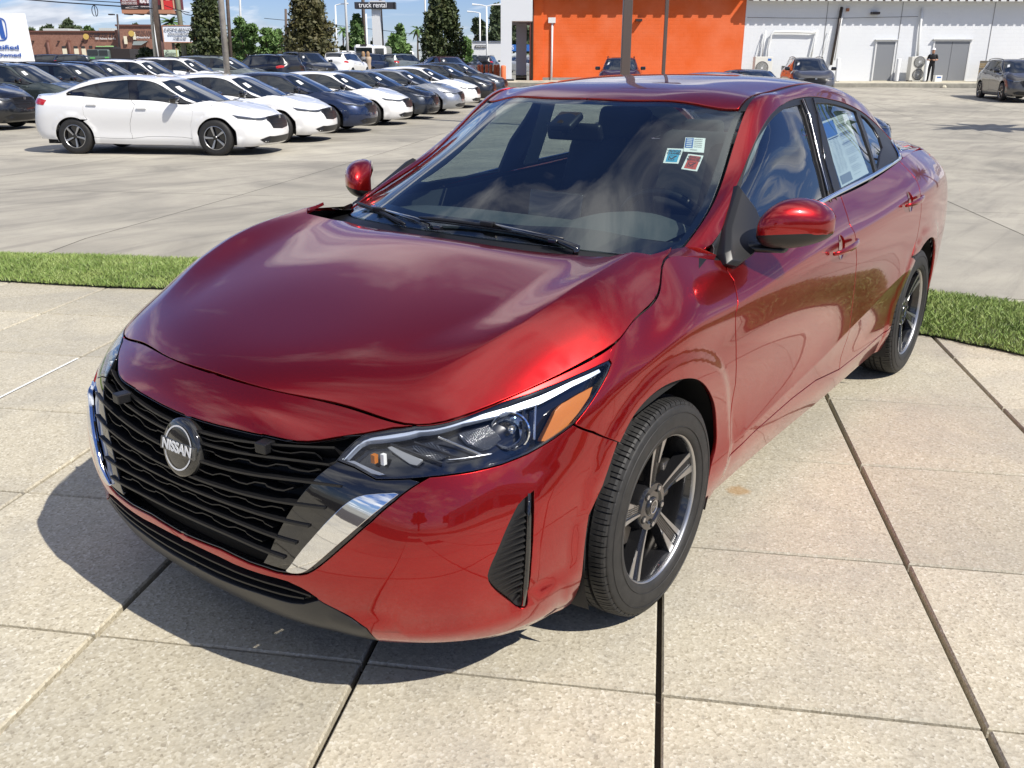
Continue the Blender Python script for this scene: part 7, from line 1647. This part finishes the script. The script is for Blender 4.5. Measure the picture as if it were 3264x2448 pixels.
# ------------------------------------------------------------------ signs and poles
def board(name,lab,D_,x0,x1,y0,y1,mat,depth=.4,cat='sign',frame=None,post=None):
    t=TH(name,lab,cat,(Rpx(x0,D_,2)+Rpx(x1,D_,2))/2,D_,hgt(D_)); bobj('panel',mat,t,(Rpx(x0,D_,2),Rpx(x1,D_,2),D_,D_+depth,Zpx(y1,D_),Zpx(y0,D_))); 
    if frame: f=.05*(Rpx(x1,D_,2)-Rpx(x0,D_,2))*.5; a,b_,c_,d_=Rpx(x0,D_,2),Rpx(x1,D_,2),Zpx(y1,D_),Zpx(y0,D_); bobj('frame',frame,t,(a-f,a,D_-.04,D_+depth,c_-f,d_+f),(b_,b_+f,D_-.04,D_+depth,c_-f,d_+f),(a,b_,D_-.04,D_+depth,d_,d_+f),(a,b_,D_-.04,D_+depth,c_-f,c_))
    return t
kp=board('shop_sign','white boxed K-POP and K-BEAUTY sign in a copper frame on a tall post',66,526,622,85,136,simple('sign_white',(.74,.78,.84),.5),.8,frame=simple('copper_frame',(.40,.20,.12),.5))
ptext('K-POP•K-BEAUTY',kp,M_DKTXT,Rpx(573,65.9,2),65.95,Zpx(97,66),.17,Rpx(616,66,2)-Rpx(530,66,2)); ptext('BANCHAN&MORE',kp,M_DKTXT,Rpx(574,65.9,2),65.95,Zpx(111,66),.12,Rpx(608,66,2)-Rpx(541,66,2)); ptext('서울스탑',kp,M_DKTXT,Rpx(576,65.9,2),65.95,Zpx(123.5,66),.12,Rpx(597,66,2)-Rpx(555,66,2))
bobj('side_box',M_DARKBR,kp,(Rpx(626,66,2),Rpx(640,66,2),66.1,67,Zpx(136,66),Zpx(82,66))); ptube('post',simple('dull_green_post',(.16,.17,.12),.6),kp,[(Rpx(575,66.5,2),66.9,9),(Rpx(585,66.5,1),66.9,.3)],.17); bobj('post_foot',M_SIDEW,kp,(Rpx(579,66,1),Rpx(594,66,1),66.4,67.2,.38,Zpx(181,66)))
pb=board('shop_sign','small pale green plumbing warehouse sign low beside the wooden poles',64,521,561,161,191,simple('sign_pale_green',(.55,.66,.50),.5),.4); 
for tx,y,h,x0,x1 in(('The',165,.15,529,536),('Plumbing',173,.22,525,558),('WAREHOUSE',179,.12,526,553)): sign_text(pb,63.9,x0,x1,y,h,tx,M_DKTXT)
sign_text(pb,63.9,543,553,187,.10,'1206',M_DKTXT); bobj('legs',M_DARKBR,pb,(Rpx(524,64,1),Rpx(526,64,1),64,64.3,.3,Zpx(191,64)),(Rpx(556,64,1),Rpx(558,64,1),64,64.3,.3,Zpx(191,64))); bobj('side_post',simple('yellow_post',(.45,.42,.12),.6),pb,(Rpx(565,64,1),Rpx(567,64,1),64,64.1,.3,Zpx(160,64)))
bbd=board('billboard','dark red real estate billboard with a woman in a red dress',70,403,592,-60,33,simple('billboard_maroon',(.12,.018,.022),.5),.5,'billboard')
bobj('lower_band',simple('billboard_black',(.02,.018,.02),.5),bbd,(Rpx(403,69.9,2),Rpx(526,69.9,2),69.93,70,Zpx(33,70),Zpx(19,70))); bobj('catwalk',simple('copper_catwalk',(.42,.20,.12),.6),bbd,(Rpx(414,70,2),Rpx(570,70,2),69.4,70.8,Zpx(47,70),Zpx(35,70)))
for k in range(5): bobj('bracket',M_DARKBR,bbd,(Rpx(418+k*36,70,2),Rpx(428+k*36,70,2),69.5,70.6,Zpx(50,70),Zpx(47,70)))
ptext('REALTORS',bbd,M_WTXT,Rpx(432,69.9,2),69.9,Zpx(4,70),.10,1.0); ptext('REAL ESTATE',bbd,M_WTXT,Rpx(490,69.9,2),69.9,Zpx(8,70),.22,1.15,bold=.01)
for (x0,x1,y) in((407,455,10),(407,455,15),(418,458,24),(418,455,28),(466,508,24)): sign_text(bbd,69.9,x0,x1,y,.07,'##########' if False else 'HOMES LAND SALES',M_WTXT)
wd=MB(); c=(Rpx(552,69.9,2),69.9,Zpx(20,70)); 
bobj('printed_dress',simple('print_red',(.55,.03,.03),.6),bbd,(Rpx(538,69.9,2),Rpx(566,69.9,2),69.91,69.93,Zpx(33,70),Zpx(4,70))); bobj('printed_arm',simple('print_skin',(.55,.36,.24),.6),bbd,(Rpx(530,69.9,2),Rpx(537,69.9,2),69.91,69.94,Zpx(33,70),Zpx(0,70)),(Rpx(567,69.9,2),Rpx(571,69.9,2),69.91,69.94,Zpx(33,70),Zpx(3,70)),(Rpx(546,69.9,2),Rpx(558,69.9,2),69.905,69.94,Zpx(4,70),Zpx(-30,70)))
ptube('support_post',simple('brown_steel',(.10,.055,.05),.5),bbd,[(Rpx(507,70.5,2),70.6,Zpx(35,70)),(Rpx(512,70.5,2),70.6,.2)],.28,12)
def pole(name,lab,D_,x0,y0,x1,r0_,r1_,mat,cat='pole',ztop=None,group=None):
    t=TH(name,lab,cat,Rpx(x1,D_,0),D_,hgt(D_)); mb=MB(); zt=Zpx(y0,D_) if ztop is None else ztop; s=MB(); a=W(Rpx(x1,D_,.5),D_,hgt(D_)-.1); b_=W(Rpx(x0,D_,Zpx(y0,D_)),D_,Zpx(y0,D_))
    if ztop is not None: b_=a+(b_-a)*((ztop-a.z)/(b_.z-a.z))
    mb.tube([a,a.lerp(b_,.5),b_],[r0_,(r0_+r1_)/2,r1_],10); me=mb.mesh('shaft',True); me.transform(t.matrix_world.inverted()); link('shaft',me,t,mat); return t,b_
M_WOODP=m_plain('weathered_pole_wood',(.075,.055,.045),(.14,.105,.085),4); M_GREYP2=m_plain('grey_pole_wood',(.20,.18,.16),(.30,.28,.25),4)
def deck(t,b_,pts,r,mat,nm): me=MB().tube(pts,r,6).mesh(nm); me.transform(t.matrix_world.inverted()); link(nm,me,t,mat)
t,b_=pole('utility_pole','thick brown wooden utility pole with a white conduit, left of the K-pop sign',58,487,0,507,.24,.19,M_WOODP,ztop=11); ptube('conduit',M_WTXT,t,[(Rpx(493,57.7,2),57.7,6),(Rpx(514,57.7,.5),57.7,.3)],.045)
deck(t,b_,[b_+RD*-1.2+Vector((0,0,-.5)),b_+RD*1.2+Vector((0,0,-.5))],.06,M_WOODP,'crossarm')
t,b_=pole('light_pole','thin pale galvanised pole left beside the brown utility pole',57,476,0,498,.09,.08,M_SATIN,ztop=9)
t,b_=pole('utility_pole','leaning grey wooden pole in front of the left cypress',40,701,0,726,.13,.11,M_GREYP2,ztop=8.5)
t,b_=pole('utility_pole','darker leaning wooden pole just right of the grey one at the left cypress',48,722,0,738,.09,.08,M_WOODP,ztop=9)
t,b_=pole('utility_pole','thin dark wooden pole left of the browning cypress',80,908,30,912,.13,.1,M_WOODP)
t,b_=pole('utility_pole','brown wooden utility pole behind the left half of the truck rental sign',98,1154,0,1162,.2,.16,M_WOODP,ztop=12)
t,b_=pole('utility_pole','black utility pole leaning right of the pale sign pillar',96,1209,0,1221,.17,.14,M_DARKBR,ztop=12)
GM_='white light masts on the far side of the lot'
def mast(lab,D_,x0,y0,x1,heads,top=None,r=.09):
    t,b_=pole('light_mast',lab,D_,x0,y0,x1,r*1.2,r*.8,M_PIPE,'light pole',top,GM_)
    for s in heads: deck(t,b_,[b_,b_+RD*(s*.55)+Vector((0,0,.12)),b_+RD*(s*1.35)+Vector((0,0,.16))],[.05,.05,.09],M_PIPE,'lamp_head')
    return t
mast('white light mast right of the left cypress, cut by the top edge',85,762,0,770,(),13); mast('white light mast with one arm to the right, beside the browning cypress',100,1066,18,1074,(1,)); mast('tall white light mast before the white SUV, cut by the top edge',66,1098,0,1110,(),12,.08); mast('white light mast left of the pale sign pillar, hanging below the sign',90,1164,45,1171,()); mast('white light mast left of the right cypress, cut by the top edge',95,1352,0,1356,(),13); mast('twin headed white light mast behind the black SUV',92,1548,20,1551,(-1,1)); mast('shorter white light mast left of the twin headed one',104,1527,42,1528,(-1,)); 
t,b_=pole('lamp_post','black lamp post with one square head in front of the brick building',90,371,48,385,.1,.08,M_DARKBR,'lamp post'); bobj('head',M_DARKBR,t,(Rpx(358,90,3),Rpx(373,90,3),89.8,90.3,Zpx(51,90),Zpx(47,90)))
# two brown square lot-light columns behind the red roof, right of centre
for lab,D_,x0,x1,w,top in(('thick brown square light column rising behind the red roof',25,1984,1977,.235,9.0),('thinner brown square light column right of the thick one',46,2120,2108,.16,9.5)):
    t=TH('light_column',lab,'light pole',Rpx(x1+14,D_,0),D_,hgt(D_)); R_=Rpx(x1,D_,1.2)+w/2; bobj('shaft',simple('bronze_paint_%d'%x0,(.11,.085,.072),.35,.2),t,(R_-w/2,R_+w/2,D_,D_+w,hgt(D_)+.6,top),bev=.01); bobj('foot',M_SIDEW,t,(R_-.3,R_+.3,D_-.2,D_+.45,hgt(D_)-.1,hgt(D_)+.6),bev=.03); bobj('head',M_DARKBR,t,(R_-.7,R_+.7,D_-.25,D_+.5,top,top+.14))
# the pole whose shadow crosses the lot at left (stands outside the frame)
trs=TH('truck_rental_sign','black truck rental sign on a pale square pillar, cut by the top edge','sign',Rpx(1200,94,1),94,.38); bobj('panel',simple('sign_charcoal',(.028,.028,.034),.5),trs,(Rpx(1134,94,3),Rpx(1255,94,3),94,95.0,Zpx(28.5,94),Zpx(7.5,94))); bobj('side',M_MATBLK,trs,(Rpx(1255,94,3),Rpx(1262,94,3),94.05,95,Zpx(29,94),Zpx(7.2,94))); sign_text(trs,93.9,1150,1237,17.5,.48,'truck rental',M_WTXT)
bobj('pillar',M_PALE,trs,(Rpx(1188,94.2,2),Rpx(1213,94.2,2),94.3,95.3,.3,Zpx(29,94))); bobj('upper_frame',M_PALE,trs,(Rpx(1182,94.2,3),Rpx(1230,94.2,3),94.3,94.6,Zpx(7.5,94),Zpx(2,94)))
# white van
vn=TH('white_van','tall white passenger van seen from behind with a dark rear window','van',Rpx(1165,84,1),84,.38); V0,V1,V2=Rpx(1128,84,1.5),Rpx(1189,84,1.5),Rpx(1229,84,1.5)
bobj('body',M_WHITE,vn,(V0,V1,84,89,.8,Zpx(143,84)),bev=.18); bobj('side_body',M_WHITE,vn,(V1-.3,V2-.1,85,89,.8,Zpx(146,84)),bev=.18); bobj('rear_window',M_BGGLASS,vn,(Rpx(1133,84,2),Rpx(1185,84,2),83.97,84.02,Zpx(181,84),Zpx(153,84)),bev=.01); bobj('side_window',M_BGGLASS,vn,(Rpx(1194,85,2),Rpx(1222,85,2),84.97,85.02,Zpx(181,85),Zpx(155,85)),bev=.01); bobj('roof_lamp',M_DARKBR,vn,(Rpx(1148,84,2),Rpx(1168,84,2),83.95,84.3,Zpx(146,84),Zpx(142,84))); bobj('tail_lamp',M_REDL,vn,(V0+.02,V0+.15,83.96,84.02,Zpx(200,84),Zpx(184,84))); bobj('wheel',M_RUB,vn,(V0+.1,V0+.4,84.1,84.8,.38,1.0),(V1-.4,V1-.1,84.1,84.8,.38,1.0))
pk=TH('white_pickup','white pickup truck behind the pale off road wagon','pickup',Rpx(1280,92,1),92,.38); bobj('bed',M_WHITE,pk,(Rpx(1228,92,1),Rpx(1262,92,1),92,94,.9,Zpx(182,92)),bev=.05); bobj('cab',M_WHITE,pk,(Rpx(1246,92,1),Rpx(1316,92,1),92.3,94.2,.9,Zpx(161,92)),bev=.22); bobj('rear_window',M_BGGLASS,pk,(Rpx(1252,92,1),Rpx(1298,92,1),92.25,92.32,Zpx(178,92),Zpx(165,92))); bobj('side_window',M_BGGLASS,pk,(Rpx(1300,92,1),Rpx(1312,92,1),92.26,92.33,Zpx(178,92),Zpx(166,92))); bobj('wheel',M_RUB,pk,(Rpx(1235,92,1),Rpx(1242,92,1),92,92.4,.38,1.1))
pk=TH('white_pickup','white pickup cab right of the browning cypress','pickup',Rpx(1105,80,1),80,.38); bobj('cab',M_WHITE,pk,(Rpx(1075,80,1),Rpx(1126,80,1),80,82,.9,Zpx(163,80)),bev=.2); bobj('side_window',M_BGGLASS,pk,(Rpx(1084,80,1),Rpx(1101,80,1),79.96,80.02,Zpx(182,80),Zpx(167,80)),(Rpx(1105,80,1),Rpx(1120,80,1),79.96,80.02,Zpx(182,80),Zpx(168,80))); bobj('wheel',M_RUB,pk,(Rpx(1080,80,1),Rpx(1088,80,1),79.95,80.3,.38,1.1))
# certified sign, left edge
Hs=48.0; hs=TH('monument_sign','white tapered monument sign with a blue emblem and blue lettering at the left edge','sign',Rpx(20,Hs,1),Hs,hgt(Hs)); zT=Zpx(45,Hs); 
mb=MB(); P=lambda x,D_,z: W(x,D_,z)
xt0,xb0=Rpx(-110,Hs,2),Rpx(-150,Hs,1); xt1,xb1=Rpx(52,Hs,2.4),Rpx(90,Hs,0); xt2,xb2=Rpx(80,Hs+.5,2.4),Rpx(118,Hs+.5,0)
mb.add([P(xb0,Hs,-.1),P(xb1,Hs,-.1),P(xt1,Hs,zT),P(xt0,Hs,zT),P(xb0,Hs+.9,-.1),P(xb2,Hs+.9,-.1),P(xt2,Hs+.9,zT+.02),P(xt0,Hs+.9,zT+.02)],[(0,1,2,3),(1,5,6,2),(5,4,7,6),(4,0,3,7),(3,2,6,7)]); me=mb.mesh('slab'); me.transform(hs.matrix_world.inverted()); link('panel',me,hs,simple('monument_white',(.78,.80,.82),.45))
hw_=Hs-.02
M_SIGNB=simple('emblem_blue',(.03,.10,.38),.4)
def rtext(txt,xr_,y,h,w): ptext(txt,hs,M_SIGNB,Rpx(xr_,hw_,2)-w/2,hw_,Zpx(y,Hs),h,w,bold=.004)
rtext('Certified',60,155,.22,1.75); rtext('Pre-Owned',63,179,.17,1.95)
cx_=Rpx(-3,hw_,2); cz=Zpx(97,Hs); wR=Rpx(33,hw_,2)-cx_; hR=(Zpx(59,Hs)-Zpx(134,Hs))/2
mb=MB(); V=[];n=40
for k in range(n):
    t_=2*math.pi*k/n; c_,s_=math.cos(t_),math.sin(t_); sx=abs(c_)**.5*(1 if c_>0 else -1); sy=abs(s_)**.5*(1 if s_>0 else -1); kx=1-.10*(1-sy)/2
    for f in(1.0,.90): V.append(W(cx_+wR*f*sx*kx,hw_,cz+hR*f*sy))
mb.add(V,[(2*k,2*((k+1)%n),2*((k+1)%n)+1,2*k+1) for k in range(n)])
for s in(1,-1):
    pts=[(.40,.80),(.62,.80),(.72,-.80),(.34,-.80),(.22,-.12),(0,-.12),(0,.08),(.28,.08)]
    q=[W(cx_+wR*a*s,hw_,cz+hR*b*1.0) for a,b in pts]; mb.add(q,[(0,1,2,7),(2,3,4,7),(4,5,6,7)])
me=mb.mesh('emblem'); me.transform(hs.matrix_world.inverted()); link('emblem',me,hs,M_SIGNB)
# cables
cb_=[('upper black overhead cable crossing the sky at top left',[(185,-1),(300,5),(404,11)],50,.022),('lower black overhead cable crossing the sky at top left',[(37,-4),(220,11),(404,23),(500,30)],50,.03),('thin overhead cable from the billboard towards the left cypress',[(540,20),(575,33),(615,43)],52,.02),('thin lower overhead cable right of the billboard',[(585,35),(600,47),(622,52)],52,.02),('thin far cable crossing behind the light masts',[(850,60),(980,72),(1180,93),(1330,110),(1420,115)],110,.03)]
for lab,pts,Dd,r_ in cb_:
    P_=[W(Rpx(x,Dd,2),Dd,Zpx(y,Dd)) for x,y in pts]; o=MB().tube(P_,r_,5).build('overhead_cable',M_MATBLK); tag(o,lab,'cable')
lp=[W(Rpx(318+9*math.sin(a),50,2),50,Zpx(38+18*math.cos(a)-0,50)) for a in np.linspace(0.2,5.9,20)]; o=MB().tube([W(Rpx(318,50,2),50,Zpx(17,50))]+lp,.02,5).build('cable_loop',M_MATBLK); tag(o,'coiled cable loop hanging from the lower overhead line','cable')
# buildings opposite, reflected in the paint and glass
dl=thing('dealer_building','long white showroom building across the lot behind the viewpoint','building',(0,34,-.1)); me=MB().box((-6,0,2.4),(60,8,5)).box((-6,-4.2,4.6),(60,.3,1.2)).mesh('w'); link('wall',me,dl,M_PALE)
for k in range(12): link('window',MB().box((-32+k*4.6,-4.06,1.5),(3.6,.1,2.4)).mesh('w'),dl,M_BGGLASS)
tm=text_mesh('CARS',1.0,.05); tm.transform(frame_mat((-14,-4.4,4.6),(-1,0,0),(0,0,1))); link('lettering',tm,dl,M_BLUE)
tree('oak_tree','large round oak behind the viewpoint, seen in the chrome',-3,-40,9,8,LF_MID,'round',z0=-.1,n=5000,seed=91,leaf=.3)
tree('oak_tree','second round oak behind the viewpoint',14,-46,8,7,LF_MID,'round',z0=-.1,n=4000,seed=92,leaf=.3)
